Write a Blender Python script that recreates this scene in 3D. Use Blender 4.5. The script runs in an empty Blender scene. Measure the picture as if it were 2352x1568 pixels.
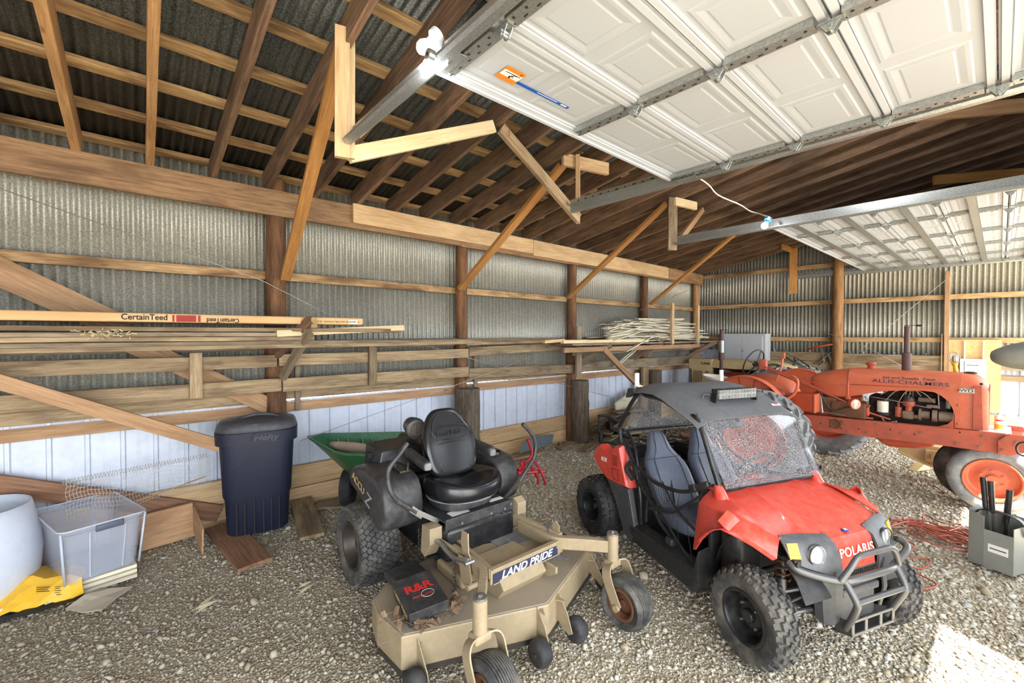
import bpy, math, random
import numpy as np
from mathutils import Vector, Matrix
random.seed(7); rng = np.random.default_rng(7)
PI = math.pi
SC = bpy.context.scene
COL = SC.collection
# ---------------------------------------------------------------- camera, sky, sun, exposure
CAM_H = 1.8; FPX = 995.0; YAW = math.radians(48.4); PITCH = math.radians(1.04)
cd = bpy.data.cameras.new('camera'); cam = bpy.data.objects.new('camera', cd); COL.objects.link(cam)
cd.sensor_width = 36.0; cd.lens = 36.0 * FPX / 2352.0; cd.clip_start = 0.05; cd.clip_end = 300
cam.location = (0, 0, CAM_H)
cam.rotation_euler = (PI / 2 - PITCH, 0, YAW - PI / 2)
SC.camera = cam
W = bpy.data.worlds.new('sky'); SC.world = W; W.use_nodes = True
_n = W.node_tree.nodes; _bg = _n['Background']
_bg.inputs[0].default_value = (0.86, 0.93, 1.0, 1); _bg.inputs[1].default_value = 3.3
sd = bpy.data.lights.new('sun', 'SUN'); sun = bpy.data.objects.new('sun', sd); COL.objects.link(sun)
sd.energy = 16.0; sd.angle = math.radians(0.6); sd.color = (1.0, 0.96, 0.88)
sun.rotation_euler = Vector((-.62, -1.78, 3.02)).to_track_quat('Z', 'Y').to_euler()
VS = SC.view_settings
VS.view_transform = 'Standard'; VS.look = 'None'; VS.gamma = 1; VS.use_curve_mapping = False
VS.exposure = 1.46
try:
    SC.cycles.use_denoising = True
    SC.cycles.max_bounces = 10; SC.cycles.diffuse_bounces = 6; SC.cycles.transparent_max_bounces = 12
    SC.cycles.sample_clamp_indirect = 8.0
    SC.cycles.caustics_reflective = False; SC.cycles.caustics_refractive = False
except Exception:
    pass
# ---------------------------------------------------------------- pixel -> world point (as a surveyor would)
_a = YAW; _R = np.array([math.sin(_a), -math.cos(_a), 0.0]); _F0 = np.array([math.cos(_a), math.sin(_a), 0.0])
_F = _F0 * math.cos(PITCH) + np.array([0, 0, -math.sin(PITCH)]); _U = np.cross(_R, _F)
def at(px, py, X=None, Y=None, Z=None):
    d = _F + _R * (px - 1176) / FPX - _U * (py - 784) / FPX
    t = X / d[0] if X is not None else Y / d[1] if Y is not None else (Z - CAM_H) / d[2]
    return Vector((t * d[0], t * d[1], CAM_H + t * d[2]))
# ---------------------------------------------------------------- materials
MATS = {}
def lin(c):
    return tuple(((x / 12.92) if x <= 0.04045 else ((x + 0.055) / 1.055) ** 2.4) for x in c)
def S(r, g, b): return lin((r / 255, g / 255, b / 255)) + (1.0,)
class NT:
    def __init__(s, name):
        s.m = bpy.data.materials.new(name); s.m.use_nodes = True; s.t = s.m.node_tree; s.n = s.t.nodes
        s.b = s.n['Principled BSDF']; MATS[name] = s.m
    def new(s, k, **kw):
        n = s.n.new(k)
        for a, v in kw.items(): setattr(n, a, v)
        return n
    def l(s, a, b): s.t.links.new(a, b)
    def coord(s, sc=(1, 1, 1), obj=True, rnd=True):
        tc = s.new('ShaderNodeTexCoord'); mp = s.new('ShaderNodeMapping'); mp.inputs['Scale'].default_value = sc
        if rnd:
            oi = s.new('ShaderNodeObjectInfo'); ad = s.new('ShaderNodeVectorMath', operation='ADD')
            mu = s.new('ShaderNodeMath', operation='MULTIPLY'); mu.inputs[1].default_value = 37.0
            s.l(oi.outputs['Random'], mu.inputs[0]); s.l(tc.outputs['Object'], ad.inputs[0]); s.l(mu.outputs[0], ad.inputs[1])
            s.l(ad.outputs[0], mp.inputs[0])
        else: s.l(tc.outputs['Object'], mp.inputs[0])
        return mp.outputs[0]
    def noise(s, v, scale, detail=4, rough=.6, dist=0):
        n = s.new('ShaderNodeTexNoise'); n.inputs['Scale'].default_value = scale; n.inputs['Detail'].default_value = detail
        n.inputs['Roughness'].default_value = rough; n.inputs['Distortion'].default_value = dist; s.l(v, n.inputs['Vector']); return n.outputs[0]
    def ramp(s, f, stops, interp='LINEAR'):
        r = s.new('ShaderNodeValToRGB'); e = r.color_ramp.elements; r.color_ramp.interpolation = interp
        while len(e) < len(stops): e.new(0.5)
        for k, (p, c) in enumerate(stops): e[k].position = p; e[k].color = c if len(c) == 4 else tuple(c) + (1,)
        s.l(f, r.inputs[0]); return r.outputs[0]
    def mix(s, f, a, b, bt='MIX'):
        m = s.new('ShaderNodeMix', data_type='RGBA', blend_type=bt)
        for sock, v in ((m.inputs[0], f), (m.inputs[6], a), (m.inputs[7], b)):
            if hasattr(v, 'links'): s.l(v, sock)
            else: sock.default_value = v
        return m.outputs[2]
    def bump(s, h, st=.3, dist=.01):
        b = s.new('ShaderNodeBump'); b.inputs['Strength'].default_value = st; b.inputs['Distance'].default_value = dist
        s.l(h, b.inputs['Height']); s.l(b.outputs[0], s.b.inputs['Normal'])
    def set(s, **kw):
        for k, v in kw.items():
            i = s.b.inputs[k.replace('_', ' ')]
            if hasattr(v, 'links'): s.l(v, i)
            else: i.default_value = v
        return s.m
G0 = (0, 0, 0, 1); G1 = (1, 1, 1, 1)
def plain(name, col, rough=.5, metal=0.0, var=.12, sc=6.0, bump=0.0, dust=None, dustamt=.5, coat=0.0):
    t = NT(name); v = t.coord()
    n = t.noise(v, sc, 5)
    dk = tuple(c * (1 - var) for c in col[:3]) + (1,); lt = tuple(min(1, c * (1 + var)) for c in col[:3]) + (1,)
    c = t.ramp(n, [(.3, dk), (.7, lt)])
    if dust:
        n2 = t.noise(v, sc * 2.7, 8, .75)
        f = t.ramp(n2, [(.5 - .25 * dustamt, G0), (.78, (dustamt,) * 3 + (1,))])
        c = t.mix(f, c, dust)
    if bump: t.bump(t.noise(v, 60, 4), bump, .004)
    t.set(Base_Color=c, Roughness=rough, Metallic=metal)
    if coat: t.b.inputs['Coat Weight'].default_value = coat
    return t.m
def wood(name, light, dark, stain=None, blot=.45, grain=1.0, rough=.8, knots=True):
    t = NT(name)
    v = t.coord((1.3, 22 * grain, 22 * grain)); n = t.noise(v, 2.2, 6, .65, .6)
    g = t.ramp(n, [(.28, dark), (.62, light)])
    v2 = t.coord((1.6, 6, 6)); n2 = t.noise(v2, 1.1, 3, .6, .3)
    f = t.ramp(n2, [(.48, G0), (.66, (blot,) * 3 + (1,))])
    st = stain or tuple(c * .45 for c in dark[:3]) + (1,)
    c = t.mix(f, g, st)
    v4 = t.coord((.9, 14, 14)); n4 = t.noise(v4, 3.1, 8, .75, 1.2)
    c = t.mix(t.ramp(n4, [(.56, G0), (.70, (min(1, blot * 1.25),) * 3 + (1,))]), c, st)
    v5 = t.coord((4, 60, 60)); c = t.mix(t.ramp(t.noise(v5, 4, 3, .7), [(.35, (.35,) * 3 + (1,)), (.55, G0)]), c, dark)
    if knots:
        v3 = t.coord((1.0, 3.2, 3.2)); vo = t.new('ShaderNodeTexVoronoi'); vo.inputs['Scale'].default_value = 1.9; t.l(v3, vo.inputs['Vector'])
        k = t.ramp(vo.outputs['Distance'], [(.03, (.75,) * 3 + (1,)), (.085, G0)])
        c = t.mix(k, c, tuple(x * .35 for x in dark[:3]) + (1,))
    oi = t.new('ShaderNodeObjectInfo'); hs = t.new('ShaderNodeHueSaturation')
    mr = t.new('ShaderNodeMapRange'); mr.inputs[3].default_value = .78; mr.inputs[4].default_value = 1.18
    t.l(oi.outputs['Random'], mr.inputs[0]); t.l(mr.outputs[0], hs.inputs['Value']); t.l(c, hs.inputs['Color'])
    t.bump(n, .25, .004)
    return t.set(Base_Color=hs.outputs[0], Roughness=rough)
# ---------------------------------------------------------------- mesh builder
def V3(p): return Vector((float(p[0]), float(p[1]), float(p[2])))
class MB:
    def __init__(s): s.v = []; s.f = []; s.mi = []; s.cur = 0
    def add(s, vs, fs):
        o = len(s.v); s.v += [tuple(map(float, p)) for p in vs]
        for f in fs: s.f.append(tuple(i + o for i in f)); s.mi.append(s.cur)
        return s
    def box(s, c, d, R=None):
        c = V3(c); hx, hy, hz = d[0] / 2, d[1] / 2, d[2] / 2
        vs = [Vector((x, y, z)) for x in (-hx, hx) for y in (-hy, hy) for z in (-hz, hz)]
        if R is not None: vs = [R @ p for p in vs]
        return s.add([p + c for p in vs], [(0, 1, 3, 2), (4, 6, 7, 5), (0, 4, 5, 1), (2, 3, 7, 6), (0, 2, 6, 4), (1, 5, 7, 3)])
    def bar(s, p0, p1, w, h, up=(0, 0, 1)):
        p0 = V3(p0); p1 = V3(p1); d = (p1 - p0).normalized(); u = V3(up)
        sd_ = d.cross(u)
        if sd_.length < 1e-4: sd_ = d.cross(Vector((0, 1, 0)))
        sd_.normalize(); u = sd_.cross(d); a = sd_ * w / 2; b = u * h / 2
        vs = [p + q for p in (p0, p1) for q in (-a - b, a - b, a + b, -a + b)]
        return s.add(vs, [(3, 2, 1, 0), (4, 5, 6, 7), (0, 1, 5, 4), (1, 2, 6, 5), (2, 3, 7, 6), (3, 0, 4, 7)])
    def tube(s, pts, r, n=8, closed=False, caps=True):
        P = [V3(p) for p in pts]; m = len(P); rr = r if isinstance(r, (list, tuple)) else [r] * m
        T = []
        for i in range(m):
            a = P[(i - 1) % m] if (closed or i > 0) else P[i]; b = P[(i + 1) % m] if (closed or i < m - 1) else P[i]
            t = (b - a); T.append(t.normalized() if t.length > 1e-9 else Vector((0, 0, 1)))
        u = T[0].orthogonal().normalized(); rings = []
        for i in range(m):
            if i:
                q = T[i - 1].rotation_difference(T[i]); u = q @ u
            u = (u - T[i] * u.dot(T[i])).normalized(); w = T[i].cross(u)
            rings.append([P[i] + (u * math.cos(2 * PI * k / n) + w * math.sin(2 * PI * k / n)) * rr[i] for k in range(n)])
        vs = [p for g in rings for p in g]; fs = []
        for i in range(m if closed else m - 1):
            j = (i + 1) % m
            for k in range(n): fs.append((i * n + k, i * n + (k + 1) % n, j * n + (k + 1) % n, j * n + k))
        if caps and not closed: fs.append(tuple(range(n))[::-1]); fs.append(tuple((m - 1) * n + k for k in range(n)))
        return s.add(vs, fs)
    def cyl(s, p0, p1, r0, r1=None, n=16): return s.tube([p0, p1], [r0, r0 if r1 is None else r1], n)
    def lathe(s, prof, org=(0, 0, 0), axis=(0, 0, 1), n=24, closed=False, a0=0, a1=2 * PI, squash=1.0, cap=True):
        ax = V3(axis).normalized(); u = ax.orthogonal().normalized()
        if abs(ax.z) > .9: u = Vector((1, 0, 0))
        w = ax.cross(u); o = V3(org); full = abs(a1 - a0 - 2 * PI) < 1e-6; m = n if full else n + 1; vs = []
        for r, t in prof:
            for k in range(m):
                a = a0 + (a1 - a0) * k / n
                vs.append(o + ax * t + (u * math.cos(a) + w * math.sin(a) * squash) * r)
        fs = []; L = len(prof)
        for i in range(L if closed else L - 1):
            j = (i + 1) % L
            for k in range(n): k2 = (k + 1) % m; fs.append((i * m + k, i * m + k2, j * m + k2, j * m + k))
        if not closed and full and cap:
            if prof[0][0] > 1e-6: fs.append(tuple(range(m))[::-1])
            if prof[-1][0] > 1e-6: fs.append(tuple((L - 1) * m + k for k in range(m)))
        return s.add(vs, fs)
    def prism(s, poly, org, ex, ey, th):
        """polygon in plane (org,ex,ey) thickened along ex x ey by th (centred)"""
        o = V3(org); ex = V3(ex).normalized(); ey = V3(ey).normalized(); ez = ex.cross(ey); n = len(poly)
        vs = [o + ex * a + ey * b - ez * th / 2 for a, b in poly] + [o + ex * a + ey * b + ez * th / 2 for a, b in poly]
        fs = [tuple(range(n))[::-1], tuple(range(n, 2 * n))] + [(k, (k + 1) % n, (k + 1) % n + n, k + n) for k in range(n)]
        return s.add(vs, fs)
    def loft(s, rings, cap=True, closed=True):
        n = len(rings[0]); vs = [p for g in rings for p in g]; fs = []
        for i in range(len(rings) - 1):
            for k in range(n if closed else n - 1): fs.append((i * n + k, i * n + (k + 1) % n, (i + 1) * n + (k + 1) % n, (i + 1) * n + k))
        if cap and closed: fs.append(tuple(range(n))[::-1]); fs.append(tuple((len(rings) - 1) * n + k for k in range(n)))
        return s.add(vs, fs)
    def sheet(s, rows, th=0.004):
        """open surface from rows of points, given real thickness"""
        m = len(rows); n = len(rows[0]); P = [[V3(p) for p in r] for r in rows]; top = []; bot = []
        for i in range(m):
            for j in range(n):
                a = P[min(i + 1, m - 1)][j] - P[max(i - 1, 0)][j]; b = P[i][min(j + 1, n - 1)] - P[i][max(j - 1, 0)]
                nn = a.cross(b); nn = nn.normalized() if nn.length > 1e-9 else Vector((0, 0, 1))
                top.append(P[i][j] + nn * th / 2); bot.append(P[i][j] - nn * th / 2)
        N = m * n; fs = []
        for i in range(m - 1):
            for j in range(n - 1):
                a, b, c, d = i * n + j, i * n + j + 1, (i + 1) * n + j + 1, (i + 1) * n + j
                fs.append((d, c, b, a)); fs.append((a + N, b + N, c + N, d + N))
        for j in range(n - 1):
            fs.append((j, j + 1, j + 1 + N, j + N)); q = (m - 1) * n; fs.append((q + j + 1, q + j, q + j + N, q + j + 1 + N))
        for i in range(m - 1):
            fs.append(((i + 1) * n, i * n, i * n + N, (i + 1) * n + N)); q = n - 1; fs.append((i * n + q, (i + 1) * n + q, (i + 1) * n + q + N, i * n + q + N))
        return s.add(top + bot, fs)
    def rbox(s, c, d, r=.02, R=None, seg=3):
        """box with rounded vertical-profile edges (superellipse cross rings)"""
        hx, hy, hz = d[0] / 2, d[1] / 2, d[2] / 2; r = min(r, hx, hy, hz); rings = []
        def ring(ix, iy, z):
            g = []
            for cx_, cy_, a0 in ((1, 1, 0), (-1, 1, 90), (-1, -1, 180), (1, -1, 270)):
                for k in range(seg + 1):
                    a = math.radians(a0 + 90 * k / seg)
                    g.append(Vector((cx_ * (hx - r) + math.cos(a) * ix, cy_ * (hy - r) + math.sin(a) * iy, z)))
            return g
        for k in range(seg + 1):
            a = PI / 2 * (1 - k / seg); rings.append(ring(r * math.cos(a), r * math.cos(a), -hz + r - r * math.sin(a)))
        for k in range(seg + 1):
            a = PI / 2 * k / seg; rings.append(ring(r * math.cos(a), r * math.cos(a), hz - r + r * math.sin(a)))
        c = V3(c); rings = [[(R @ p if R is not None else p) + c for p in g] for g in rings]
        return s.loft(rings)
    def text(s, body, size, org, ex, ey, depth=.002, bold=0.0, align='CENTER', sx=1.0, shear=0.0, space=1.0):
        cu = bpy.data.curves.new('lettering', 'FONT'); cu.body = body; cu.size = size; cu.extrude = depth / 2; cu.offset = bold * size
        cu.align_x = align; cu.align_y = 'CENTER'; cu.shear = shear; cu.space_character = space
        ob = bpy.data.objects.new('lettering', cu); COL.objects.link(ob)
        dg = bpy.context.evaluated_depsgraph_get(); me = bpy.data.meshes.new_from_object(ob.evaluated_get(dg))
        ex = V3(ex).normalized(); ey = V3(ey).normalized(); ez = ex.cross(ey); o = V3(org)
        s.add([o + ex * v.co.x * sx + ey * v.co.y + ez * v.co.z for v in me.vertices], [tuple(p.vertices) for p in me.polygons])
        bpy.data.objects.remove(ob); bpy.data.curves.remove(cu); bpy.data.meshes.remove(me)
        return s
    def xf(s, M, i0=0):
        s.v[i0:] = [tuple(M @ Vector(p)) for p in s.v[i0:]]; return s
    def mirror_y(s):
        """add a copy reflected in y"""
        n = len(s.v); s.v += [(x, -y, z) for x, y, z in s.v[:n]]
        f0 = list(s.f); s.f += [tuple(i + n for i in f[::-1]) for f in f0]; s.mi += list(s.mi); return s
    def build(s, name, mat, parent=None, smooth=0, bevel=0.0, loc=None, M=None, subsurf=0):
        me = bpy.data.meshes.new(name); me.from_pydata(s.v, [], s.f)
        for m in (mat if isinstance(mat, (list, tuple)) else [mat]): me.materials.append(MATS[m] if isinstance(m, str) else m)
        if any(s.mi): me.polygons.foreach_set('material_index', s.mi)
        me.validate(); me.update()
        if smooth:
            me.polygons.foreach_set('use_smooth', [True] * len(me.polygons))
            if smooth is not True and smooth > 1: me.set_sharp_from_angle(angle=math.radians(smooth))
        o = bpy.data.objects.new(name, me); COL.objects.link(o)
        if parent: o.parent = parent
        if loc is not None: o.location = loc
        if M is not None: o.matrix_local = M
        if bevel:
            b = o.modifiers.new('edge', 'BEVEL'); b.width = bevel; b.segments = 2; b.limit_method = 'ANGLE'; b.angle_limit = math.radians(35)
        if subsurf:
            b = o.modifiers.new('smooth', 'SUBSURF'); b.levels = subsurf; b.render_levels = subsurf
        return o
def tag(o, label=None, cat=None, group=None, kind=None):
    if label: o['label'] = label
    if cat: o['category'] = cat
    if group: o['group'] = group
    if kind: o['kind'] = kind
    return o
def empty(name, loc=(0, 0, 0), rz=0.0, label=None, cat=None, group=None):
    o = bpy.data.objects.new(name, None); COL.objects.link(o); o.location = loc; o.rotation_euler = (0, 0, rz); o.empty_display_size = .1
    return tag(o, label, cat, group)
def rmat(rx=0, ry=0, rz=0):
    return (Matrix.Rotation(math.radians(rz), 3, 'Z') @ Matrix.Rotation(math.radians(ry), 3, 'Y') @ Matrix.Rotation(math.radians(rx), 3, 'X'))
def copy_tree(o, parent=None):
    c = o.copy(); COL.objects.link(c); c.parent = parent
    for ch in list(o.children): copy_tree(ch, c)
    return c
def plank(name, p0, p1, w, h, mat, up=(0, 0, 1), parent=None, label=None, cat=None, group=None, kind=None, bow=0.0, rough=True, twist=0.0):
    """a board with its own local x along the grain; w = thickness sideways, h = height along up"""
    p0 = V3(p0); p1 = V3(p1); L = (p1 - p0).length; d = (p1 - p0).normalized(); u = V3(up); sd_ = u.cross(d)
    if sd_.length < 1e-4: sd_ = Vector((0, 1, 0)).cross(d)
    sd_.normalize(); u = d.cross(sd_)
    m = MB(); n = max(2, min(10, int(L / .6))) if (rough or bow) else 2; rings = []
    for i in range(n):
        t = i / (n - 1); x = (t - .5) * L; e = (random.uniform(-1, 1) * .004 if rough else 0); z = bow * (4 * t * (1 - t)); tw = twist * (t - .5)
        c_, s_ = math.cos(tw), math.sin(tw)
        rings.append([Vector((x, (a * c_ - b * s_) + e, (a * s_ + b * c_) + z + e)) for a, b in ((-w / 2, -h / 2), (w / 2, -h / 2), (w / 2, h / 2), (-w / 2, h / 2))])
    m.loft(rings)
    M = Matrix((( d.x, sd_.x, u.x, 0), (d.y, sd_.y, u.y, 0), (d.z, sd_.z, u.z, 0), (0, 0, 0, 1)))
    M.translation = (p0 + p1) / 2
    o = m.build(name, mat, parent, M=M, bevel=min(.004, w * .12) if rough else 0)
    return tag(o, label, cat, group, kind)
def arcpts(c, r, a0, a1, n, ex=(1, 0, 0), ey=(0, 0, 1)):
    c = V3(c); ex = V3(ex); ey = V3(ey)
    return [c + ex * r * math.cos(math.radians(a0 + (a1 - a0) * k / n)) + ey * r * math.sin(math.radians(a0 + (a1 - a0) * k / n)) for k in range(n + 1)]
def smoothpath(pts, k=4):
    """Catmull-Rom through points"""
    P = [V3(p) for p in pts]; out = []
    for i in range(len(P) - 1):
        a = P[max(i - 1, 0)]; b = P[i]; c = P[i + 1]; d = P[min(i + 2, len(P) - 1)]
        for j in range(k):
            t = j / k
            out.append(0.5 * ((2 * b) + (c - a) * t + (2 * a - 5 * b + 4 * c - d) * t * t + (3 * b - a - 3 * c + d) * t ** 3))
    out.append(P[-1]); return out
# ---------------------------------------------------------------- materials used by the building
def galv(name, lo, hi, metal=.35, rough=.5, speck=1.0, brown=None):
    t = NT(name); v = t.coord(rnd=False)
    n = t.noise(v, 95, 3, .7); n2 = t.noise(v, 1.6, 4, .6); n3 = t.noise(v, 22, 6, .7)
    c = t.ramp(n, [(.5 - .16 * speck, lo), (.5 + .14 * speck, hi)])
    c = t.mix(t.ramp(n2, [(.35, G0), (.75, (.35,) * 3 + (1,))]), c, tuple(x * .8 for x in lo[:3]) + (1,))
    if brown: c = t.mix(t.ramp(n3, [(.5, G0), (.8, (.5,) * 3 + (1,))]), c, brown)
    t.bump(n, .12, .002)
    return t.set(Base_Color=c, Metallic=metal, Roughness=rough)
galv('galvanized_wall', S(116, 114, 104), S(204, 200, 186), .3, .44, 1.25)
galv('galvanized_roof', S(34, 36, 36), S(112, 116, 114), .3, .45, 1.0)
galv('track_steel', S(142, 146, 144), S(196, 198, 194), .75, .36, 1.6)
plain('white_steel_panel', S(206, 214, 230), .45, 0, .05, 3, dust=S(150, 150, 150), dustamt=.35)
wood('wood_rafter', S(140, 110, 84), S(86, 62, 46), stain=S(50, 34, 26), blot=.6)
wood('wood_rafter_new', S(190, 148, 100), S(140, 98, 58), blot=.25)
wood('wood_purlin', S(196, 166, 122), S(128, 92, 54), stain=S(80, 52, 32), blot=.75)
wood('wood_girt', S(200, 168, 122), S(138, 98, 56), stain=S(84, 54, 32), blot=.8)
wood('wood_beam', S(176, 140, 102), S(120, 86, 56), stain=S(84, 56, 36), blot=.6)
wood('wood_fresh', S(212, 182, 140), S(176, 142, 100), stain=S(150, 108, 62), blot=.3)
wood('wood_pale', S(232, 212, 174), S(204, 176, 128), stain=S(180, 150, 108), blot=.2)
wood('wood_amber', S(188, 136, 76), S(144, 96, 46), stain=S(120, 70, 26), blot=.3)
wood('wood_brace', S(186, 150, 114), S(148, 110, 76), stain=S(104, 66, 40), blot=.35)
wood('wood_weathered', S(172, 150, 118), S(118, 94, 66), stain=S(78, 58, 40), blot=.65)
wood('wood_grey', S(158, 142, 118), S(104, 86, 64), stain=S(74, 58, 44), blot=.5)
wood('wood_red', S(158, 118, 90), S(104, 72, 52), stain=S(84, 44, 26), blot=.4)
wood('wood_pole', S(142, 100, 64), S(84, 54, 32), stain=S(50, 30, 18), blot=.6, grain=.6)
wood('wood_pole_light', S(186, 142, 94), S(136, 94, 54), stain=S(96, 62, 34), blot=.5, grain=.6)
wood('wood_bark', S(118, 104, 88), S(52, 42, 34), stain=S(36, 28, 22), blot=.6, grain=.8)
wood('wood_white_trim', S(232, 226, 206), S(196, 184, 156), stain=S(150, 130, 98), blot=.3, knots=False)
wood('plywood', S(222, 184, 134), S(196, 154, 102), stain=S(170, 124, 76), blot=.3, grain=.35)
plain('door_white', S(176, 181, 188), .42, 0, .02, 2)
plain('door_rail_white', S(188, 193, 200), .4, 0, .02, 2)
plain('dark_gap', (.012, .012, .012, 1), .9)
plain('bolt_metal', S(190, 188, 182), .35, .8)
plain('orange_label', S(226, 130, 38), .5, 0, .02); plain('white_label', S(240, 238, 232), .5, 0, .02)
plain('blue_label', S(22, 84, 178), .5, 0, .02); plain('black_ink', S(22, 22, 24), .6, 0, .02)
# ---------------------------------------------------------------- walls, roof, floor
EAVE = 3.21; SL = .175; YW = 4.95; XF = 10.46; YD = -1.45; XL = -6.0
def rz_(y): return EAVE + SL * (4.72 - y)           # underside of rafters
def corrug_rows(x0, x1, pitch, amp):
    n = int((x1 - x0) / pitch * 8); return [(x0 + (x1 - x0) * k / n, amp * math.sin(2 * PI * ((x0 + (x1 - x0) * k / n) / pitch))) for k in range(n + 1)]
def rib_rows(x0, x1, pitch):
    out = []; x = x0
    while x < x1:
        out += [(x, 0), (x + .008, .020), (x + .030, .020), (x + .038, 0), (x + pitch * .42, 0), (x + pitch * .42 + .008, .0025), (x + pitch * .42 + .022, .0025), (x + pitch * .42 + .03, 0),
                (x + pitch * .7, 0), (x + pitch * .7 + .008, .0025), (x + pitch * .7 + .022, .0025), (x + pitch * .7 + .03, 0)]
        x += pitch
    return out
def struct(o): o['kind'] = 'structure'; return o
m = MB(); cr = corrug_rows(XL, XF + .05, .0655, .0155)
for z0, z1, dy in ((1.13, 2.38, 0.0), (2.3, 3.52, .006)):
    r = [[(x, YW + .014 + a + dy, z) for x, a in cr] for z in (z0, z1)]
    m.sheet(r, .0015)
wall_back = struct(m.build('wall_back', 'galvanized_wall', smooth=1))
m = MB(); m.sheet([[(x, YW + .012 - a, z) for x, a in rib_rows(XL - .12, XF + .1, .2165)] for z in (-0.12, 1.10)], .0015)
m.build('lower_panel', 'white_steel_panel', wall_back, smooth=30)['label'] = 'white ribbed steel lower sheeting'
m = MB(); cy_ = corrug_rows(YD - .1, YW + .05, .0655, .0155)
m.sheet([[(XF + .01 + a, y, 1.42) for y, a in cy_], [(XF + .01 + a, y, 2.42) for y, a in cy_]], .0015)
m.sheet([[(XF + .016 + a, y, 2.36) for y, a in cy_], [(XF + .016 + a, y, rz_(y) + .24) for y, a in cy_]], .0015)
wall_right = struct(m.build('wall_right', 'galvanized_wall', smooth=1))
m = MB(); m.sheet([[(XF + .03 - a, y, z) for y, a in rib_rows(YD - .1, YW + .05, .2165)] for z in (0.0, 1.46)], .0015)
m.build('lower_panel', 'white_steel_panel', wall_right, smooth=30)['label'] = 'white ribbed steel lower sheeting'
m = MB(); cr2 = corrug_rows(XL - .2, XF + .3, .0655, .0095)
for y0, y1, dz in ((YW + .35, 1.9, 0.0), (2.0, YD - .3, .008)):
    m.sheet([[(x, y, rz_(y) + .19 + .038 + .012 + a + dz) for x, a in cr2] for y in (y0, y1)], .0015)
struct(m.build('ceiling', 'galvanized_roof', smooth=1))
m = MB(); m.sheet([[(XL, y, -.1) for y, a in cy_], [(XL, y, rz_(y) + .24) for y, a in cy_]], .02); struct(m.build('wall_left', 'galvanized_wall'))
# front wall with the two tall door openings (behind and right of the photographer), plus an unseen left opening added to brighten the back wall
OPEN = [(-5.7, .8), (1.05, 3.18), (5.3, 10.36)]; ZO = 3.02
m = MB(); xs = [XL] + [v for o in OPEN for v in o] + [XF]
for k in range(0, len(xs), 2): m.box(((xs[k] + xs[k + 1]) / 2, YD - .06, ZO / 2), (xs[k + 1] - xs[k], .12, ZO))
m.box(((XL + XF) / 2, YD - .06, (ZO + rz_(YD) + .2) / 2), (XF - XL, .12, rz_(YD) + .2 - ZO))
struct(m.build('wall_front', 'white_steel_panel'))
# floor
t = NT('gravel_dirt'); v = t.coord(rnd=False)
n1 = t.noise(v, .55, 5, .6); n2 = t.noise(v, 9, 8, .75); n3 = t.noise(v, 70, 3, .7)
c = t.ramp(n2, [(.3, S(158, 144, 122)), (.52, S(190, 180, 158)), (.72, S(212, 204, 188))])
tc = t.new('ShaderNodeTexCoord'); sx = t.new('ShaderNodeSeparateXYZ'); t.l(tc.outputs['Object'], sx.inputs[0])
ad = t.new('ShaderNodeMath', operation='MULTIPLY_ADD'); ad.inputs[1].default_value = .22; t.l(sx.outputs[0], ad.inputs[0]); t.l(n1, ad.inputs[2])
zone = t.ramp(ad.outputs[0], [(.45, G1), (1.25, G0)])
c = t.mix(zone, c, t.mix(.35, c, S(104, 92, 78)))
c = t.mix(t.ramp(n3, [(.35, (.6,) * 3 + (1,)), (.6, G0)]), c, S(128, 114, 94))
vo = t.new('ShaderNodeTexVoronoi'); vo.inputs['Scale'].default_value = 60; t.l(v, vo.inputs['Vector'])
t.bump(vo.outputs['Distance'], .9, .012)
t.set(Base_Color=c, Roughness=.95)
def fz(x, y): return .012 * math.sin(x * 1.7 + 1) * math.sin(y * 1.3) + .006 * math.sin(x * 5.1) * math.cos(y * 4.3) - .018
m = MB(); gx = np.linspace(-6.2, 10.5, 140); gy = np.linspace(-14, 4.98, 150)
vs = [(x, y, fz(x, y)) for y in gy for x in gx]; nx = len(gx)
m.add(vs, [(j * nx + i, j * nx + i + 1, (j + 1) * nx + i + 1, (j + 1) * nx + i) for j in range(len(gy) - 1) for i in range(nx - 1)])
struct(m.build('floor', 'gravel_dirt', smooth=1))
# loose stones: nobody could count them
t = NT('stone'); g = t.new('ShaderNodeNewGeometry')
c = t.ramp(g.outputs['Random Per Island'], [(0, S(160, 144, 118)), (.25, S(184, 170, 146)), (.5, S(198, 187, 166)), (.78, S(210, 202, 186)), (.92, S(182, 180, 174)), (1, S(222, 217, 206))])
tc = t.new('ShaderNodeTexCoord'); sx = t.new('ShaderNodeSeparateXYZ'); t.l(tc.outputs['Object'], sx.inputs[0])
n1 = t.noise(tc.outputs['Object'], .55, 5, .6)
ad = t.new('ShaderNodeMath', operation='MULTIPLY_ADD'); ad.inputs[1].default_value = .22; t.l(sx.outputs[0], ad.inputs[0]); t.l(n1, ad.inputs[2])
zone = t.ramp(ad.outputs[0], [(.45, (.62,) * 3 + (1,)), (1.3, G0)])
c = t.mix(zone, c, S(124, 110, 90)); t.set(Base_Color=c, Roughness=.9)
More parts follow.
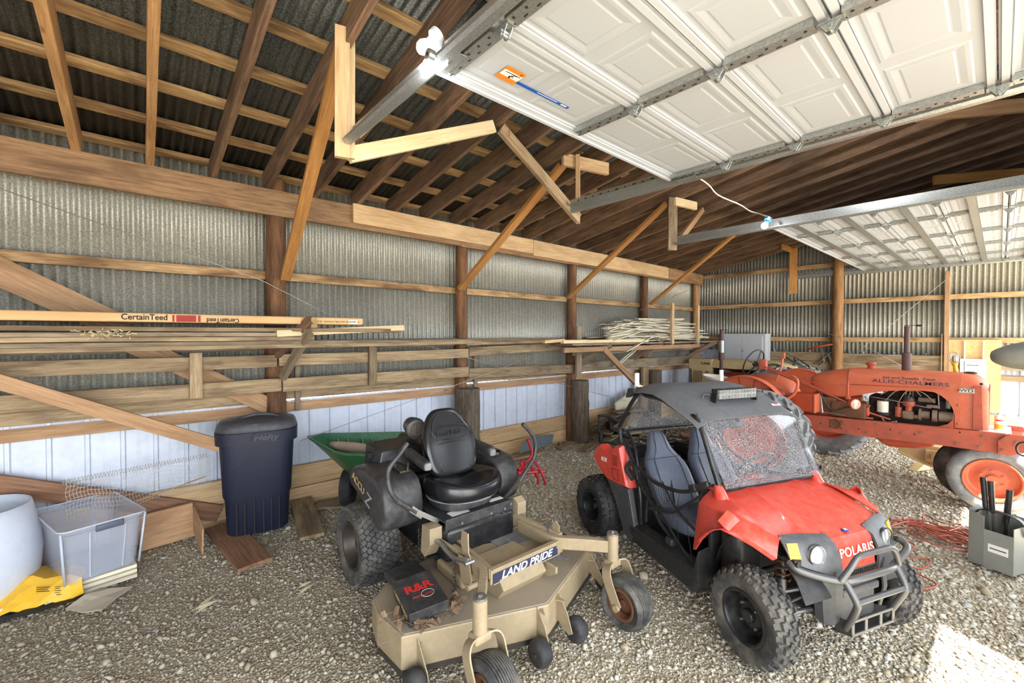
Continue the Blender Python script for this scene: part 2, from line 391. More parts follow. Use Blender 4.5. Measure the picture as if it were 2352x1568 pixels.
def stones(N, rect, size, seed):
    r = np.random.default_rng(seed)
    x = r.uniform(rect[0], rect[1], N); y = r.uniform(rect[2], rect[3], N)
    # keep only what the camera's wide cone takes in (with a margin)
    fx = x * _F0[0] + y * _F0[1]; rx = x * _R[0] + y * _R[1]
    k = (fx > 1.7) & (np.abs(rx) < fx * 1.35 + .6); x = x[k]; y = y[k]; N = len(x)
    s = size * np.exp(r.normal(0, .42, N)) ; s = np.clip(s, size * .4, size * 3.0)
    base = np.array([(1, 0, 0), (.3, .95, 0), (-.8, .6, 0), (-.9, -.5, 0), (.2, -1, 0), (.45, .3, .75), (-.4, .35, .8), (-.1, -.5, .7), (0, 0, -.6)], float)
    B = base[None] * (1 + r.uniform(-.28, .28, (N, 9, 3))) * np.stack([s, s * r.uniform(.6, 1, N), s * r.uniform(.45, .85, N)], 1)[:, None, :]
    a = r.uniform(0, 2 * PI, N); ca, sa = np.cos(a), np.sin(a); ti = r.uniform(-.5, .5, (N, 2))
    B[:, :, 2] += B[:, :, 0] * ti[:, :1] + B[:, :, 1] * ti[:, 1:]
    X = B[:, :, 0] * ca[:, None] - B[:, :, 1] * sa[:, None] + x[:, None]; Y = B[:, :, 0] * sa[:, None] + B[:, :, 1] * ca[:, None] + y[:, None]
    z0 = .012 * np.sin(x * 1.7 + 1) * np.sin(y * 1.3) + .006 * np.sin(x * 5.1) * np.cos(y * 4.3) - .018
    Z = B[:, :, 2] + (z0 + s * .22)[:, None]
    return np.stack([X, Y, Z], 2)
ST = np.concatenate([stones(110000, (-.8, 4.8, -.6, 4.9), .0066, 1), stones(3500, (-.8, 4.8, -.6, 4.9), .012, 4), stones(60000, (3.0, 10.4, -1.4, 4.9), .0110, 2), stones(500, (-.8, 10.2, -.6, 4.9), .022, 3)])
F9 = np.array([(0, 1, 5), (1, 6, 5), (1, 2, 6), (2, 3, 6), (3, 7, 6), (3, 4, 7), (4, 0, 7), (0, 5, 7), (5, 6, 7), (1, 0, 8), (2, 1, 8), (3, 2, 8), (4, 3, 8), (0, 4, 8)])
N = len(ST); me = bpy.data.meshes.new('gravel'); me.vertices.add(N * 9); me.vertices.foreach_set('co', ST.astype(np.float32).ravel())
FF = (F9[None] + (np.arange(N) * 9)[:, None, None]).reshape(-1, 3); nf = len(FF)
me.loops.add(nf * 3); me.loops.foreach_set('vertex_index', FF.astype(np.int32).ravel()); me.polygons.add(nf)
me.polygons.foreach_set('loop_start', (np.arange(nf) * 3).astype(np.int32)); me.update(calc_edges=True)
me.materials.append(MATS['stone']); o = bpy.data.objects.new('gravel', me); COL.objects.link(o); tag(o, kind='stuff', label='loose pale gravel covering the shed floor', cat='gravel')
# ---------------------------------------------------------------- frame: poles, beams, girts, rafters, purlins
POSTX = [-1.2, 1.1, 3.35, 5.62, 7.86, 10.14]
PL = ['round dark-stained wall pole out of frame at the left end', 'thick dark brown round pole behind the navy trash can', 'brown round wall pole behind the black mower seat', 'brown round wall pole left of the pile of white trim boards',
      'round wall pole rising behind the pile of white trim boards', 'round corner pole where the long wall meets the far wall']
def pole(name, x, y, r, z0, z1, mat, parent=None, taper=.9, wob=.012, lean=0.0):
    m = MB(); rings = []; n = 14
    for k in range(12):
        t_ = k / 11; z = z0 + (z1 - z0) * t_; rr = r * (1 + (taper - 1) * t_)
        rings.append([(x + lean * t_ + math.cos(2 * PI * i / n) * rr * (1 + random.uniform(-wob, wob) * 2), y + math.sin(2 * PI * i / n) * rr * (1 + random.uniform(-wob, wob) * 2), z) for i in range(n)])
    m.loft(rings)
    # local x along the grain
    c = Vector((x, y, (z0 + z1) / 2)); R = Matrix(((0, 0, -1, 0), (0, 1, 0, 0), (1, 0, 0, 0), (0, 0, 0, 1)))
    R.translation = c; m.xf(R.inverted()); return m.build(name, mat, parent, smooth=50, M=R)
for k, x in enumerate(POSTX):
    if k == 0: continue
    o = pole('wall_pole', x, 4.83, [.1, .1, .085, .085, .085, .085][k], -.05, 3.32 if k == 1 else 3.0, 'wood_pole' if k != 5 else 'wood_pole_light', lean=.03)
    tag(o, PL[k], 'pole', 'round poles of the long wall')
for k, (x, r, z1, la) in enumerate(((3.36, .165, 1.08, 'short rough bark-dark post section standing in front of the wall behind the mower seat'), (5.66, .155, 1.02, 'thick weathered grey post stub standing left of the red buggy'), (8.02, .14, 1.06, 'weathered grey post stub behind the buggy roof under the trim boards'))):
    tag(pole('post_stub', x, 4.66, r, -.05, z1, 'wood_bark', wob=.04, taper=.96), la, 'post', 'thick post stubs along the long wall')
def P_(name, p0, p1, w, h, mat, label, cat, group=None, **k): return plank(name, p0, p1, w, h, mat, label=label, cat=cat, group=group, **k)
P_('eave_beam', (XL + .2, 4.74, 3.08), (3.3, 4.74, 3.08), .045, .25, 'wood_beam', 'stained brown eave beam running from the left edge past the dark pole', 'beam', up=(0, 0, 1))
P_('eave_beam', (3.3, 4.74, 3.07), (10.3, 4.74, 3.07), .045, .25, 'wood_beam', 'lower eave beam behind the lighter planks on the right half of the long wall', 'beam')
P_('beam_plank', (1.85, 4.695, 3.11), (4.585, 4.695, 3.105), .04, .21, 'wood_fresh', 'light plank with round nail plates screwed over the eave beam', 'plank')
P_('beam_plank', (4.595, 4.70, 3.095), (8.6, 4.70, 3.08), .04, .235, 'wood_fresh', 'long light plank over the eave beam reaching toward the far corner', 'plank')
P_('beam_plank', (8.61, 4.70, 3.08), (10.05, 4.70, 3.07), .04, .235, 'wood_beam', 'last short plank over the eave beam at the far corner', 'plank')
m = MB()
for (px, py) in ((857, 493), (871, 502), (884, 511), (1007, 528), (1047, 540), (1084, 541), (1091, 548)):
    p = at(px, py, Y=4.672); m.cyl((p.x, 4.675, p.z), (p.x, 4.668, p.z), .013)
m.build('nail_plate', 'bolt_metal', bpy.data.objects['beam_plank'])
for k in range(5):
    a, b = (POSTX[k] if k else XL + .1), POSTX[k + 1]
    P_('wall_girt', (a, 4.905, 2.385), (b, 4.905, 2.38), .04, .085, 'wood_girt', ['upper wall girt left of the dark brown pole, above the carton', 'upper wall girt between the dark brown pole and the next pole', 'upper wall girt in the bay behind the second diagonal brace', 'upper wall girt in the bay above the white trim pile', 'upper wall girt in the last bay before the corner'][k], 'girt', 'upper girts of the long wall')
    P_('wall_girt', (a, 4.905, 1.69), (b, 4.905, 1.68), .045, .1, 'wood_grey', ['grey middle girt behind the stacked lumber on the left', 'middle girt between the dark pole and the pole behind the mower', 'middle girt in the bay above the crossing wires', 'middle girt hidden behind the rack of trim boards', 'middle girt in the corner bay'][k], 'girt', 'middle girts of the long wall')
    P_('wall_girt', (a, 4.90, 1.18), (b, 4.90, 1.16), .045, .115, 'wood_weathered', ['board girt topping the white sheeting at the left edge', 'board girt topping the white sheeting between trash can and mower', 'board girt topping the white sheeting right of the mower seat', 'board girt topping the white sheeting behind the buggy', 'board girt topping the white sheeting near the cream tractor'][k], 'girt', 'girts at the top of the white sheeting')
    P_('wall_girt', (a, 4.90, 1.045), (b, 4.90, 1.03), .04, .095, 'wood_brace', ['tan girt across the white sheeting left of the trash can', 'tan girt across the white sheeting right of the trash can', 'tan girt across the white sheeting between the two bark-dark stubs', 'tan girt across the white sheeting behind the buggy roof', 'tan girt across the white sheeting by the cream tractor'][k], 'girt', 'lower girts of the long wall')
    for q, (z, la) in enumerate(((.30, 'upper'), (.075, 'lower'))):
        P_('kickboard', (a, 4.90, z), (b, 4.90, z), .045, .22, 'wood_fresh', la + ' splash board at the foot of the long wall, ' + ['left of the trash can', 'behind the green cart and mower', 'between mower and buggy', 'behind the buggy', 'at the cream tractor'][k], 'board', 'splash boards along the foot of the long wall')
# rail boards nailed on the poles
RB = [((XL + .2, 4.66, 1.55), (1.08, 4.66, 1.54), .115, 'wood_weathered', 'upper rail board left of the trash can pole'), ((1.1, 4.66, 1.54), (3.36, 4.66, 1.54), .115, 'wood_weathered', 'upper rail board between the dark pole and the mower pole'),
      ((3.37, 4.66, 1.56), (5.45, 4.66, 1.60), .115, 'wood_weathered', 'upper rail board above the crossing wires'),
      ((XL + .2, 4.66, 1.315), (1.12, 4.66, 1.30), .125, 'wood_weathered', 'lower rail board at the left carrying a nailed cleat'), ((1.13, 4.66, 1.30), (3.36, 4.66, 1.30), .13, 'wood_weathered', 'lower rail board right of the dark pole, above the green cart'),
      ((3.37, 4.66, 1.27), (5.55, 4.66, 1.22), .135, 'wood_weathered', 'lower rail board painted grey at its right end'), ((5.56, 4.60, 1.25), (10.0, 4.60, 1.22), .17, 'wood_grey', 'long grey rail board under the trim board rack')]
for p0, p1, h, mt, la in RB: P_('rail_board', p0, p1, .04, h, mt, la + '', 'board', 'rail boards along the long wall')
for x, z0, z1, la in ((.44, 1.24, 1.635, 'short upright cleat joining the rails left of the trash can'), (2.03, 1.23, 1.68, 'short upright cleat joining the rails above the green cart')):
    P_('cleat', (x, 4.62, z0), (x, 4.62, z1), .09, .035, 'wood_weathered', la, 'cleat', up=(0, -1, 0))
P_('cleat', (5.5, 4.56, 1.10), (5.5, 4.56, 1.92), .13, .04, 'wood_grey', 'tall grey upright cleat at the left end of the trim board rack', 'cleat', up=(0, -1, 0))
P_('cleat', (1.32, 4.85, 1.0), (1.32, 4.85, 1.5), .05, .04, 'wood_grey', 'narrow upright strip beside the trash can pole', 'cleat', up=(0, -1, 0))
P_('cleat', (3.62, 4.84, .75), (3.61, 4.84, 1.5), .06, .04, 'wood_grey', 'narrow upright strip beside the pole behind the mower seat', 'cleat', up=(0, -1, 0))
P_('post', (7.72, 4.7, .0), (7.72, 4.7, 1.2), .2, .06, 'wood_weathered', 'flat plank post beside the grey stub behind the buggy roof', 'post', up=(0, -1, 0))
# diagonal braces on the long wall
P_('wall_brace', (-1.0, 4.82, 2.44), (.0, 4.82, 1.83), .04, .2, 'wood_brace', 'broad diagonal brace disappearing behind the carton at the left edge', 'brace')
P_('wall_brace', (.02, 4.82, 1.72), (1.05, 4.82, 1.08), .04, .16, 'wood_brace', 'diagonal brace running down behind the rails to the dark pole', 'brace')
P_('wall_brace', at(-60, 860, Y=4.45), at(515, 1026, Y=4.45), .04, .1, 'wood_brace', 'long diagonal board crossing in front of the rails down to the trash can', 'brace')
P_('wall_brace', at(-80, 1105, Y=4.85), at(505, 1178, Y=4.85), .045, .15, 'wood_red', 'reddish brace board leaning low on the white sheeting behind the clear tote', 'brace')
# rafters
k = 0
for i in range(-4, 23):
    x = .60 + .4365 * i; new = i in (-2, -1)
    xt = x - (.16 if new else 0)
    if i == -1: xt = x - .12
    la = ('light new rafter, ' + ('leftmost one reaching the top left corner of the picture' if i == -2 else 'the straight one second from the left') + ' under the roof') if new else 'dark-stained roof rafter running up from the eave beam'
    P_('rafter', (x, 4.86, rz_(4.86) + .095), (xt, YD - .1, rz_(YD - .1) + .095), .045 if not new else .055, .19, 'wood_rafter_new' if new else 'wood_rafter', la, 'rafter', 'roof rafters' if not new else None)
# roof purlins
for i in range(14):
    y = 4.9 - .468 * i
    if y < YD: break
    P_('purlin', (XL, y, rz_(y) + .19 + .018), (XF, y, rz_(y) + .19 + .018), .09, .038, 'wood_purlin', 'light brown roof purlin lying across the rafters under the metal roof', 'purlin', 'roof purlins', up=(0, SL, 1))
# far wall timbers
for y, la in ((2.09, 'tall round pole in the middle of the far wall'),):
    tag(pole('wall_pole', 10.30, y, .095, -.05, 3.75, 'wood_pole_light'), la, 'pole')
P_('post', (10.36, .595, 0), (10.36, .595, 2.85), .06, .09, 'wood_brace', 'slim square post right of the smokestack on the far wall', 'post', up=(-1, 0, 0))
for z, la, mt in ((3.15, 'top girt of the far wall under the roof slope', 'wood_girt'), (2.42, 'upper girt across the far wall', 'wood_girt'), (1.69, 'middle girt across the far wall', 'wood_girt')):
    for y0, y1, w in ((4.85, 2.15, 'left of its middle pole'), (2.05, -1.4, 'right of its middle pole')):
        P_('wall_girt', (10.405, y0, z), (10.405, y1, z), .04, .085, mt, la + ', ' + w, 'girt')
for z, h, y0, y1, la in ((1.335, .17, 4.2, .58, 'top weathered plank boarding the far wall behind the tractors'), (1.165, .16, 4.2, .58, 'second weathered plank boarding the far wall behind the tractors'), (.98, .1, 4.2, .0, 'narrow girt under the planks on the far wall'),
                         (1.30, .15, -.02, -1.4, 'pale plank right of the breaker panel board'), (1.1, .1, -.02, -1.4, 'lower pale plank right of the breaker panel board'), (.42, .17, 4.85, -1.4, 'upper splash board at the foot of the far wall'), (.24, .17, 4.85, -1.4, 'middle splash board at the foot of the far wall'), (.07, .17, 4.85, -1.4, 'lowest splash board at the foot of the far wall')):
    P_('wall_plank', (10.37, y0, z), (10.37, y1, z), .04, h, 'wood_weathered' if z > .5 else 'wood_fresh', la, 'plank')
m = MB(); m.box((10.345, .28, 1.12), (.016, .60, 1.16)); tag(m.build('plywood_board', 'plywood'), 'tall plywood backing board behind the grey breaker panel', 'board')
# hangers and long amber braces for the door tracks
def hang(x0, y, z0, z1, lab, mt='wood_fresh', w=.09, t_=.09):
    return P_('track_hanger', (x0, y, z0), (x0, y, z1), w, t_, mt, lab, 'hanger post', up=(0, -1, 0), rough=False)
# ---------------------------------------------------------------- overhead doors standing open on their tracks
ZD = 3.0
def emboss(m, x0, x1, y0, y1, z):
    """stamped rectangular panel seen from below"""
    def ring(i, d): return [(x0 + i, y0 + i, z - d), (x1 - i, y0 + i, z - d), (x1 - i, y1 - i, z - d), (x0 + i, y1 - i, z - d)]
    rs = [ring(0, -.001), ring(.010, .0045), ring(.024, .0045), ring(.048, .0015), ring(.053, .0015), ring(.060, .0035)]
    m.loft(rs, cap=False); m.add(rs[-1], [(0, 1, 2, 3)])
def hinge(m, x, y, z):
    m.bar((x - .022, y, z), (x + .022, y, z), .085, .004); m.cyl((x - .022, y, z - .012), (x + .022, y, z - .012), .009, n=8)
    m.prism([(-.035, 0), (.035, 0), (.012, -.035), (-.012, -.035)], (x - .015, y, z), (0, 1, 0), (0, 0, 1), .003); m.prism([(-.035, 0), (.035, 0), (.012, -.035), (-.012, -.035)], (x + .015, y, z), (0, 1, 0), (0, 0, 1), .003)
    m.cyl((x - .022, y, z - .025), (x + .022, y, z - .025), .007, n=8)
def cstile(m, p0, p1, w, d, holes=True):
    """galvanised U stile"""
    p0 = V3(p0); p1 = V3(p1); m.bar(p0, p1, w, .002)
    dr = (p1 - p0).normalized(); s_ = dr.cross(Vector((0, 0, 1))).normalized()
    for k in (-1, 1): m.bar(p0 + s_ * k * w / 2 + Vector((0, 0, d / 2)), p1 + s_ * k * w / 2 + Vector((0, 0, d / 2)), .002, d)
def door(x0, x1, sec, ns, npan, stiles, struts, label, group):
    root = empty('overhead_door', ((x0 + x1) / 2, 1.7, ZD)); tag(root, label, 'garage door', group)
    inv = Vector(root.location)
    def B(mb, name, mat, par=root, **k):
        mb.xf(Matrix.Translation(-inv)); return mb.build(name, mat, par, **k)
    for s in range(ns):
        y1 = 1.7 - sec * s; y0 = y1 - sec + .006
        m = MB(); m.box(((x0 + x1) / 2, (y0 + y1) / 2, ZD + .022), (x1 - x0, y1 - y0, .04))
        edges = [x0 + .02] + sorted(stiles) + [x1 - .02]
        for a, b in zip(edges[:-1], edges[1:]):
            k = max(1, round((b - a) / npan)); w = (b - a - .06) / k
            for i in range(k):
                xa = a + .03 + w * i + .035; emboss(m, xa, xa + w - .07, y0 + .065, y1 - .065, ZD + .002)
        sec_o = B(m, 'door_section', 'door_white', bevel=0)
        m = MB()
        for yy in (y1 - .022, y0 + .018):
            m.box(((x0 + x1) / 2, yy, ZD - .006), (x1 - x0 - .01, .026, .016))
        m.box(((x0 + x1) / 2, y1 - .044, ZD - .002), (x1 - x0 - .01, .008, .008))
        B(m, 'section_rail', 'door_rail_white', sec_o)
        m = MB()
        for x in list(stiles) + [x0 + .035, x1 - .035]:
            cstile(m, (x, y1 - .04, ZD - .03), (x, y0 + .04, ZD - .03), .06, .03)
        st = B(m, 'stile', 'track_steel', sec_o)
        m = MB()
        for x in list(stiles) + [x0 + .035, x1 - .035]:
            for k in range(5):
                yy = y0 + .07 + (y1 - y0 - .14) * k / 4
                m.cyl((x - .012, yy, ZD - .0315), (x - .012, yy, ZD - .0330), .006, n=8); m.box((x + .014, yy + .03, ZD - .032), (.005, .02, .002))
        m.xf(Matrix.Translation(-inv)); m.build('slot', 'dark_gap', sec_o)
        if s:
            for x in list(stiles) + [x0 + .035, x1 - .035]:
                m = MB(); hinge(m, x, y1 - .003, ZD - .034); B(m, 'hinge', 'track_steel')
        if struts:
            m = MB(); ym = (y0 + y1) / 2 + .0
            m.bar((x0, ym, ZD - .036), (x1, ym, ZD - .036), .06, .003)
            for q in (-1, 1): m.bar((x0, ym + q * .03, ZD - .02), (x1, ym + q * .03, ZD - .02), .003, .035)
            B(m, 'strut', 'track_steel')
    m = MB(); m.cyl((x0, 1.712, ZD + .015), (x1, 1.712, ZD + .015), .016, n=10); m.bar((x0, 1.705, ZD + .0), (x1, 1.705, ZD + .0), .02, .05)
    B(m, 'weather_strip', 'door_rail_white', smooth=40)
    for sd_, x in ((-1, x0), (1, x1)):
        m = MB(); m.bar((x + sd_ * .005, 1.66, ZD - .04), (x + sd_ * .005, 1.50, ZD - .04), .05, .004); m.cyl((x - sd_ * .02, 1.62, ZD - .02), (x + sd_ * .1, 1.62, ZD - .02), .007, n=8); m.cyl((x + sd_ * .07, 1.62, ZD - .02), (x + sd_ * .1, 1.62, ZD - .02), .023, n=12)
        m.prism([(0, 0), (.07, 0), (.07, .06), (.02, .08)], (x + sd_ * .02, 1.58, ZD - .055), (0, 1, 0), (0, 0, 1), .004)
        B(m, 'roller_bracket', 'track_steel')
    return root, B
d1, B1 = door(1.06, 3.14, .42, 7, .47, [1.99], False, 'open white overhead door nearest the camera with an orange warning label', 'open overhead doors')
d2, B2 = door(5.36, 10.34, .435, 7, .60, [6.16, 7.32, 8.4, 9.45], True, 'wide open white overhead door crossed by steel struts near the far wall', 'open overhead doors')
# warning label and blue tape on the first door
m = MB(); c0 = Vector((1.353, 1.745 - .0, 0)); LZ = ZD - .0075
m.box((1.34, 1.52, LZ), (.11, .10, .0015)); m.xf(Matrix.Translation(-Vector(d1.location))); lb = m.build('warning_label', 'orange_label', d1, bevel=0); lb['label'] = 'orange warning label'
m = MB(); m.box((1.34, 1.515, LZ - .0012), (.105, .04, .001)); m.xf(Matrix.Translation(-Vector(d1.location))); m.build('pictogram_field', 'white_label', lb)
m = MB(); z = LZ - .0022
m.bar((1.30, 1.505, z), (1.385, 1.502, z), .004, .0006); m.cyl((1.34, 1.530, z), (1.34, 1.530, z - .0006), .006, n=10); m.bar((1.335, 1.526, z), (1.35, 1.512, z), .006, .0006)
m.bar((1.345, 1.518, z), (1.36, 1.526, z), .003, .0006); m.bar((1.35, 1.512, z), (1.345, 1.503, z), .003, .0006); m.bar((1.352, 1.512, z), (1.365, 1.506, z), .003, .0006)
m.text('!!', .022, (1.375, 1.486, z + .0003), (1, 0, 0), (0, -1, 0), .0006, .01)
m.xf(Matrix.Translation(-Vector(d1.location))); m.build('pictogram', 'black_ink', lb)
m = MB(); m.bar((1.40, 1.54, LZ), (1.76, 1.535, LZ), .018, .0015); m.xf(Matrix.Translation(-Vector(d1.location)))
bt = m.build('tape_strip', 'blue_label', d1); bt['label'] = 'long blue pull tab strip'
m = MB(); m.bar((1.53, 1.535, LZ - .001), (1.67, 1.532, LZ - .001), .003, .0008); m.bar((1.70, 1.533, LZ - .001), (1.74, 1.531, LZ - .001), .008, .0008); m.xf(Matrix.Translation(-Vector(d1.location))); m.build('tape_print', 'white_label', bt)
# tracks
def track(x, sd_, y1, lab, z=ZD):
    m = MB(); y0 = YD
    prof = [(0, .03), (0, -.03), (.012, -.042), (.05, -.042), (.062, -.03), (.062, -.018)]
    rows = [[(x + sd_ * (a - .02), y, z + b) for a, b in prof] for y in (y0, y1)]
    m.sheet(rows, .0025)
    m.bar((x - sd_ * .022, y0, z + .045), (x - sd_ * .022, y1, z + .045), .003, .055); m.bar((x - sd_ * .045, y0, z + .018), (x - sd_ * .045, y1, z + .018), .05, .003)
    o = m.build('door_track', 'track_steel'); tag(o, lab, 'door track', 'door tracks')
    m = MB(); k = 0; y = y1 - .1
    while y > 0:
        m.box((x - sd_ * .024, y, z + .048), (.004, .028 if k % 2 else .012, .009)); y -= .085; k += 1
    if sd_ < 0:
        pass
    m.build('slot', 'dark_gap', o)
    return o
track(1.03, -1, 2.66, 'left track of the nearest overhead door, ending at the double hanger post')
track(3.20, 1, 2.74, 'right track of the nearest overhead door, ending at a short hanger post')
track(5.32, -1, 2.80, 'near track of the far overhead door, ending at the short stained hanger post', ZD - .01)
track(10.36, 1, 2.85, 'farthest door track, ending at the amber hanger plank by the far wall', ZD - .03)
def HP(a, b, w, h, mat, lab, up=(0, -1, 0), cat='hanger post', name='track_hanger', rough=False): return P_(name, a, b, w, h, mat, lab, cat, None, up=up, rough=rough)
HP((1.00, 2.70, 2.88), (1.00, 2.68, 3.66), .085, .038, 'wood_fresh', 'front board of the double hanger post holding the left door track', up=(-.3, -1, 0))
HP((1.07, 2.74, 2.90), (1.07, 2.72, 3.70), .06, .038, 'wood_pale', 'rear pale board of the double hanger post holding the left door track', up=(-1, .2, 0))
HP((3.36, 2.80, 2.90), (3.36, 2.80, 3.56), .09, .04, 'wood_fresh', 'short knotty hanger post holding the end of the second door track', up=(.75, -1, 0))
HP((5.30, 2.84, 2.88), (5.30, 2.84, 3.56), .115, .04, 'wood_weathered', 'stained grey hanger post carrying the near end of the far door track', up=(-.75, -1, 0))
HP((10.30, 2.85, 2.62), (10.30, 2.85, 3.60), .14, .04, 'wood_amber', 'amber hanger plank in front of the far wall', up=(-1, -.35, 0))
HP((3.20, 2.86, 3.50), (3.74, 2.72, 3.50), .04, .12, 'wood_fresh', 'short crossboard above the knotty hanger post', up=(0, 0, 1), cat='board', name='cross_board')
HP((5.28, 2.80, 3.50), (5.70, 2.72, 3.50), .04, .10, 'wood_pale', 'short pale crossboard above the stained hanger post', up=(0, 0, 1), cat='board', name='cross_board')
HP((9.7, 2.88, 3.52), (10.42, 2.88, 3.52), .04, .10, 'wood_amber', 'amber crossboard over the far hanger plank', up=(0, 0, 1), cat='board', name='cross_board')
BR = lambda a, b, w, h, mat, lab, up: P_('track_brace', a, b, w, h, mat, lab, 'brace', None, up=up, rough=False)
BR((1.06, 2.76, 2.93), (2.27, 2.79, 3.50), .04, .095, 'wood_pale', 'pale new board rising right from the double hanger post', (0, 0, 1))
BR((2.36, 2.80, 3.52), (3.33, 2.77, 2.93), .04, .095, 'wood_weathered', 'dusty board with red scribbles running down to the knotty hanger post', (0, 0, 1))
BR((5.36, 2.76, 3.02), (5.98, 2.76, 3.52), .04, .07, 'wood_brace', 'small tan brace right of the stained hanger post', (0, 0, 1))
BR((1.17, 4.68, 2.34), (1.02, 2.72, 3.58), .09, .04, 'wood_amber', 'orange-brown diagonal prop from the dark pole up to the double hanger post', (.0, .55, 1))
BR((3.22, 4.62, 2.38), (3.30, 2.95, 3.50), .1, .04, 'wood_amber', 'amber diagonal prop from the pole behind the mower to the knotty hanger post', (0, .6, 1))
BR((5.32, 4.62, 2.38), (5.28, 2.90, 3.50), .1, .04, 'wood_amber', 'amber diagonal prop from the third pole to the stained hanger post', (0, .6, 1))
BR((7.78, 4.62, 2.38), (7.62, 2.92, 3.50), .1, .04, 'wood_amber', 'amber diagonal prop from the fourth pole up to the rafters near the corner', (0, .6, 1))
m = MB()
for (a, b) in (((2.42, .014), (2.44, -.02)), ((3.12, .0), (3.14, -.03)), ((3.17, .0), (3.19, -.03))):
    x, dz = a; z = 3.52 - (x - 2.36) * .608; m.tube([(x, 2.765, z + .03), (x + .01, 2.765, z - .0), (x - .005, 2.765, z - .03)], .003, 5)
plain('red_crayon', S(190, 52, 34), .8); o_ = bpy.data.objects.get('track_brace.001'); m.xf(o_.matrix_basis.inverted()); m.build('scribble', 'red_crayon', o_)
# header boards seen above the track at the right edge
P_('header_board', (5.6, .55, 3.86), (7.3, -1.3, 3.98), .04, .12, 'wood_brace', 'dark amber board crossing under the rafters at the top right edge', 'board', None, rough=False)
P_('header_board', (7.9, .6, 3.80), (9.8, -1.3, 3.98), .04, .12, 'wood_amber', 'amber board crossing under the rafters at the right edge above the far door', 'board', None, rough=False)
# ---------------------------------------------------------------- bulbs
t = NT('lamp_glow'); t.set(Base_Color=G1, Emission_Color=(.95, .98, 1, 1), Emission_Strength=40.0)
plain('lamp_plastic_white', S(226, 230, 236), .35); plain('lamp_blue', S(28, 104, 170), .4); plain('cord_white', S(226, 214, 196), .6)
def bulb(pos, dirv, lab, blue=False, watts=1.2):
    root = empty('light_bulb', pos); tag(root, lab, 'light bulb', 'glowing bulbs')
    m = MB(); d = V3(dirv).normalized(); m.lathe([(.001, 0), (.018, .004), (.03, .02), (.032, .038), (.024, .056), (.016, .07)], (0, 0, 0), d, 20)
    m.build('glass_bulb', 'lamp_glow', root, smooth=1)
    m = MB(); m.lathe([(.016, .07), (.018, .074), (.020, .10), (.034, .105), (.036, .115), (.036, .13), (.02, .135)], (0, 0, 0), d, 20)
    m.build('socket', 'lamp_blue' if blue else 'lamp_plastic_white', root, smooth=40)
    l = bpy.data.lights.new('bulb_light', 'POINT'); l.energy = watts; l.shadow_soft_size = .035; l.color = (.93, .97, 1.0)
    lo = bpy.data.objects.new('bulb_light', l); COL.objects.link(lo); lo.parent = root; lo.location = -d * .04
    return root
pb = at(962, 118, Z=3.08); bulb(pb, (.5, -.2, .6), 'upper of the two bright bulbs beside the nearest door track')
pb = at(985, 166, Z=2.95); bulb(pb, (.1, -.2, .9), 'lower of the two bright bulbs behind the nearest door track')
pb = at(1753, 524, Z=2.90); bulb(pb, (.55, -.25, .9), 'small bright bulb in a blue socket at the far door track', True)
m = MB(); pts = [at(1530, 395, Z=3.2), at(1560, 398, Z=3.25), at(1602, 408, Z=3.28), at(1628, 425, Z=3.24), at(1650, 448, Z=3.24), at(1700, 470, Z=3.22), at(1722, 484, Z=3.22), at(1745, 491, Z=3.15), at(1763, 497, Z=3.03), at(1768, 500, Z=2.99)]
m.tube(smoothpath(pts, 5), .007, 6); tag(m.build('power_cord', 'cord_white', smooth=1), 'white cord drooping between the nearest door and the blue bulb socket', 'cord')
bulb((4.4, .9, 3.62), (0, .1, 1), 'added unseen bulb above the right edge of the nearest door, lighting the rafters', watts=22)  # extra bulb hidden above the door, added to brighten the right-hand rafters
# ---------------------------------------------------------------- bracing wires
plain('wire_steel', S(176, 172, 164), .5, .6)
def wire(pts, lab, r=.0035):
    m = MB(); m.tube(pts, r, 5); tag(m.build('bracing_wire', 'wire_steel', smooth=1), lab, 'wire', 'thin bracing wires')
wire([at(0, 433, Y=4.80), at(600, 643, Y=4.70), at(780, 735, Y=4.65), at(1155, 845, Y=4.57), at(1440, 922, Y=4.5)], 'thin wire running from the top left down across the long wall')
wire([at(690, 1012, Y=4.6), at(1155, 845, Y=4.56), at(1590, 662, Y=4.66)], 'thin wire rising right across the long wall toward the corner pole')
wire([at(1925, 860, X=10.2), at(1985, 795, X=10.2), at(2225, 600, X=10.2)], 'thin pale wire slanting up across the far wall')
wire([at(1620, 665, X=10.3), at(1985, 795, X=10.2), at(2130, 870, X=10.2)], 'thin wire slanting down across the far wall behind the steering wheels')
# ---------------------------------------------------------------- lumber, rack, carton
def board(name, x0, x1, y, z, w, h, mat, lab, cat, grp=None, dz=0.0, dy=0.0, **k):
    return P_(name, (x0, y, z), (x1, y + dy, z + dz), w, h, mat, lab, cat, grp, **k)
r = random.Random(3)
rows = [(1.675, 'bottom'), (1.715, 'second'), (1.755, 'third'), (1.795, 'fourth'), (1.835, 'top')]
n = 0
for li, (z, nm) in enumerate(rows):
    for q in range(4 if li < 4 else 3):
        y = 4.36 + q * .118 + r.uniform(-.01, .01); xe = [3.30, 3.12, 1.25, 1.2, 2.2][li] + r.uniform(-.12, .12)
        board('lumber_board', XL + .3, xe, y, z + r.uniform(-.003, .003), .108, .034, ['wood_weathered', 'wood_grey', 'wood_weathered', 'wood_grey', 'wood_weathered'][li], nm + ' layer board of the old lumber stacked on the rail brackets at the left', 'board', nm + ' layer of the stacked lumber', dz=[.015, .0, 0, -.01, -.005][li] + r.uniform(-.004, .004), rough=True)
P_('lumber_board', (1.0, 4.34, 1.80), (2.28, 4.4, 1.865), .09, .06, 'wood_pale', 'pale squared timber sticking out past the wooden bracket', 'board')
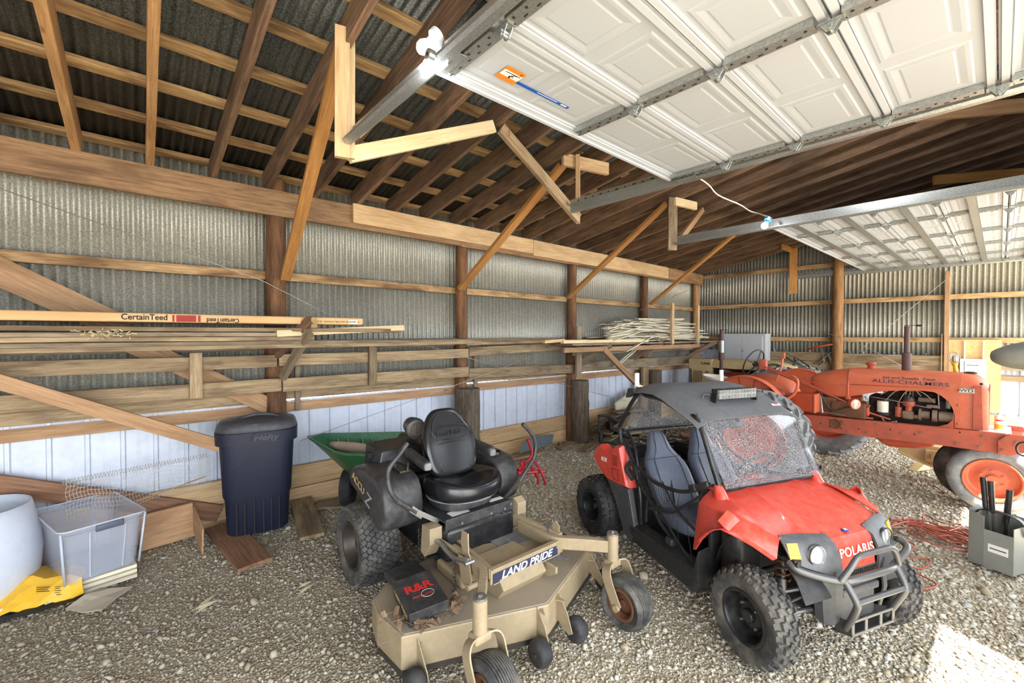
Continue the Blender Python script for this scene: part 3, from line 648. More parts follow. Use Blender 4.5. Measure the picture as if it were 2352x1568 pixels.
P_('lumber_board', (-2.4, 4.72, 1.93), (1.4, 4.72, 1.915), .05, .07, 'wood_grey', 'grey timber lying behind the long carton', 'board')
board('lumber_board', 3.2, 5.6, 4.5, 1.665, .1, .035, 'wood_weathered', 'long board bridging from the stack to the trim board rack', 'board', dz=.03)
plain('straw', S(212, 196, 150), .9, var=.3)
m = MB()
for k in range(60):
    x = .0 + r.gauss(0, .07) - .13; z = 1.80 + r.gauss(0, .018); a = r.uniform(0, PI); l = r.uniform(.008, .018)
    m.bar((x - l * math.cos(a), 4.295, z - l * math.sin(a) * .5), (x + l * math.cos(a), 4.285, z + l * math.sin(a) * .5), .004, .004)
tag(m.build('bird_nest_straw', 'straw'), 'wisps of straw caught on the edge of the stacked lumber', 'straw', kind='stuff')
# long flat carton
t_ = NT('carton'); v = t_.coord((.6, 6, 6)); t_.set(Base_Color=t_.ramp(t_.noise(v, 2, 4), [(.3, S(196, 154, 104)), (.7, S(218, 178, 128))]), Roughness=.75)
root = empty('long_carton', (0, 4.42, 1.91)); tag(root, 'long flat cardboard carton with black lettering on top of the stacked lumber', 'carton')
m = MB(); m.rbox((.1, 0, .012), (3.4, .22, .068), .012); cb = m.build('carton_body', 'carton', root, smooth=40)
plain('print_dark', S(28, 22, 20), .7); plain('print_red', S(150, 44, 40), .7, var=.05)
def onbox(x, s, size, flip=False, par=root, mat='print_dark', dz=0, bold=.02, sx=1.15):
    m = MB(); ex = (1, 0, 0) if not flip else (-1, 0, 0); ey = (0, 0, 1) if not flip else (0, 0, -1)
    m.text(s, size, (x, -.1125, .012 + dz), ex, ey, .001, bold, sx=sx); return m.build('lettering', mat, par)
XB = lambda px: at(px, 725, Y=4.30).x
onbox(XB(333), 'CertainTeed', .060, dz=.002, par=cb, sx=.88); onbox(XB(513), 'CertainTeed', .052, True, par=cb, dz=-.012, sx=.86)
m = MB()
for a, b in ((396, 401), (405, 451), (455, 461)):
    m.box(((XB(a) + XB(b)) / 2, -.1122, .010), (XB(b) - XB(a), .001, .052))
m.build('red_bars', 'print_red', cb)
onbox(XB(770), 'PANEL AND GUTTER SYSTEMS  10 COUNT', .022, True, par=cb, dz=-.005, bold=.0)
m = MB(); m.box((XB(812), -.1122, .006), (.09, .001, .036)); lab_ = m.build('shipping_label', 'white_label', cb)
m = MB()
for k in range(14): m.box((XB(812) - .035 + k * .0045, -.1130, .008), (.0012 + .0015 * (k % 3 == 0), .001, .02))
m.build('bar_code', 'print_dark', lab_)
# wooden bracket holding the stack
BK = empty('lumber_bracket', (0, 0, 0)); tag(BK, 'dark wooden V bracket clasping the end of the lumber stack', 'bracket')
plank('arm', (1.08, 4.66, 1.60), (1.27, 4.22, 1.93), .05, .09, 'wood_rafter', parent=BK, rough=False); plank('arm', (1.12, 4.62, 1.37), (1.26, 4.24, 1.82), .05, .07, 'wood_grey', parent=BK, rough=False)
m = MB(); m.box((1.29, 4.22, 1.90), (.05, .04, .09)); m.build('block', 'wood_girt', BK)
# ---------------------------------------------------------------- right rack with white trim boards
P_('rack_shelf', (4.9, 4.45, 1.635), (9.95, 4.40, 1.63), .55, .03, 'wood_grey', 'wide rough shelf under the pile of white trim boards', 'shelf', rough=False)
P_('rack_beam', (4.75, 4.22, 1.555), (8.9, 4.15, 1.55), .04, .075, 'wood_brace', 'tan board running under the front edge of the trim board rack', 'board')
P_('rack_beam', (5.4, 4.6, 1.50), (10.1, 4.6, 1.50), .04, .12, 'wood_grey', 'grey board behind the tan one under the trim board rack', 'board')
P_('rack_beam', (4.35, 4.24, 1.685), (4.75, 4.22, 1.70), .07, .045, 'wood_fresh', 'short offcut lying at the left tip of the rack', 'board')
P_('rack_beam', (4.7, 4.2, 1.68), (6.9, 4.16, 1.675), .07, .05, 'wood_pale', 'pale batten along the front of the rack shelf', 'board')
for a, b, la, mt in (((5.60, 4.6, 1.30), (5.82, 4.15, 1.62), 'left short strut under the rack', 'wood_grey'), ((7.15, 4.62, 1.32), (7.45, 4.15, 1.66), 'middle dark strut under the rack', 'wood_rafter'), ((9.3, 4.62, 1.28), (9.8, 4.2, 1.62), 'right dark strut under the rack', 'wood_rafter'),
                     ((5.68, 4.2, 1.55), (6.95, 4.30, .80), 'long tan strut running down from the rack to the buggy roof', 'wood_brace')):
    P_('rack_strut', a, b, .05, .09, mt, la, 'strut', rough=False)
for x, la in ((7.75, 'left'), (8.80, 'right')):
    P_('stake', (x, 4.14, 1.60), (x, 4.14, 2.38), .085, .04, 'wood_fresh', la + ' upright stake holding back the white trim boards', 'stake', up=(0, -1, 0), rough=False)
r = random.Random(11)
for k in range(84):
    lvl = k / 84; z = 1.665 + .012 * (k % 5) + lvl * .40 * (1 - .2 * r.random()); L = r.uniform(1.2, 3.0) * (1 - .25 * lvl); xc = 7.75 + r.gauss(0, .45) * (1 - .5 * lvl)
    x0, x1 = max(5.75, xc - L / 2), min(10.1, xc + L / 2); y = 4.22 + r.random() * .48
    a = r.uniform(-.03, .03); t2 = r.uniform(-.28, .28)
    P_('trim_board', (x0, y, z - a * 1.2), (x1, min(4.75, max(4.2, y + t2 * .6)), z + a * 1.2), r.uniform(.05, .13), .016, 'wood_white_trim', 'old white-painted trim board piled on the rack by the far corner', 'board', 'old white trim boards piled on the rack', rough=False, twist=r.uniform(-.5, .5), bow=r.uniform(-.01, .02))
for k in range(8):
    x = 6.0 + r.uniform(-.2, .3); P_('trim_board', (x, 4.18 + k * .03, 1.70 + k * .03), (x + r.uniform(.5, 1.1), 4.2 + k * .04, 1.78 + k * .03 + r.uniform(-.05, .08)), .12, .014, 'wood_white_trim', 'short curled white trim board at the left end of the pile', 'board', 'curled white trim boards at the left end of the pile', rough=False, twist=r.uniform(-.8, .8))
P_('trim_board', (6.25, 4.17, 1.50), (6.95, 4.12, 1.74), .07, .014, 'wood_white_trim', 'white trim board hanging down below the left end of the rack', 'board', rough=False)
for k in range(2): P_('trim_board', (6.35 + k * .1, 4.5, 1.22), (7.1 + k * .1, 4.5, 1.56), .06, .015, 'wood_white_trim', 'white strip propped diagonally under the rack', 'board', 'two white strips propped diagonally under the rack', rough=False)
# ---------------------------------------------------------------- shared vehicle pieces
def rubber(name, a, b, dust, amt):
    t = NT(name); v = t.coord(); c = t.ramp(t.noise(v, 14, 5), [(.3, a), (.7, b)])
    f = t.ramp(t.noise(v, 9, 7, .7), [(.42, G0), (.75, (amt,) * 3 + (1,))]); c = t.mix(f, c, dust); t.bump(t.noise(v, 90, 4), .25, .003)
    return t.set(Base_Color=c, Roughness=.72)
rubber('rubber', S(44, 44, 46), S(62, 62, 64), S(150, 142, 128), .55)
rubber('rubber_clean', S(30, 30, 33), S(46, 46, 50), S(120, 116, 110), .3)
rubber('rubber_grey', S(96, 98, 102), S(128, 130, 134), S(186, 182, 172), .5)
plain('black_plastic', S(42, 43, 47), .45, var=.1, dust=S(140, 134, 124), dustamt=.3, bump=.1)
plain('black_paint', S(30, 31, 34), .28, .1, dust=S(120, 114, 104), dustamt=.25)
plain('tan_paint', S(166, 148, 118), .42, var=.05, dust=S(124, 112, 96), dustamt=.6)
plain('tan_dusty', S(150, 138, 120), .7, var=.06, dust=S(150, 134, 110), dustamt=.5)
plain('bare_metal', S(150, 148, 144), .38, .7); plain('dark_metal', S(70, 66, 62), .5, .5, dust=S(120, 100, 80), dustamt=.4)
plain('rusty', S(112, 74, 50), .8, .2, dust=S(70, 48, 36), dustamt=.5)
t = NT('seat_vinyl'); v = t.coord(); t.bump(t.noise(v, 120, 3), .08, .002); t.set(Base_Color=S(26, 27, 31), Roughness=.26, Specular_IOR_Level=.6)
plain('navy_decal', S(48, 52, 78), .4); plain('red_decal', S(196, 44, 40), .5); plain('tan_letter', S(190, 160, 112), .5); plain('grey_letter', S(150, 152, 158), .5)
def tyre(m, R, w, rr, style, n=40):
    h = w / 2
    if style == 'rib':
        prof = [(rr, -h * .62), (rr + (R - rr) * .25, -h * .88), (rr + (R - rr) * .6, -h), (R - .022, -h * .86)]
        k = 9
        for i in range(k):
            a = -h * .74 + h * 1.48 * i / k; b = a + h * 1.48 / k; c = (a + b) / 2; z = R - .022 * (c / h) ** 2 - .002
            prof += [(z, a + .0015), (z, b - .003), (z - .006, b - .002), (z - .006, b)]
        prof += [(R - .022, h * .86), (rr + (R - rr) * .6, h), (rr + (R - rr) * .25, h * .88), (rr, h * .62)]
    else:
        tb = .012 if style != 'smooth' else 0
        prof = [(rr, -h * .66), (rr + (R - rr) * .12, -h * .86), (rr + (R - rr) * .4, -h * .99), (rr + (R - rr) * .7, -h * .97), (R - .035, -h * .86), (R - tb - .012, -h * .70), (R - tb - .002, -h * .38), (R - tb, 0),
                (R - tb - .002, h * .38), (R - tb - .012, h * .70), (R - .035, h * .86), (rr + (R - rr) * .7, h * .97), (rr + (R - rr) * .4, h * .99), (rr + (R - rr) * .12, h * .86), (rr, h * .66)]
    m.lathe(prof, (0, 0, 0), (0, 1, 0), n, cap=False)
    def block(a, y, la, ly, rot, hgt, Rr):
        c_, s_ = math.cos(rot), math.sin(rot); drop = .020 * (y / h) ** 2 + .002
        vs = []
        for dz, sc in ((-hgt, 1.1), (0, .9)):
            for u, v_ in ((-1, -1), (1, -1), (1, 1), (-1, 1)):
                uu, vv = u * la / 2 * sc, v_ * ly / 2 * sc; du, dy = uu * c_ - vv * s_, uu * s_ + vv * c_
                yy = y + dy; rad = Rr - .026 * (min(1.1, abs(yy) / h)) ** 3 + dz; an = a + du / Rr
                vs.append((rad * math.cos(an), yy, rad * math.sin(an)))
        m.add(vs, [(0, 3, 2, 1), (4, 5, 6, 7), (0, 1, 5, 4), (1, 2, 6, 5), (2, 3, 7, 6), (3, 0, 4, 7)])
    if style == 'turf':
        N = 44
        for i in range(N):
            for j in range(9):
                y = (j - 4) / 4.3 * h * .92; off = (.5 if j % 2 else 0)
                block(2 * PI * (i + off) / N, y, 2 * PI * R / N * .80, w / 9.5, .55 if j % 2 else -.55, .012, R)
    elif style == 'knobby':
        N = 26
        for i in range(N):
            for j, (yy, la, ly, ro, off) in enumerate(((-.86, .026, .020, 0, 0), (-.50, .040, .020, .0, .5), (-.17, .026, .024, .3, 0), (.17, .026, .024, -.3, .5), (.50, .040, .020, .0, 0), (.86, .026, .020, 0, .5))):
                block(2 * PI * (i + off) / N, yy * h, la, ly, ro, .015, R)
    elif style == 'lug':
        N = 22
        for i in range(N):
            for s_ in (-1, 1):
                a = 2 * PI * (i + (.5 if s_ > 0 else 0)) / N
                for q in range(4): block(a - s_ * 0 + q * .055, s_ * h * (.88 - .25 * q), .035, h * .34, s_ * .75, .035, R + .02)
def wheel(name, c, R, w, rr, style, tmat, rmat_, par, dish=.02, holes=0, hub=.03, yaw=0.0, lean=0.0, label=None, rimlabel=None, side=-1, bolts=0, nseg=44):
    """side=-1: outer face towards -y"""
    root = bpy.data.objects.new(name, None)
    m = MB(); tyre(m, R, w, rr, style, nseg); M4 = Matrix.Translation(V3(c)) @ Matrix.Rotation(yaw, 4, 'Z') @ Matrix.Rotation(lean, 4, 'X')
    bpy.data.objects.remove(root)
    o = m.build(name, tmat, par, smooth=38, M=M4)
    if label: o['label'] = label
    m = MB(); s = side; h = w / 2
    f0 = h * .62 - dish; m.lathe([(rr + .006, s * h * .66), (rr + .012, s * h * .84), (rr + .004, s * h * .90), (rr - .006, s * h * .86), (rr - .012, s * h * .70), (rr - .022, s * (f0 + .012)), (rr * .80, s * f0), (rr * .60, s * (f0 + .004)), (rr * .50, s * (f0 + dish * .35)), (hub * 1.7, s * (f0 + dish * .38)), (hub * 1.05, s * (f0 + dish * .40)), (hub, s * (f0 + dish * .75)), (hub * .85, s * (f0 + dish * .85)), (.0005, s * (f0 + dish * .85))], (0, 0, 0), (0, 1, 0), 32, cap=False)
    m.lathe([(rr + .006, -s * h * .66), (rr - .018, -s * h * .4), (rr - .018, s * h * .3)], (0, 0, 0), (0, 1, 0), 32, cap=False)
    rim = m.build('rim', rmat_, o, smooth=35)
    if rimlabel: rim['label'] = rimlabel
    if holes:
        m = MB()
        for k in range(holes):
            a = 2 * PI * k / holes; cx, cz = math.cos(a) * rr * .74, math.sin(a) * rr * .74; m.cyl((cx, s * (h * .62 - dish - .002), cz), (cx, s * (h * .62 - dish + .003), cz), rr * .12, n=12)
        m.build('vent_hole', 'dark_gap', o)
    if bolts:
        m = MB()
        for k in range(bolts):
            a = 2 * PI * (k + .5) / bolts; cx, cz = math.cos(a) * hub * 1.9, math.sin(a) * hub * 1.9; m.cyl((cx, s * (h * .62 - dish * .8), cz), (cx, s * (h * .62 - dish * .62 + .014), cz), .012 if rr > .15 else .007, n=6)
        m.build('lug_nut', 'bare_metal' if rr < .2 else rmat_, o)
    return o
# ---------------------------------------------------------------- zero-turn mower
MW = empty('riding_mower', (1.76, 1.62, 0), math.radians(-91.5)); tag(MW, 'tan zero-turn riding mower with black seat and wide cutting deck', 'mower')
for s in (-1, 1):
    wheel('rear_wheel', (-1.42, s * .50, .285), .29, .29, .155, 'turf', 'rubber', 'dark_metal', MW, dish=.06, side=s, bolts=5, hub=.035)
# deck
def mir(half): return half + [(x, -y) for x, y in half[::-1] if abs(y) > 1e-6]
deck = mir([(-.055, 0.001), (-.06, .02), (-.345, .755), (-.60, .775), (-.74, .745), (-.86, .60), (-.93, .35), (-.95, .1)])
deck = [(x, y) for x, y in deck]
m = MB()
def drings(poly, z, g=0.0):
    cx = sum(p[0] for p in poly) / len(poly); return [(cx + (x - cx) * (1 + g), y * (1 + g), z) for x, y in poly]
m.loft([drings(deck, .085), drings(deck, .262), drings(deck, .27, -.006)], cap=True)
dk = m.build('mower_deck', 'tan_paint', MW, bevel=.004)
m = MB(); m.loft([drings(deck, .271, -.02), drings(deck, .2745, -.03)]); q = m.build('dusty_top', 'tan_dusty', dk); q['label'] = 'dust and clippings coated deck top'
m = MB(); m.loft([drings(deck, .07, .006), drings(deck, .10, .006)], cap=False); m.build('skirt_edge', 'dark_metal', dk)
m = MB()   # folded centre frame on deck, spindle covers
m.rbox((-.62, 0, .31), (.30, .62, .075), .02); m.prism([(-.10, 0), (.16, 0), (.24, .05), (.24, .09), (-.10, .09)], (-.42, .20, .27), (1, 0, 0), (0, 0, 1), .02)
m.prism([(-.26, -.02), (.0, -.02), (.06, .06), (.0, .13), (-.26, .13)], (-.28, -.02, .28), (1, .0, 0), (0, 0, 1), .34)
m.build('spindle_housing', 'tan_paint', dk, bevel=.006)
m = MB(); m.rbox((-.62, .52, .30), (.26, .24, .05), .02); m.build('belt_cover', 'black_plastic', dk, bevel=.004); m = MB(); m.rbox((-.80, -.50, .30), (.2, .22, .05), .02); m.build('belt_cover', 'black_plastic', dk, bevel=.004)
m = MB(); m.lathe([(.001, .04), (.06, .04), (.085, .02), (.085, 0)], (-.75, 0, .33), (0, 0, 1), 24); m.bar((-.8, -.35, .36), (-.8, .35, .36), .05, .01); m.build('pulley', 'black_paint', dk, smooth=40)
m = MB(); m.text('/60', .09, (-.36, .42, .2755), (.55, .85, 0), (-.85, .55, 0), .001, .01, shear=.2); m.build('deck_number', 'grey_letter', dk)
for k, (x, y, a, la) in enumerate(((-.28, -.735, .41, 'anti'), (-.015, -.12, .0, ''), (-.015, .17, .0, ''), (-.24, .70, -.41, ''))):
    a = 0 if k in (1, 2) else (.0)
    b = MB(); s = -1 if y < 0 else 1
    yo = .055 * (1 if k in (0,) else 1 if k == 1 else -1 if k == 2 else -1)
    b.prism([(-.12, .10), (-.06, .0), (.075, -.07), (.10, -.06), (.09, -.02), (-.02, .12)] if k in (0, 3) else [(-.10, .12), (-.06, -.02), (.03, -.07), (.06, -.05), (.02, .05), (-.04, .13)], (x - .02, y + yo, .14), (1, 0, 0), (0, 0, 1), .006)
    b.prism([(-.12, 0), (.02, 0), (-.12, .09 * (1 if yo > 0 else -1))], (x - .02, y + yo, .255 if k in (1, 2) else .22), (1, 0, 0), (0, 1, 0), .006)
    br = b.build('wheel_bracket', 'tan_paint', dk)
    w_ = MB(); w_.lathe([(.012, -.04), (.045, -.043), (.062, -.036), (.070, -.018), (.072, 0), (.070, .018), (.062, .036), (.045, .043), (.012, .04)], (0, 0, 0), (0, 1, 0), 28)
    o = w_.build('deck_roller_wheel', 'rubber_clean', MW, smooth=1); o.location = (x + (.04 if k in (0, 3) else .02), y, .085)
    w_ = MB(); w_.cyl((0, -.05, 0), (0, .05, 0), .012, n=10); w_.build('axle_bolt', 'dark_metal', o)
# front frame: arms, casters
for s in (-1, 1):
    m = MB(); pts = [(-.62, s * .28, .45), (-.40, s * .28, .45), (-.27, s * .30, .455), (-.14, s * .40, .46), (0, s * .515, .46)]
    pp = smoothpath(pts, 5)
    for a, b in zip(pp[:-1], pp[1:]): m.bar(a, b + (b - a) * .15, .045, .075)
    m.build('front_arm', 'tan_paint', MW, bevel=.004)
    m = MB(); m.cyl((0, s * .515, .375), (0, s * .515, .535), .036, n=24); ct = m.build('caster_tube', 'tan_paint', MW, smooth=40)
    m = MB(); m.cyl((0, s * .515, .535), (0, s * .515, .546), .034, n=24); m.cyl((0, s * .515, .546), (0, s * .515, .556), .012, n=6); m.build('cap', 'bare_metal', ct, smooth=40)
    m = MB(); cy = s * .515; wx = .105
    m.rbox((.0, cy, .355), (.07, .10, .045), .012)
    for q in (-1, 1):
        path = [(.0, cy + q * .03, .362), (.015, cy + q * .075, .358), (.03, cy + q * .098, .325), (.055, cy + q * .100, .26), (wx, cy + q * .098, .16)]
        pp = smoothpath(path, 5)
        rows = [[p + Vector((-.030, 0, -.012)), p + Vector((.030, 0, .012))] for p in pp]; m.sheet(rows, .008)
        m.cyl((wx, cy + q * .09, .155), (wx, cy + q * .115, .155), .020, n=12)
    fk = m.build('caster_fork', 'tan_paint', MW, smooth=35)
    wheel('caster_wheel', (wx, cy, .158), .162, .15, .085, 'rib', 'rubber_grey' if False else 'rubber', 'rusty', MW, dish=.03, side=-1, hub=.022)
# foot pan box
m = MB()
m.bar((-.27, -.25, .425), (-.27, .34, .425), .012, .095); m.bar((-.26, -.25, .47), (-.26, .34, .47), .035, .008)
m.bar((-.74, -.20, .47), (-.74, .30, .47), .012, .10); m.bar((-.74, .29, .465), (-.27, .33, .465), .035, .075); m.bar((-.74, -.19, .44), (-.27, -.24, .44), .03, .06)
m.box((-.50, .04, .375), (.48, .54, .008)); fb = m.build('foot_box', 'tan_paint', MW, bevel=.003)
m = MB(); m.box((-.62, .17, .381), (.20, .22, .004)); m.box((-.38, .06, .381), (.16, .24, .004)); q = m.build('foot_grip', 'rubber_grey', fb); q['label'] = 'worn grey foot grip'
m = MB(); m.bar((-.70, -.05, .381), (-.66, .08, .381), .02, .003); m.build('slot', 'dark_gap', fb)
m = MB(); m.bar((-.262, -.235, .407), (-.262, .29, .407), .002, .060); dc = m.build('brand_decal', 'navy_decal', fb)
m = MB(); m.text('LAND PRIDE', .062, (-.2600, .03, .408), (0, 1, 0), (0, 0, 1), .001, .022, shear=.25, sx=1.18); m.build('lettering', 'white_label', dc)
m = MB(); m.bar((-.733, .17, .482), (-.733, .25, .482), .002, .05); wl = m.build('warning_decal', 'white_label', fb); m = MB(); m.bar((-.731, .17, .482), (-.731, .205, .482), .002, .05); m.build('decal_field', 'red_decal', wl)
m = MB(); m.bar((-.73, -.14, .492), (-.73, .0, .488), .002, .03); m.text('ACCU', .03, (-.728, -.07, .49), (0, 1, 0), (0, 0, 1), .001, .01); m.build('worn_decal', 'tan_dusty', fb)
# lift linkage plates, rods, towers
m = MB(); m.prism([(-.06, 0), (.03, 0), (.05, .06), (.05, .14), (.0, .17), (-.06, .15)], (-.72, .345, .44), (1, 0, 0), (0, 0, 1), .08); m.build('right_tower', 'tan_paint', MW, bevel=.004)
for s, la in ((-1, None), (1, None)):
    m = MB()
    if s < 0:
        m.bar((-.72, -.30, .48), (-.42, -.30, .49), .008, .03)
        m.prism([(-.035, .13), (.03, .13), (.035, .02), (.065, -.02), (.065, -.16), (.035, -.19), (.0, -.16), (-.01, -.02), (-.045, .05)], (-.45, -.295, .50), (1, 0, 0), (0, 0, 1), .009)
        m.prism([(-.06, .0), (.05, .0), (.08, -.10), (.05, -.17), (-.02, -.15)], (-.42, -.325, .50), (1, 0, 0), (0, 0, 1), .009)
        m.cyl((-.37, -.27, .35), (-.37, -.34, .35), .018, n=12)
        m.prism([(-.05, .10), (.05, .10), (.05, .0), (-.02, -.10), (-.07, -.08)], (-.78, -.33, .47), (1, 0, 0), (0, 0, 1), .09)
    else:
        m.prism([(-.03, -.02), (.03, -.02), (.03, .06), (.0, .085), (-.03, .06)], (-.32, .335, .48), (1, 0, 0), (0, 0, 1), .008)
    m.build('linkage_plate', 'tan_paint', MW, bevel=.002)
    m = MB(); y = s * .33; m.tube(smoothpath([(-.80, y, .475), (-.68, y, .49), (-.60, y, .47), (-.5, y, .465), (-.38, y, .495)], 4), .014, 10)
    m.cyl((-.40, y, .495), (-.365, y, .497), .022, n=6); m.cyl((-.36, y - .03, .497), (-.36, y + .03, .497), .012, n=8); m.build('height_rod', 'bare_metal', MW, smooth=40)
m = MB()
for k in range(11):
    z = .47 - k * .021; y = -.36; a = k % 2
    m.tube([Vector((-.47, y, z)) + Vector(((.009 if a else .003) * math.cos(t_), (.003 if a else .009) * math.cos(t_), .015 * math.sin(t_))) for t_ in [i * PI / 4 for i in range(8)]], .0028, 5, closed=True)
m.build('lift_chain', 'dark_metal', MW); m = MB()
for k in range(9):
    z = .47 - k * .021; a = k % 2
    m.tube([Vector((-.95, -.33, z)) + Vector(((.009 if a else .003) * math.cos(t_), (.003 if a else .009) * math.cos(t_), .015 * math.sin(t_))) for t_ in [i * PI / 4 for i in range(8)]], .0028, 5, closed=True)
m.build('lift_chain', 'dark_metal', MW)
# chassis, seat pan
m = MB(); m.rbox((-1.15, 0, .42), (.95, .56, .26), .03); m.rbox((-1.62, 0, .50), (.36, .62, .34), .04); m.build('chassis', 'black_paint', MW, smooth=40)
m = MB(); m.box((-.98, 0, .592), (.55, .56, .012)); m.bar((-.70, -.28, .57), (-.70, .28, .57), .012, .085); pn = m.build('seat_pan', 'black_plastic', MW, bevel=.004)
m = MB(); [m.cyl((-.692, y, .565), (-.686, y, .565), .010, n=6) for y in (-.16, .08, .20)]; m.cyl((-.692, .255, .585), (-.686, .255, .585), .01, n=6); m.build('bolt', 'bare_metal', pn)
m = MB(); m.box((-.78, -.13, .6), (.07, .14, .002)); m.box((-.80, .2, .6), (.04, .12, .002)); m.build('caution_decal', 'white_label', pn)
m = MB(); [m.bar((-1.1, y, .607), (-.80, y, .607), .022, .012) for y in (-.13, .10)]; m.build('seat_rail', 'black_paint', pn)
# side tanks / fenders
for s in (-1, 1):
    out = [(-1.54, .71), (-1.54, .79), (-1.46, .86), (-1.22, .895), (-1.06, .875), (-.96, .86), (-.90, .80), (-.875, .68), (-.89, .58), (-.95, .52), (-1.05, .53), (-1.14, .61), (-1.34, .69)]
    m = MB(); cx, cz = -1.12, .72; rings = []
    for y, g in ((.325, .80), (.33, .93), (.35, .99), (.48, 1.0), (.57, .99), (.60, .94), (.61, .82)):
        yy = y if s < 0 else .31 + (y - .325) * .72; dz = 0 if s < 0 else -.03
        rings.append([(cx + (x - cx) * (g if g > .9 else g + .05), s * yy, cz + dz + (z - cz) * g) for x, z in out])
    m.loft(rings); tk = m.build('fender_tank', 'black_plastic', MW, smooth=50, subsurf=1)
    if s > 0:
        m = MB(); m.lathe([(.045, 0), (.045, .02), (.036, .02), (.036, .0)], (-1.06, .41, .84), (0, 0, 1), 24); m.cyl((-1.06, .41, .843), (-1.06, .41, .847), .036, n=24); m.build('cup_holder', 'black_paint', tk, smooth=40)
    else:
        m = MB(); m.cyl((-1.46, -.44, .84), (-1.46, -.44, .92), .042, n=24); [m.bar((-1.46 + math.cos(a) * .043, -.44 + math.sin(a) * .043, .85), (-1.46 + math.cos(a) * .043, -.44 + math.sin(a) * .043, .915), .006, .006, up=(1, 0, 0)) for a in [k * PI / 6 for k in range(12)]]
        m.tube([(-1.46, -.44, .92), (-1.455, -.435, .96), (-1.45, -.45, .99)], .005, 6); m.tube([(-1.455, -.435, .96), (-1.47, -.42, .985)], .004, 6); m.build('fuel_cap', 'black_paint', tk, smooth=40)
        m = MB(); m.box((-1.08, -.42, .885), (.2, .07, .012)); m.cyl((-.98, -.40, .88), (-.98, -.40, .915), .008, n=8); m.cyl((-1.1, -.43, .88), (-1.1, -.43, .91), .014, n=12); m.tube([(-.97, -.40, .91), (-.98, -.40, .94), (-.97, -.405, .95), (-.955, -.4, .94)], .004, 6); m.build('switch_panel', 'black_paint', tk)
        ex = Vector((.95, 0, -.30)).normalized(); ey = Vector((.30, 0, .95)).normalized()
        m = MB(); m.text('ACCU', .075, (-1.30, -.614, .765), ex, ey, .002, .012, sx=1.1); m.build('lettering', 'tan_letter', tk)
        m = MB(); m.text('Z', .13, (-1.13, -.614, .70), ex, ey, .002, .01, shear=.2, sx=1.1); m.build('letter_z', 'grey_letter', tk)
# levers
for s in (-1, 1):
    if s < 0: pts = [(-.84, -.47, 1.11), (-.83, -.53, 1.05), (-.83, -.595, .98), (-.83, -.605, .91), (-.82, -.59, .83), (-.82, -.54, .76), (-.82, -.49, .72), (-.82, -.42, .66)]
    else: pts = [(-.84, .50, 1.10), (-.83, .56, 1.04), (-.82, .61, .97), (-.82, .62, .90), (-.82, .60, .82), (-.82, .54, .76), (-.82, .48, .70), (-.82, .45, .67)]
    m = MB(); m.tube(smoothpath(pts, 5), .0155, 12); lv = m.build('control_lever', 'black_plastic', MW, smooth=50)
    m = MB()
    m.bar((-.815, s * .46, .70), (-.815, s * .38, .63), .012, .04); m.bar((-.81, s * .42, .67), (-.80, s * .27, .57), .012, .03)
    m.build('lever_bracket', 'bare_metal' if s < 0 else 'dark_metal', lv)
# seat
ST_ = bpy.data.objects.new('seat', None)
bpy.data.objects.remove(ST_)
def blob(rows, mat, name, par, sub=2, n=None):
    m = MB(); m.loft(rows); return m.build(name, mat, par, smooth=1, subsurf=sub)
yc = -.01
def ringc(x, z, hw, th, tilt=0.0, k=1.0, bulge=.0):
    """rounded cross ring: hw half width in y, th thickness along normal (forward tilt)"""
    nx, nz = math.cos(tilt), math.sin(tilt); pts = []
    for a in range(16):
        t_ = 2 * PI * a / 16; c_, s_ = math.cos(t_), math.sin(t_); e = .6
        yy = hw * math.copysign(abs(c_) ** e, c_); dd = th / 2 * math.copysign(abs(s_) ** e, s_)
        if s_ > 0: dd += bulge * (abs(yy) / hw) ** 2 * 1.0
        pts.append((x + nx * dd, yc + yy, z + nz * dd))
    return pts
bk = blob([ringc(-1.03, .76, .10, .07), ringc(-1.035, .79, .19, .10, .15, bulge=.03), ringc(-1.07, .88, .215, .10, .12, bulge=.04), ringc(-1.10, .98, .225, .095, .1, bulge=.045), ringc(-1.13, 1.06, .215, .09, .1, bulge=.04), ringc(-1.15, 1.12, .185, .085, .1, bulge=.02), ringc(-1.17, 1.18, .15, .08, .1, bulge=.0), ringc(-1.18, 1.225, .10, .06, .1), ringc(-1.182, 1.235, .05, .03, .1)], 'seat_vinyl', 'seat_back', MW)
m = MB()
def seam(pts, r=.0035): m.tube(smoothpath(pts, 4), r, 6)
fx = lambda z: -1.03 - (z - .79) * .36 + .045
def sp(y, z, d=.0): return (fx(z) + .10 * (abs(y) / .22) ** 2 * .35 + d, yc + y, z)
seam([sp(-.12, .82), sp(-.125, .95), sp(-.115, 1.0), sp(.115, 1.0), sp(.125, .95), sp(.12, .82)]); seam([sp(-.125, 1.03), sp(-.135, 1.11), sp(.135, 1.11), sp(.125, 1.03), sp(-.125, 1.03)]); seam([sp(-.135, 1.11), sp(-.12, 1.17), sp(-.05, 1.205, -.005), sp(.05, 1.205, -.005), sp(.12, 1.17), sp(.135, 1.11)])
m.build('seam', 'black_paint', bk, smooth=1)
m = MB(); m.text('Land Pride', .05, (fx(1.07) + .012, yc, 1.07), (0, 1, 0), (-.33, 0, .94), .004, .01, sx=1.05); m.build('embossed_lettering', 'seat_vinyl', bk)
rows = []
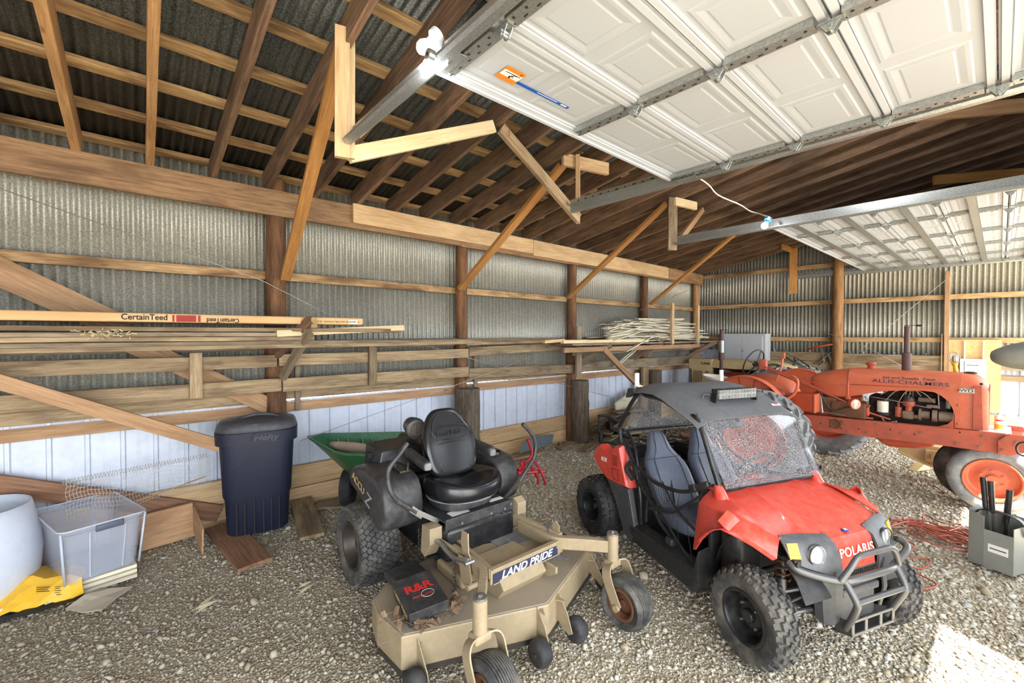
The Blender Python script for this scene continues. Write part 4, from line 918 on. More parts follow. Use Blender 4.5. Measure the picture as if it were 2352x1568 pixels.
for i, (g, z) in enumerate(((.80, .655), (.95, .675), (1.02, .705), (1.0, .745), (.90, .765), (.70, .755), (.3, .74))):
    pts = []
    for a in range(20):
        t_ = 2 * PI * a / 20; c_, s_ = math.cos(t_), math.sin(t_); x = .245 * math.copysign(abs(c_) ** .75, c_); y = .275 * math.copysign(abs(s_) ** .8, s_)
        zz = z + (.03 * (abs(y) / .235) ** 2 if i >= 3 else 0) + (.012 * (x > .1) if i >= 3 else 0)
        pts.append((-.935 + x * g, yc + .02 + y * g, zz))
    rows.append(pts)
cu = blob(rows, 'seat_vinyl', 'seat_cushion', MW)
m = MB()
for (g, z0, z1) in ((.86, .605, .655),):
    ra = [(-.955 + .225 * math.copysign(abs(math.cos(a)) ** .7, math.cos(a)) * g, yc + .01 + .245 * math.copysign(abs(math.sin(a)) ** .7, math.sin(a)) * g) for a in [2 * PI * k / 24 for k in range(24)]]
    m.loft([[(x, y, z0) for x, y in ra], [(x * 1.0, y, z1) for x, y in ra]])
sb = m.build('seat_bellows', 'black_plastic', MW, smooth=50)
m = MB(); pts = [(-.945 + .235 * math.cos(a), yc + .015 + .255 * math.sin(a), .668) for a in [2 * PI * k / 28 for k in range(28)]]; m.tube(pts, .006, 6, closed=True); m.box((-.775, yc + .03, .635), (.012, .05, .035)); m.build('piping', 'rubber_grey', sb, smooth=1)
for s in (-1, 1):
    m = MB(); m.rbox((-1.06, yc + s * .275, .925), (.30, .06, .065), .02, R=rmat(0, 8 if s < 0 else 4, 0)); m.build('armrest', 'black_plastic', MW, smooth=40)
    m = MB(); m.rbox((-.915, yc + s * .275, .905), (.03, .05, .05), .012); m.build('armrest_cap', 'rubber_grey', MW, smooth=40)
# engine shroud, air cleaner
m = MB(); m.loft([[(-1.55, -.48, .80), (-1.28, -.48, .80), (-1.28, .05, .80), (-1.55, .05, .80)], [(-1.52, -.47, .985), (-1.30, -.44, .955), (-1.30, -.02, .955), (-1.52, -.02, .985)]]); m.build('engine_guard', 'black_paint', MW, bevel=.01)
m = MB(); m.rbox((-1.62, .1, .82), (.34, .42, .28), .05); m.build('engine', 'dark_metal', MW, smooth=40)
m = MB(); m.lathe([(.001, -.10), (.062, -.10), (.066, -.09), (.066, .06), (.074, .065), (.074, .085), (.05, .095), (.001, .095)], (-1.40, -.135, 1.07), (.97, -.25, 0), 28)
for k in range(3): m.lathe([(.068, 0), (.072, .004), (.068, .008)], (-1.44 + k * .02, -.12, 1.07), (.97, -.25, 0), 28)
ac = m.build('air_cleaner', 'black_plastic', MW, smooth=40)
m = MB(); m.bar((-1.31, -.16, 1.03), (-1.31, -.16, 1.11), .004, .012, up=(1, 0, 0)); m.lathe([(.05, .0), (.055, .005), (.05, .01)], (-1.315, -.155, 1.07), (.97, -.25, 0), 24); m.build('air_cleaner_lid', 'dark_metal', ac)
# carton on the deck and dead leaves
BX = empty('small_carton', (1.76, 1.62, 0), math.radians(-91.5)); tag(BX, 'flat black and red cardboard carton lying on the left of the mower deck', 'carton')
R_ = rmat(3, 5, -9); m = MB(); m.rbox((-.50, -.565, .325), (.30, .22, .085), .004, R=R_); cb = m.build('carton_body', 'black_plastic', BX)
cc = Vector((-.50, -.565, .325)); ex = R_ @ Vector((.0, 1, 0)); ey = R_ @ Vector((-1, 0, 0)); nz = R_ @ Vector((0, 0, 1))
m = MB(); m.text('R&R', .082, cc + nz * .0435 + ey * .03, ex, ey, .001, .03, sx=1.05); m.text('PRODUCTS', .022, cc + nz * .0435 + ey * -.045, ex, ey, .001, .01); m.build('lettering', 'red_decal', cb)
m = MB(); m.tube([cc + nz * .044 + ex * (.03 + .035 * math.cos(a)) + ey * (-.04 + .03 * math.sin(a)) for a in [k * PI / 16 for k in range(32)]], .0008, 4, closed=True); m.build('print_ring', 'white_label', cb)
fx_ = R_ @ Vector((1, 0, 0)); fy_ = R_ @ Vector((0, -1, 0))
m = MB(); m.text('LAND PRIDE', .034, cc + fy_ * .111, R_ @ Vector((1, 0, 0)), nz, .001, .015, sx=1.25); m.build('side_lettering', 'tan_letter', cb)
plain('dead_leaf', S(138, 112, 90), .8, var=.35, sc=20)
m = MB(); r = random.Random(5)
for k in range(90):
    x, y = -.42 + r.gauss(0, .07), -.62 + r.gauss(0, .075)
    if k > 60: x, y = -.36 + r.gauss(0, .03), -.42 + r.gauss(0, .05)
    z = .285 + r.random() * .02; a = r.uniform(0, 2 * PI); L = r.uniform(.012, .035); t2 = r.uniform(-1, 1)
    c_ = Vector((x, y, z)); u = Vector((math.cos(a), math.sin(a), r.uniform(-.5, .5))) * L; w_ = Vector((-math.sin(a), math.cos(a), t2)) * L * .6
    m.sheet([[c_ - u - w_ * .3, c_ - u + w_ * .3], [c_ - w_, c_ + w_ + Vector((0, 0, L * .4))], [c_ + u - w_ * .2, c_ + u + w_ * .2]], .0008)
for k in range(24):
    x, y = -.42 + r.gauss(0, .1), -.60 + r.gauss(0, .12); a = r.uniform(0, 2 * PI); p = Vector((x, y, .29)); m.tube([p, p + Vector((math.cos(a) * .05, math.sin(a) * .05, r.uniform(0, .03))), p + Vector((math.cos(a + .4) * .1, math.sin(a + .4) * .1, r.uniform(0, .03)))], .0012, 4)
o = m.build('leaves', 'dead_leaf'); o.location = MW.location; o.rotation_euler = MW.rotation_euler; tag(o, 'crumpled dead leaves and stems on the left corner of the mower deck', 'leaves', kind='stuff')
# ---------------------------------------------------------------- red side-by-side buggy
plain('red_plastic', S(216, 62, 46), .34, var=.04, dust=S(224, 144, 128), dustamt=.4, coat=.15)
plain('buggy_black', S(34, 35, 38), .42, dust=S(110, 104, 98), dustamt=.3, bump=.1)
plain('buggy_grey', S(70, 72, 76), .5, dust=S(130, 124, 116), dustamt=.35)
plain('roof_fabric', S(92, 94, 98), .75, var=.08, dust=S(128, 124, 118), dustamt=.35, bump=.15)
plain('seat_blue_grey', S(86, 92, 108), .42, var=.05, dust=S(140, 140, 146), dustamt=.2)
plain('tube_grey', S(92, 92, 92), .36, .35); plain('amber', S(232, 176, 24), .35, 0, .03); plain('lens_clear', S(150, 156, 160), .12, .5, .35, 40); plain('blue_badge', S(30, 70, 160), .35)
t = NT('dusty_clear_plastic'); v = t.coord(); n = t.noise(v, 160, 4, .75); n2 = t.noise(v, 3, 3)
f = t.ramp(n, [(.54, (.05,) * 3 + (1,)), (.60, (.85,) * 3 + (1,))]); f2 = t.ramp(n2, [(.35, (.45,) * 3 + (1,)), (.7, G1)]); ff = t.mix(1.0, f, f2, 'MULTIPLY')
tr = t.new('ShaderNodeBsdfTransparent'); tr.inputs[0].default_value = (.90, .92, .94, 1); gl = t.new('ShaderNodeBsdfGlossy'); gl.inputs['Roughness'].default_value = .06
mx0 = t.new('ShaderNodeMixShader'); mx0.inputs[0].default_value = .07; t.l(tr.outputs[0], mx0.inputs[1]); t.l(gl.outputs[0], mx0.inputs[2])
df = t.new('ShaderNodeBsdfDiffuse'); df.inputs[0].default_value = S(196, 196, 200)
mx = t.new('ShaderNodeMixShader'); t.l(ff, mx.inputs[0]); t.l(mx0.outputs[0], mx.inputs[1]); t.l(df.outputs[0], mx.inputs[2]); t.l(mx.outputs[0], t.n['Material Output'].inputs[0])
BG = empty('utility_buggy', (3.036, .704, 0), math.radians(-111)); tag(BG, 'red two-seat side-by-side buggy with black roof, windshield and front brush guard', 'buggy')
for s in (-1, 1):
    wheel('front_wheel', (0, s * .505, .25), .255, .17, .135, 'knobby', 'rubber', 'black_paint', BG, dish=.05, holes=8, side=s, hub=.035, bolts=4, yaw=math.radians(-3))
    wheel('rear_wheel', (-1.60, s * .46, .262), .262, .27, .13, 'knobby', 'rubber_clean', 'black_paint', BG, dish=.07, holes=8, side=s, hub=.03, bolts=4)
# hood: rows front to back, points across
def hoodrow(x, zc, zr, ze, yr=.26, ye=.43, crown=.0):
    return [(x - .02, -ye, ze), (x - .01, -(yr + .05), (zr + ze) / 2 + .004), (x, -yr, zr), (x, -yr + .03, zr - .006), (x, -.10, zc), (x, 0, zc + .004), (x, .10, zc), (x, yr - .03, zr - .006), (x, yr, zr), (x - .01, yr + .05, (zr + ze) / 2 + .004), (x - .02, ye, ze)]
rows = [hoodrow(-.36, .815, .82, .80, .20, .42), hoodrow(-.28, .806, .820, .785, .21, .43), hoodrow(-.18, .785, .805, .768, .235, .43), hoodrow(-.06, .757, .776, .737, .26, .43), hoodrow(.05, .728, .742, .708, .27, .42), hoodrow(.13, .702, .705, .686, .255, .38)]
m = MB(); m.sheet(rows, .006)
m.sheet([[(.13, y, .705) for y in (-.16, -.08, 0, .08, .16)], [(.175, y, .69) for y in (-.155, -.08, 0, .08, .155)], [(.195, y, .665) for y in (-.15, -.08, 0, .08, .15)], [(.215, y, .60) for y in (-.145, -.08, 0, .08, .145)], [(.225, y, .535) for y in (-.135, -.08, 0, .08, .135)]], .006)
hd = m.build('hood', 'red_plastic', BG, smooth=28, bevel=0)
m = MB(); m.text('POLARIS', .064, (.2180, 0, .622), (0, 1, 0), (-.23, 0, .97), .002, .012, sx=1.10, space=1.06); m.build('lettering', 'white_label', hd)
m = MB(); m.lathe([(.001, .006), (.020, .004), (.022, 0)], (.155, 0, .703), (.2, 0, .97), 24, squash=1); b_ = m.build('badge', 'blue_badge', hd, smooth=1)
m = MB(); m.bar((.150, -.010, .712), (.162, .010, .709), .004, .002); m.bar((.150, .010, .712), (.162, -.010, .709), .004, .002); m.build('badge_cross', 'white_label', b_)
m = MB(); m.tube(smoothpath([(-.33, -.40, .812), (-.355, -.22, .83), (-.37, 0, .828), (-.355, .22, .83), (-.33, .40, .812)], 5), .005, 6); m.build('hood_seam', 'buggy_black', hd, smooth=1)
m = MB(); m.sheet([[(-.37, y, .81 - .02 * abs(y)) for y in (-.42, -.2, 0, .2, .42)], [(-.46, y, .80 - .02 * abs(y)) for y in (-.40, -.2, 0, .2, .40)]], .006); m.rbox((-.44, .0, .80), (.08, .16, .07), .02); m.build('cowl', 'red_plastic', BG, smooth=30)
for s in (-1, 1):
    # pillar boot
    m = MB(); m.lathe([(.050, -.05), (.042, 0), (.030, .045), (.022, .06)], (-.30, s * .43, .80), (-.35, 0, .93), 20); m.build('pillar_boot', 'red_plastic', BG, smooth=50)
    FR = [(-.385, (.42, .80), (.515, .735), (.56, .44)), (-.35, (.425, .80), (.53, .74), (.575, .46)), (-.29, (.43, .79), (.54, .745), (.585, .55)), (-.22, (.43, .785), (.545, .75), (.59, .63)), (-.16, (.43, .78), (.545, .755), (.60, .675)), (-.11, (.43, .765), (.535, .76), (.60, .70)),
          (-.04, (.43, .745), (.50, .735), (.575, .69)), (.03, (.43, .72), (.47, .71), (.52, .655)), (.10, (.42, .705), (.44, .695), (.455, .60))]
    m = MB(); rows = []
    for x, a, b, c in FR:
        mid = ((b[0] * .45 + c[0] * .55), (b[1] * .5 + c[1] * .5)); rows.append([(x, s * a[0], a[1]), (x, s * (a[0] * .4 + b[0] * .6), a[1] * .4 + b[1] * .6 + .004), (x, s * b[0], b[1]), (x, s * mid[0], mid[1]), (x, s * c[0], c[1])])
    m.sheet(rows, .006)
    fl = [[(x, s * c[0], c[1]), (x - .0, s * (c[0] + .03), c[1] - .003)] for x, a, b, c in FR[2:]]; m.sheet(fl, .006)
    m.sheet([[(-.16, s * .545, .755), (-.16, s * .60, .70)], [(-.125, s * .56, .79), (-.13, s * .625, .735)], [(-.09, s * .55, .775), (-.10, s * .62, .715)], [(-.07, s * .53, .75), (-.08, s * .60, .695)]], .006)
    m.build('front_fender', 'red_plastic', BG, smooth=32)
    # headlight pod
    m = MB()
    rows = [[(.08, s * .43, .712), (.11, s * .30, .712), (.145, s * .15, .702)], [(.115, s * .435, .685), (.165, s * .30, .69), (.20, s * .155, .675)], [(.14, s * .43, .64), (.20, s * .29, .635), (.225, s * .155, .62)], [(.155, s * .42, .60), (.21, s * .28, .585), (.235, s * .15, .565)], [(.20, s * .36, .575), (.22, s * .25, .54), (.235, s * .145, .50)]]
    m.sheet(rows, .012); pd = m.build('headlight_pod', 'buggy_grey', BG, smooth=40)
    m = MB(); m.lathe([(.001, .012), (.035, .011), (.050, .006), (.056, -.004)], (.196, s * .285, .635), (.92, s * .25, .18), 24, squash=1.0); hl = m.build('headlight', 'lens_clear', pd, smooth=1)
    m = MB(); m.tube([(.197 + .0, s * .285 + .057 * math.cos(a), .635 + .052 * math.sin(a)) for a in [k * PI / 12 for k in range(24)]], .004, 6, closed=True); m.build('lamp_ring', 'buggy_black', pd, smooth=1)
    m = MB(); m.sheet([[(.128, s * .425, .69), (.150, s * .375, .693)], [(.152, s * .425, .615), (.175, s * .375, .62)]], .008); m.build('amber_reflector', 'amber', pd)
    # nose side panels
    m = MB(); m.sheet([[(.15, s * .25, .57), (.19, s * .25, .57), (.235, s * .20, .55), (.245, s * .16, .50)], [(.15, s * .245, .42), (.20, s * .245, .41), (.245, s * .21, .40), (.25, s * .17, .40)], [(.15, s * .22, .26), (.19, s * .215, .25), (.225, s * .185, .26), (.23, s * .16, .28)]], .008)
    m.build('nose_panel', 'buggy_grey', BG, smooth=35)
    # suspension
    m = MB()
    m.tube([(.10, s * .18, .27), (.02, s * .40, .22)], .013, 8); m.tube([(-.12, s * .18, .27), (.0, s * .40, .22)], .013, 8); m.tube([(.08, s * .18, .38), (.0, s * .40, .34)], .011, 8); m.tube([(-.10, s * .18, .38), (.0, s * .40, .34)], .011, 8); m.cyl((0, s * .39, .18), (0, s * .41, .38), .03)
    m.tube([(.06, s * .1, .33), (.05, s * .40, .29)], .008, 8); m.build('suspension_arm', 'tube_grey', BG, smooth=40)
    m = MB(); m.cyl((.03, s * .33, .26), (-.02, s * .24, .68), .016, n=12); m.cyl((.03, s * .33, .26), (.01, s * .30, .42), .026, n=12)
    sh = m.build('shock_absorber', 'tube_grey', BG, smooth=40)
    m = MB(); pts = []
    for k in range(84):
        t_ = k / 83; a = t_ * 2 * PI * 7; c = Vector((.012, s * .298, .42)).lerp(Vector((-.018, s * .244, .66)), t_); pts.append(c + Vector((math.cos(a) * .038, math.sin(a) * .038, 0)))
    m.tube(pts, .006, 6); m.build('coil_spring', 'rusty' if s < 0 else 'black_paint', sh, smooth=1)
    # wheel well liner
    m = MB(); rows = []
    for k in range(9):
        a = math.radians(20 + 150 * k / 8); rows.append([(-.05 + .30 * math.cos(a), s * y, .30 + .34 * math.sin(a)) for y in (.22, .30, .42)])
    m.sheet(rows, .006); m.rbox((-.26, s * .30, .42), (.16, .22, .42), .05); m.build('wheel_liner', 'buggy_black', BG, smooth=35)
    # rear fender
    P = [(-1.64, .70), (-1.58, .81), (-1.53, .83), (-1.42, .79), (-1.36, .79), (-1.30, .875), (-1.225, .89), (-1.20, .80), (-1.12, .57), (-1.24, .555), (-1.40, .55), (-1.52, .60)]
    m = MB(); m.loft([[(x, s * (.44 if z > .6 else .44), z) for x, z in P], [(x, s * .505, z) for x, z in P], [(-1.38 + (x + 1.38) * .93, s * .535, .70 + (z - .70) * .88) for x, z in P]]); rf = m.build('rear_fender', 'red_plastic', BG, smooth=35, bevel=.004)
    if s < 0:
        m = MB(); m.text('RZR', .045, (-1.45, -.538, .72), (1, 0, .05), (0, 0, 1), .002, .02, shear=.3); m.build('lettering', 'white_label', rf)
        m = MB(); m.tube([(-1.32, -.5395, .68), (-1.24, -.5395, .69), (-1.23, -.5395, .60), (-1.31, -.5395, .60)], .002, 4, closed=True); [m.bar((-1.32 + .0, -.539, .79 - k * .018), (-1.25, -.539, .79 - k * .018), .002, .004) for k in range(5)]; m.build('decal_lines', 'black_ink', rf)
    m = MB(); m.prism([(-1.42, .56), (-1.12, .57), (-1.02, .24), (-1.10, .16), (-1.18, .20), (-1.30, .42)], (0, s * .50, 0), (1, 0, 0), (0, 0, 1), .05); m.build('rear_side_panel', 'buggy_grey', BG, bevel=.008)
    m = MB(); m.loft([[(-1.10, s * .40, .16), (-1.10, s * .52, .18), (-1.10, s * .53, .30), (-1.10, s * .44, .33)], [(-.40, s * .40, .13), (-.40, s * .545, .15), (-.40, s * .55, .30), (-.40, s * .45, .33)], [(-.36, s * .40, .16), (-.36, s * .54, .2), (-.36, s * .55, .44), (-.36, s * .45, .46)]]); m.build('rocker_panel', 'buggy_black', BG, bevel=.01)
# tub, firewall, bed
m = MB(); m.box((-.78, 0, .20), (.86, .92, .04)); m.box((-.385, 0, .50), (.03, .86, .56)); m.box((-1.18, 0, .45), (.05, .90, .52)); m.rbox((-.78, 0, .33), (.5, .14, .26), .04)
m.bar((-.46, .18, .5), (-.46, .40, .5), .02, .1); m.build('floor_tub', 'buggy_black', BG, bevel=.008)
m = MB(); m.rbox((-.44, 0, .73), (.12, .84, .14), .04); m.build('dashboard', 'buggy_black', BG, smooth=40)
m = MB(); m.box((-1.45, 0, .60), (.46, .82, .04)); [m.box((-1.45, s * .40, .68), (.46, .02, .18)) for s in (-1, 1)]; m.box((-1.69, 0, .66), (.02, .82, .16)); m.rbox((-1.45, 0, .42), (.5, .5, .3), .05); m.build('cargo_bed', 'buggy_black', BG, bevel=.006)
m = MB(); [m.tube([(-1.22, y, .84), (-1.66, y, .80)], .009, 6) for y in (-.36, -.18, 0, .18, .36)]; m.tube([(-1.66, -.40, .80), (-1.66, .40, .80)], .010, 6); m.tube([(-1.4, -.40, .82), (-1.4, .40, .82)], .010, 6); m.build('bed_rack', 'buggy_black', BG, smooth=40)
# roll cage
cg = empty('roll_cage'); cg.parent = BG
for s in (-1, 1):
    m = MB(); m.tube(smoothpath([(-.29, s * .43, .80), (-.36, s * .43, .95), (-.49, s * .43, 1.225), (-.62, s * .42, 1.24), (-.86, s * .415, 1.31), (-1.04, s * .415, 1.315), (-1.13, s * .43, 1.32), (-1.32, s * .455, 1.05), (-1.325, s * .46, .97), (-1.24, s * .47, .72), (-1.14, s * .47, .30)], 5), .0165, 10); m.build('side_tube', 'black_paint', cg, smooth=50)
    m = MB(); m.tube(smoothpath([(-1.28, s * .45, .93), (-1.14, s * .48, .82), (-1.02, s * .49, .60), (-1.0, s * .49, .34)], 5), .014, 10); m.tube(smoothpath([(-1.30, s * .40, .98), (-1.18, s * .42, .88), (-1.10, s * .44, .70)], 5), .012, 8); m.build('brace_tube', 'black_paint', cg, smooth=50)
m = MB(); [m.tube([(x, -.43, z), (x, .43, z)], .014, 10) for x, z in ((-.53, 1.25), (-1.11, 1.34), (-1.32, .99), (-.31, .82))]; m.build('cross_tube', 'black_paint', cg, smooth=50)
# roof
xs = [(-.45, 1.235), (-.49, 1.262), (-.62, 1.315), (-.80, 1.385), (-.90, 1.402), (-1.02, 1.402), (-1.12, 1.392), (-1.17, 1.37)]
m = MB(); m.sheet([[(x - .0, y, z - .05 * max(0, (abs(y) - .36)) / .10 + .004 * math.sin(9 * y + 14 * x)) for y in (-.475, -.45, -.40, -.30, -.15, 0, .15, .30, .40, .45, .475)] for x, z in xs], .008)
rf = m.build('roof_panel', 'roof_fabric', BG, smooth=40)
m = MB(); m.prism([(-.02, -.05), (.09, .0), (.08, .035), (.01, .03)], (-1.2, -.455, 1.33), (1, 0, 0), (0, 0, 1), .05); m.prism([(-.02, -.05), (.09, .0), (.08, .035), (.01, .03)], (-1.2, .455, 1.33), (1, 0, 0), (0, 0, 1), .05); m.tube([(-1.18, -.44, 1.34), (-1.18, .44, 1.34)], .02, 8); m.build('rear_visor', 'buggy_black', rf)
m = MB(); m.sheet([[(-.53, .28, 1.2905), (-.53, .36, 1.2885)], [(-.51, .28, 1.281), (-.51, .36, 1.279)]], .002); tg_ = m.build('roof_tag', 'white_label', rf); m = MB(); m.text('RZR', .02, (-.519, .32, 1.2865), (0, 1, 0), (-.4, 0, .3), .001, .01); m.build('lettering', 'red_decal', tg_)
for y, x in ((-.43, -1.14), (.43, -1.12)):
    m = MB(); m.box((x, y, 1.43), (.012, .035, .11)); m.box((x + .02, y, 1.385), (.05, .05, .006)); m.build('white_bracket', 'white_label', BG)
# light bar
m = MB(); R_ = rmat(0, 0, 0); m.rbox((-.60, .005, 1.372), (.06, .37, .075), .008); lb = m.build('light_bar', 'black_paint', BG, smooth=30)
m = MB()
for i in range(12):
    for j in range(2):
        m.cyl((-.572, -.155 + i * .029, 1.355 + j * .033), (-.566, -.155 + i * .029, 1.355 + j * .033), .0115, n=12)
m.build('led', 'lens_clear', lb, smooth=30); m = MB(); m.box((-.571, .005, 1.372), (.004, .345, .062)); m.build('reflector', 'bare_metal', lb)
m = MB(); [m.box((-.60, y, 1.345), (.05, .008, .06)) for y in (-.186, .196)]; m.tube(smoothpath([(-.62, -.18, 1.36), (-.64, -.23, 1.37), (-.64, -.25, 1.34)], 4), .006, 6); m.build('mount', 'black_paint', lb)
# windshield, rear window
m = MB(); m.sheet([[(-.265, y, .845) for y in (-.425, 0, .425)], [(-.475, y, 1.235) for y in (-.425, 0, .425)]], .004); m.build('windshield', 'dusty_clear_plastic', BG)
m = MB(); m.sheet([[(-1.335, y, .96) for y in (-.42, 0, .42)], [(-1.13, y, 1.33) for y in (-.41, 0, .41)]], .004); rw = m.build('rear_window', 'dusty_clear_plastic', BG)
# seats
def bseat(y0, la):
    m = MB(); rows = []
    for x, z, hw, th in ((-.90, .46, .17, .07), (-.93, .52, .20, .09), (-.99, .62, .205, .09), (-1.06, .74, .20, .085), (-1.10, .80, .17, .08), (-1.13, .86, .105, .08), (-1.17, .95, .08, .075), (-1.185, .99, .06, .06), (-1.188, 1.0, .025, .03)):
        pts = []
        for k in range(16):
            a = 2 * PI * k / 16; c_, s_ = math.cos(a), math.sin(a); yy = hw * math.copysign(abs(c_) ** .55, c_); dd = th / 2 * math.copysign(abs(s_) ** .6, s_)
            if s_ > 0: dd += .035 * (abs(yy) / hw) ** 2 * (1 if z < .8 else .2)
            pts.append((x + dd, y0 + yy, z + dd * .2))
        rows.append(pts)
    bk_rows = rows; m.loft(rows); o = m.build('seat_backrest', 'seat_blue_grey', BG, smooth=1, subsurf=1); o['label'] = la
    sm_ = MB(); [sm_.tube(smoothpath([Vector(g[i]) + Vector((.002, 0, 0)) for g in bk_rows[1:8]], 4), .003, 6) for i in (3, 5)]; sm_.tube(smoothpath([Vector(bk_rows[4][i]) + Vector((.003, 0, 0)) for i in (1, 2, 3, 4, 5, 6, 7)], 3), .003, 6); sm_.build('seam', 'buggy_black', o, smooth=1)
    m = MB(); rows = []
    for g, z in ((.9, .38), (1, .40), (1.02, .44), (.97, .475), (.75, .48), (.3, .465)):
        rows.append([(-.76 + .21 * math.copysign(abs(math.cos(a)) ** .6, math.cos(a)) * g, y0 + .20 * math.copysign(abs(math.sin(a)) ** .6, math.sin(a)) * g, z + (.03 * abs(math.sin(a)) ** 2 if z > .46 else 0)) for a in [2 * PI * k / 20 for k in range(20)]])
    m.loft(rows); m.build('seat_cushion', 'seat_blue_grey', BG, smooth=1, subsurf=1)
bseat(-.22, 'grey-blue vinyl backrest beside the open door net'); bseat(.22, 'grey-blue vinyl backrest behind the steering wheel')
m = MB(); c = Vector((-.60, .22, .83)); ax = Vector((-.75, 0, .66)).normalized(); u = Vector((0, 1, 0)); w_ = ax.cross(u)
m.tube([c + (u * math.cos(a) + w_ * math.sin(a)) * .145 for a in [k * PI / 18 for k in range(36)]], .011, 8, closed=True); [m.tube([c - ax * .02, c + (u * math.cos(a) + w_ * math.sin(a)) * .145], .009, 6) for a in (math.radians(90), math.radians(210), math.radians(330))]
m.cyl(c - ax * .05, c, .03, n=16); m.cyl(c - ax * .25, c - ax * .04, .016, n=10); m.build('steering_wheel', 'black_paint', BG, smooth=40)
m = MB(); m.rbox((-.63, -.02, 1.15), (.02, .26, .065), .02, R=rmat(0, -15, 0)); m.cyl((-.60, .04, 1.17), (-.545, .04, 1.24), .012, n=8); mi = m.build('rear_view_mirror', 'buggy_black', BG, smooth=40)
m = MB(); m.rbox((-.642, -.02, 1.147), (.004, .24, .05), .002, R=rmat(0, -15, 0)); m.build('mirror_glass', 'lens_clear', mi)
m = MB()
for s in (-1, 1): m.bar((-1.20, s * .22, .93), (-1.00, s * .05, .55), .004, .045); m.bar((-1.17, s * .12, .85), (-.85, s * .30, .52), .004, .04)
m.build('seat_belt', 'buggy_black', BG)
# door nets
for s in (-1, 1):
    y = s * .50
    def strap(m, pts, w=.028):
        pp = smoothpath(pts, 5); m.sheet([[p - Vector((0, 0, w / 2)), p + Vector((0, 0, w / 2))] for p in pp], .003)
    m = MB(); strap(m, [(-1.22, y, .92), (-1.10, y, .80), (-.86, y, .72), (-.60, y, .73), (-.42, y, .80), (-.31, y, .87)]); strap(m, [(-1.16, y, .74), (-.95, y, .60), (-.75, y, .50), (-.55, y, .36), (-.42, y, .30)]); strap(m, [(-.75, y, .74), (-.60, y, .60), (-.40, y, .52)]); strap(m, [(-.38, y, .78), (-.55, y, .64), (-.66, y, .56), (-.90, y, .50)], .022)
    strap(m, [(-.58, y, .72), (-.60, y, .55), (-.58, y, .38)], .014); strap(m, [(-.50, y, .66), (-.50, y, .5), (-.46, y, .34)], .014); strap(m, [(-1.12, y, .80), (-1.04, y, .62), (-.98, y, .36)], .02); strap(m, [(-.84, y, .72), (-.82, y, .6), (-.74, y, .42)], .012)
    for k in range(16):
        x = -1.05 + k * .025; m.tube([(x, y, .785 - k * .004), (x + .04, y, .63 - k * .008)], .0015, 4)
    for k in range(9): m.tube([(-1.06, y, .77 - k * .016), (-.70, y, .72 - k * .02)], .0015, 4)
    nt = m.build('door_net', 'buggy_black', BG)
    m = MB(); m.rbox((-.37, y, .845), (.10, .03, .035), .01, R=rmat(0, -28, 0)); m.rbox((-.455, y, .80), (.06, .034, .045), .01, R=rmat(0, -28, 0)); m.build('net_buckle', 'buggy_black', nt)
m = MB(); m.tube(smoothpath([(-.98, -.46, .36), (-.94, -.47, .55), (-.80, -.47, .42), (-.62, -.48, .35)], 5), .012, 8); m.rbox((-.66, -.50, .36), (.07, .05, .05), .012); m.tube(smoothpath([(-1.10, -.50, .80), (-1.16, -.51, .72), (-1.08, -.51, .66)], 4), .02, 8); m.build('hand_brake_lever', 'buggy_black', BG, smooth=40)
# grille and brush guard
m = MB(); m.sheet([[(.225, y, .535) for y in (-.16, 0, .16)], [(.215, y, .45) for y in (-.16, 0, .16)]], .004); m.rbox((.18, 0, .35), (.10, .30, .22), .03); m.rbox((.23, 0, .42), (.03, .30, .04), .01); gr = m.build('grille', 'buggy_grey', BG, smooth=35)
m = MB(); [m.box((.2275 - .0009 * j, -.13 + i * .0165, .52 - j * .011), (.004, .009, .006)) for i in range(17) for j in range(5)]; q = m.build('grille_perforation', 'dark_gap', gr)
m = MB(); m.rbox((.05, 0, .30), (.30, .34, .18), .04); m.build('front_frame', 'black_paint', BG, smooth=40)
gd = empty('brush_guard'); gd.parent = BG
m = MB(); m.tube(smoothpath([(.14, -.42, .60), (.19, -.40, .57), (.27, -.24, .53), (.30, -.12, .535), (.30, .12, .535), (.27, .24, .53), (.24, .40, .575), (.19, .42, .60)], 5), .0185, 12); m.build('main_tube', 'tube_grey', gd, smooth=60)
m = MB(); m.tube(smoothpath([(.285, -.24, .535), (.30, -.19, .60), (.305, -.14, .65), (.305, -.05, .655), (.305, .05, .655), (.305, .14, .65), (.30, .19, .60), (.285, .24, .535)], 5), .015, 12); m.build('upper_hoop', 'tube_grey', gd, smooth=60)
for s in (-1, 1):
    m = MB(); m.tube(smoothpath([(.285, s * .21, .53), (.335, s * .20, .45), (.33, s * .19, .40), (.27, s * .165, .26)], 5), .0165, 12); m.build('upright', 'tube_grey', gd, smooth=60)
    m = MB(); m.cyl((.10, s * .41, .60), (.19, s * .41, .60), .016, n=10); m.rbox((.16, s * .40, .605), (.04, .05, .03), .008); m.build('end_mount', 'black_paint', gd, smooth=40)
m = MB(); m.tube([(.335, -.195, .44), (.335, .195, .44)], .014, 12); m.build('cross_bar', 'tube_grey', gd, smooth=60)
m = MB()
for a, b in (((-.17, -.07)), ((-.07, .07)), ((.07, .17))): pass
m.bar((.30, -.175, .315), (.30, .175, .315), .008, .014); m.bar((.30, -.175, .245), (.30, .175, .245), .008, .014); [m.bar((.30, y, .245), (.30, y, .315), .022, .008, up=(1, 0, 0)) for y in (-.165, -.06, .06, .165)]
m.sheet([[(.30, y, .24) for y in (-.17, .17)], [(.18, y, .20) for y in (-.15, .15)]], .006); [m.bar((.30, s * .172, .28), (.20, s * .15, .25), .006, .07) for s in (-1, 1)]
m.build('skid_plate', 'tube_grey', gd, bevel=.002)
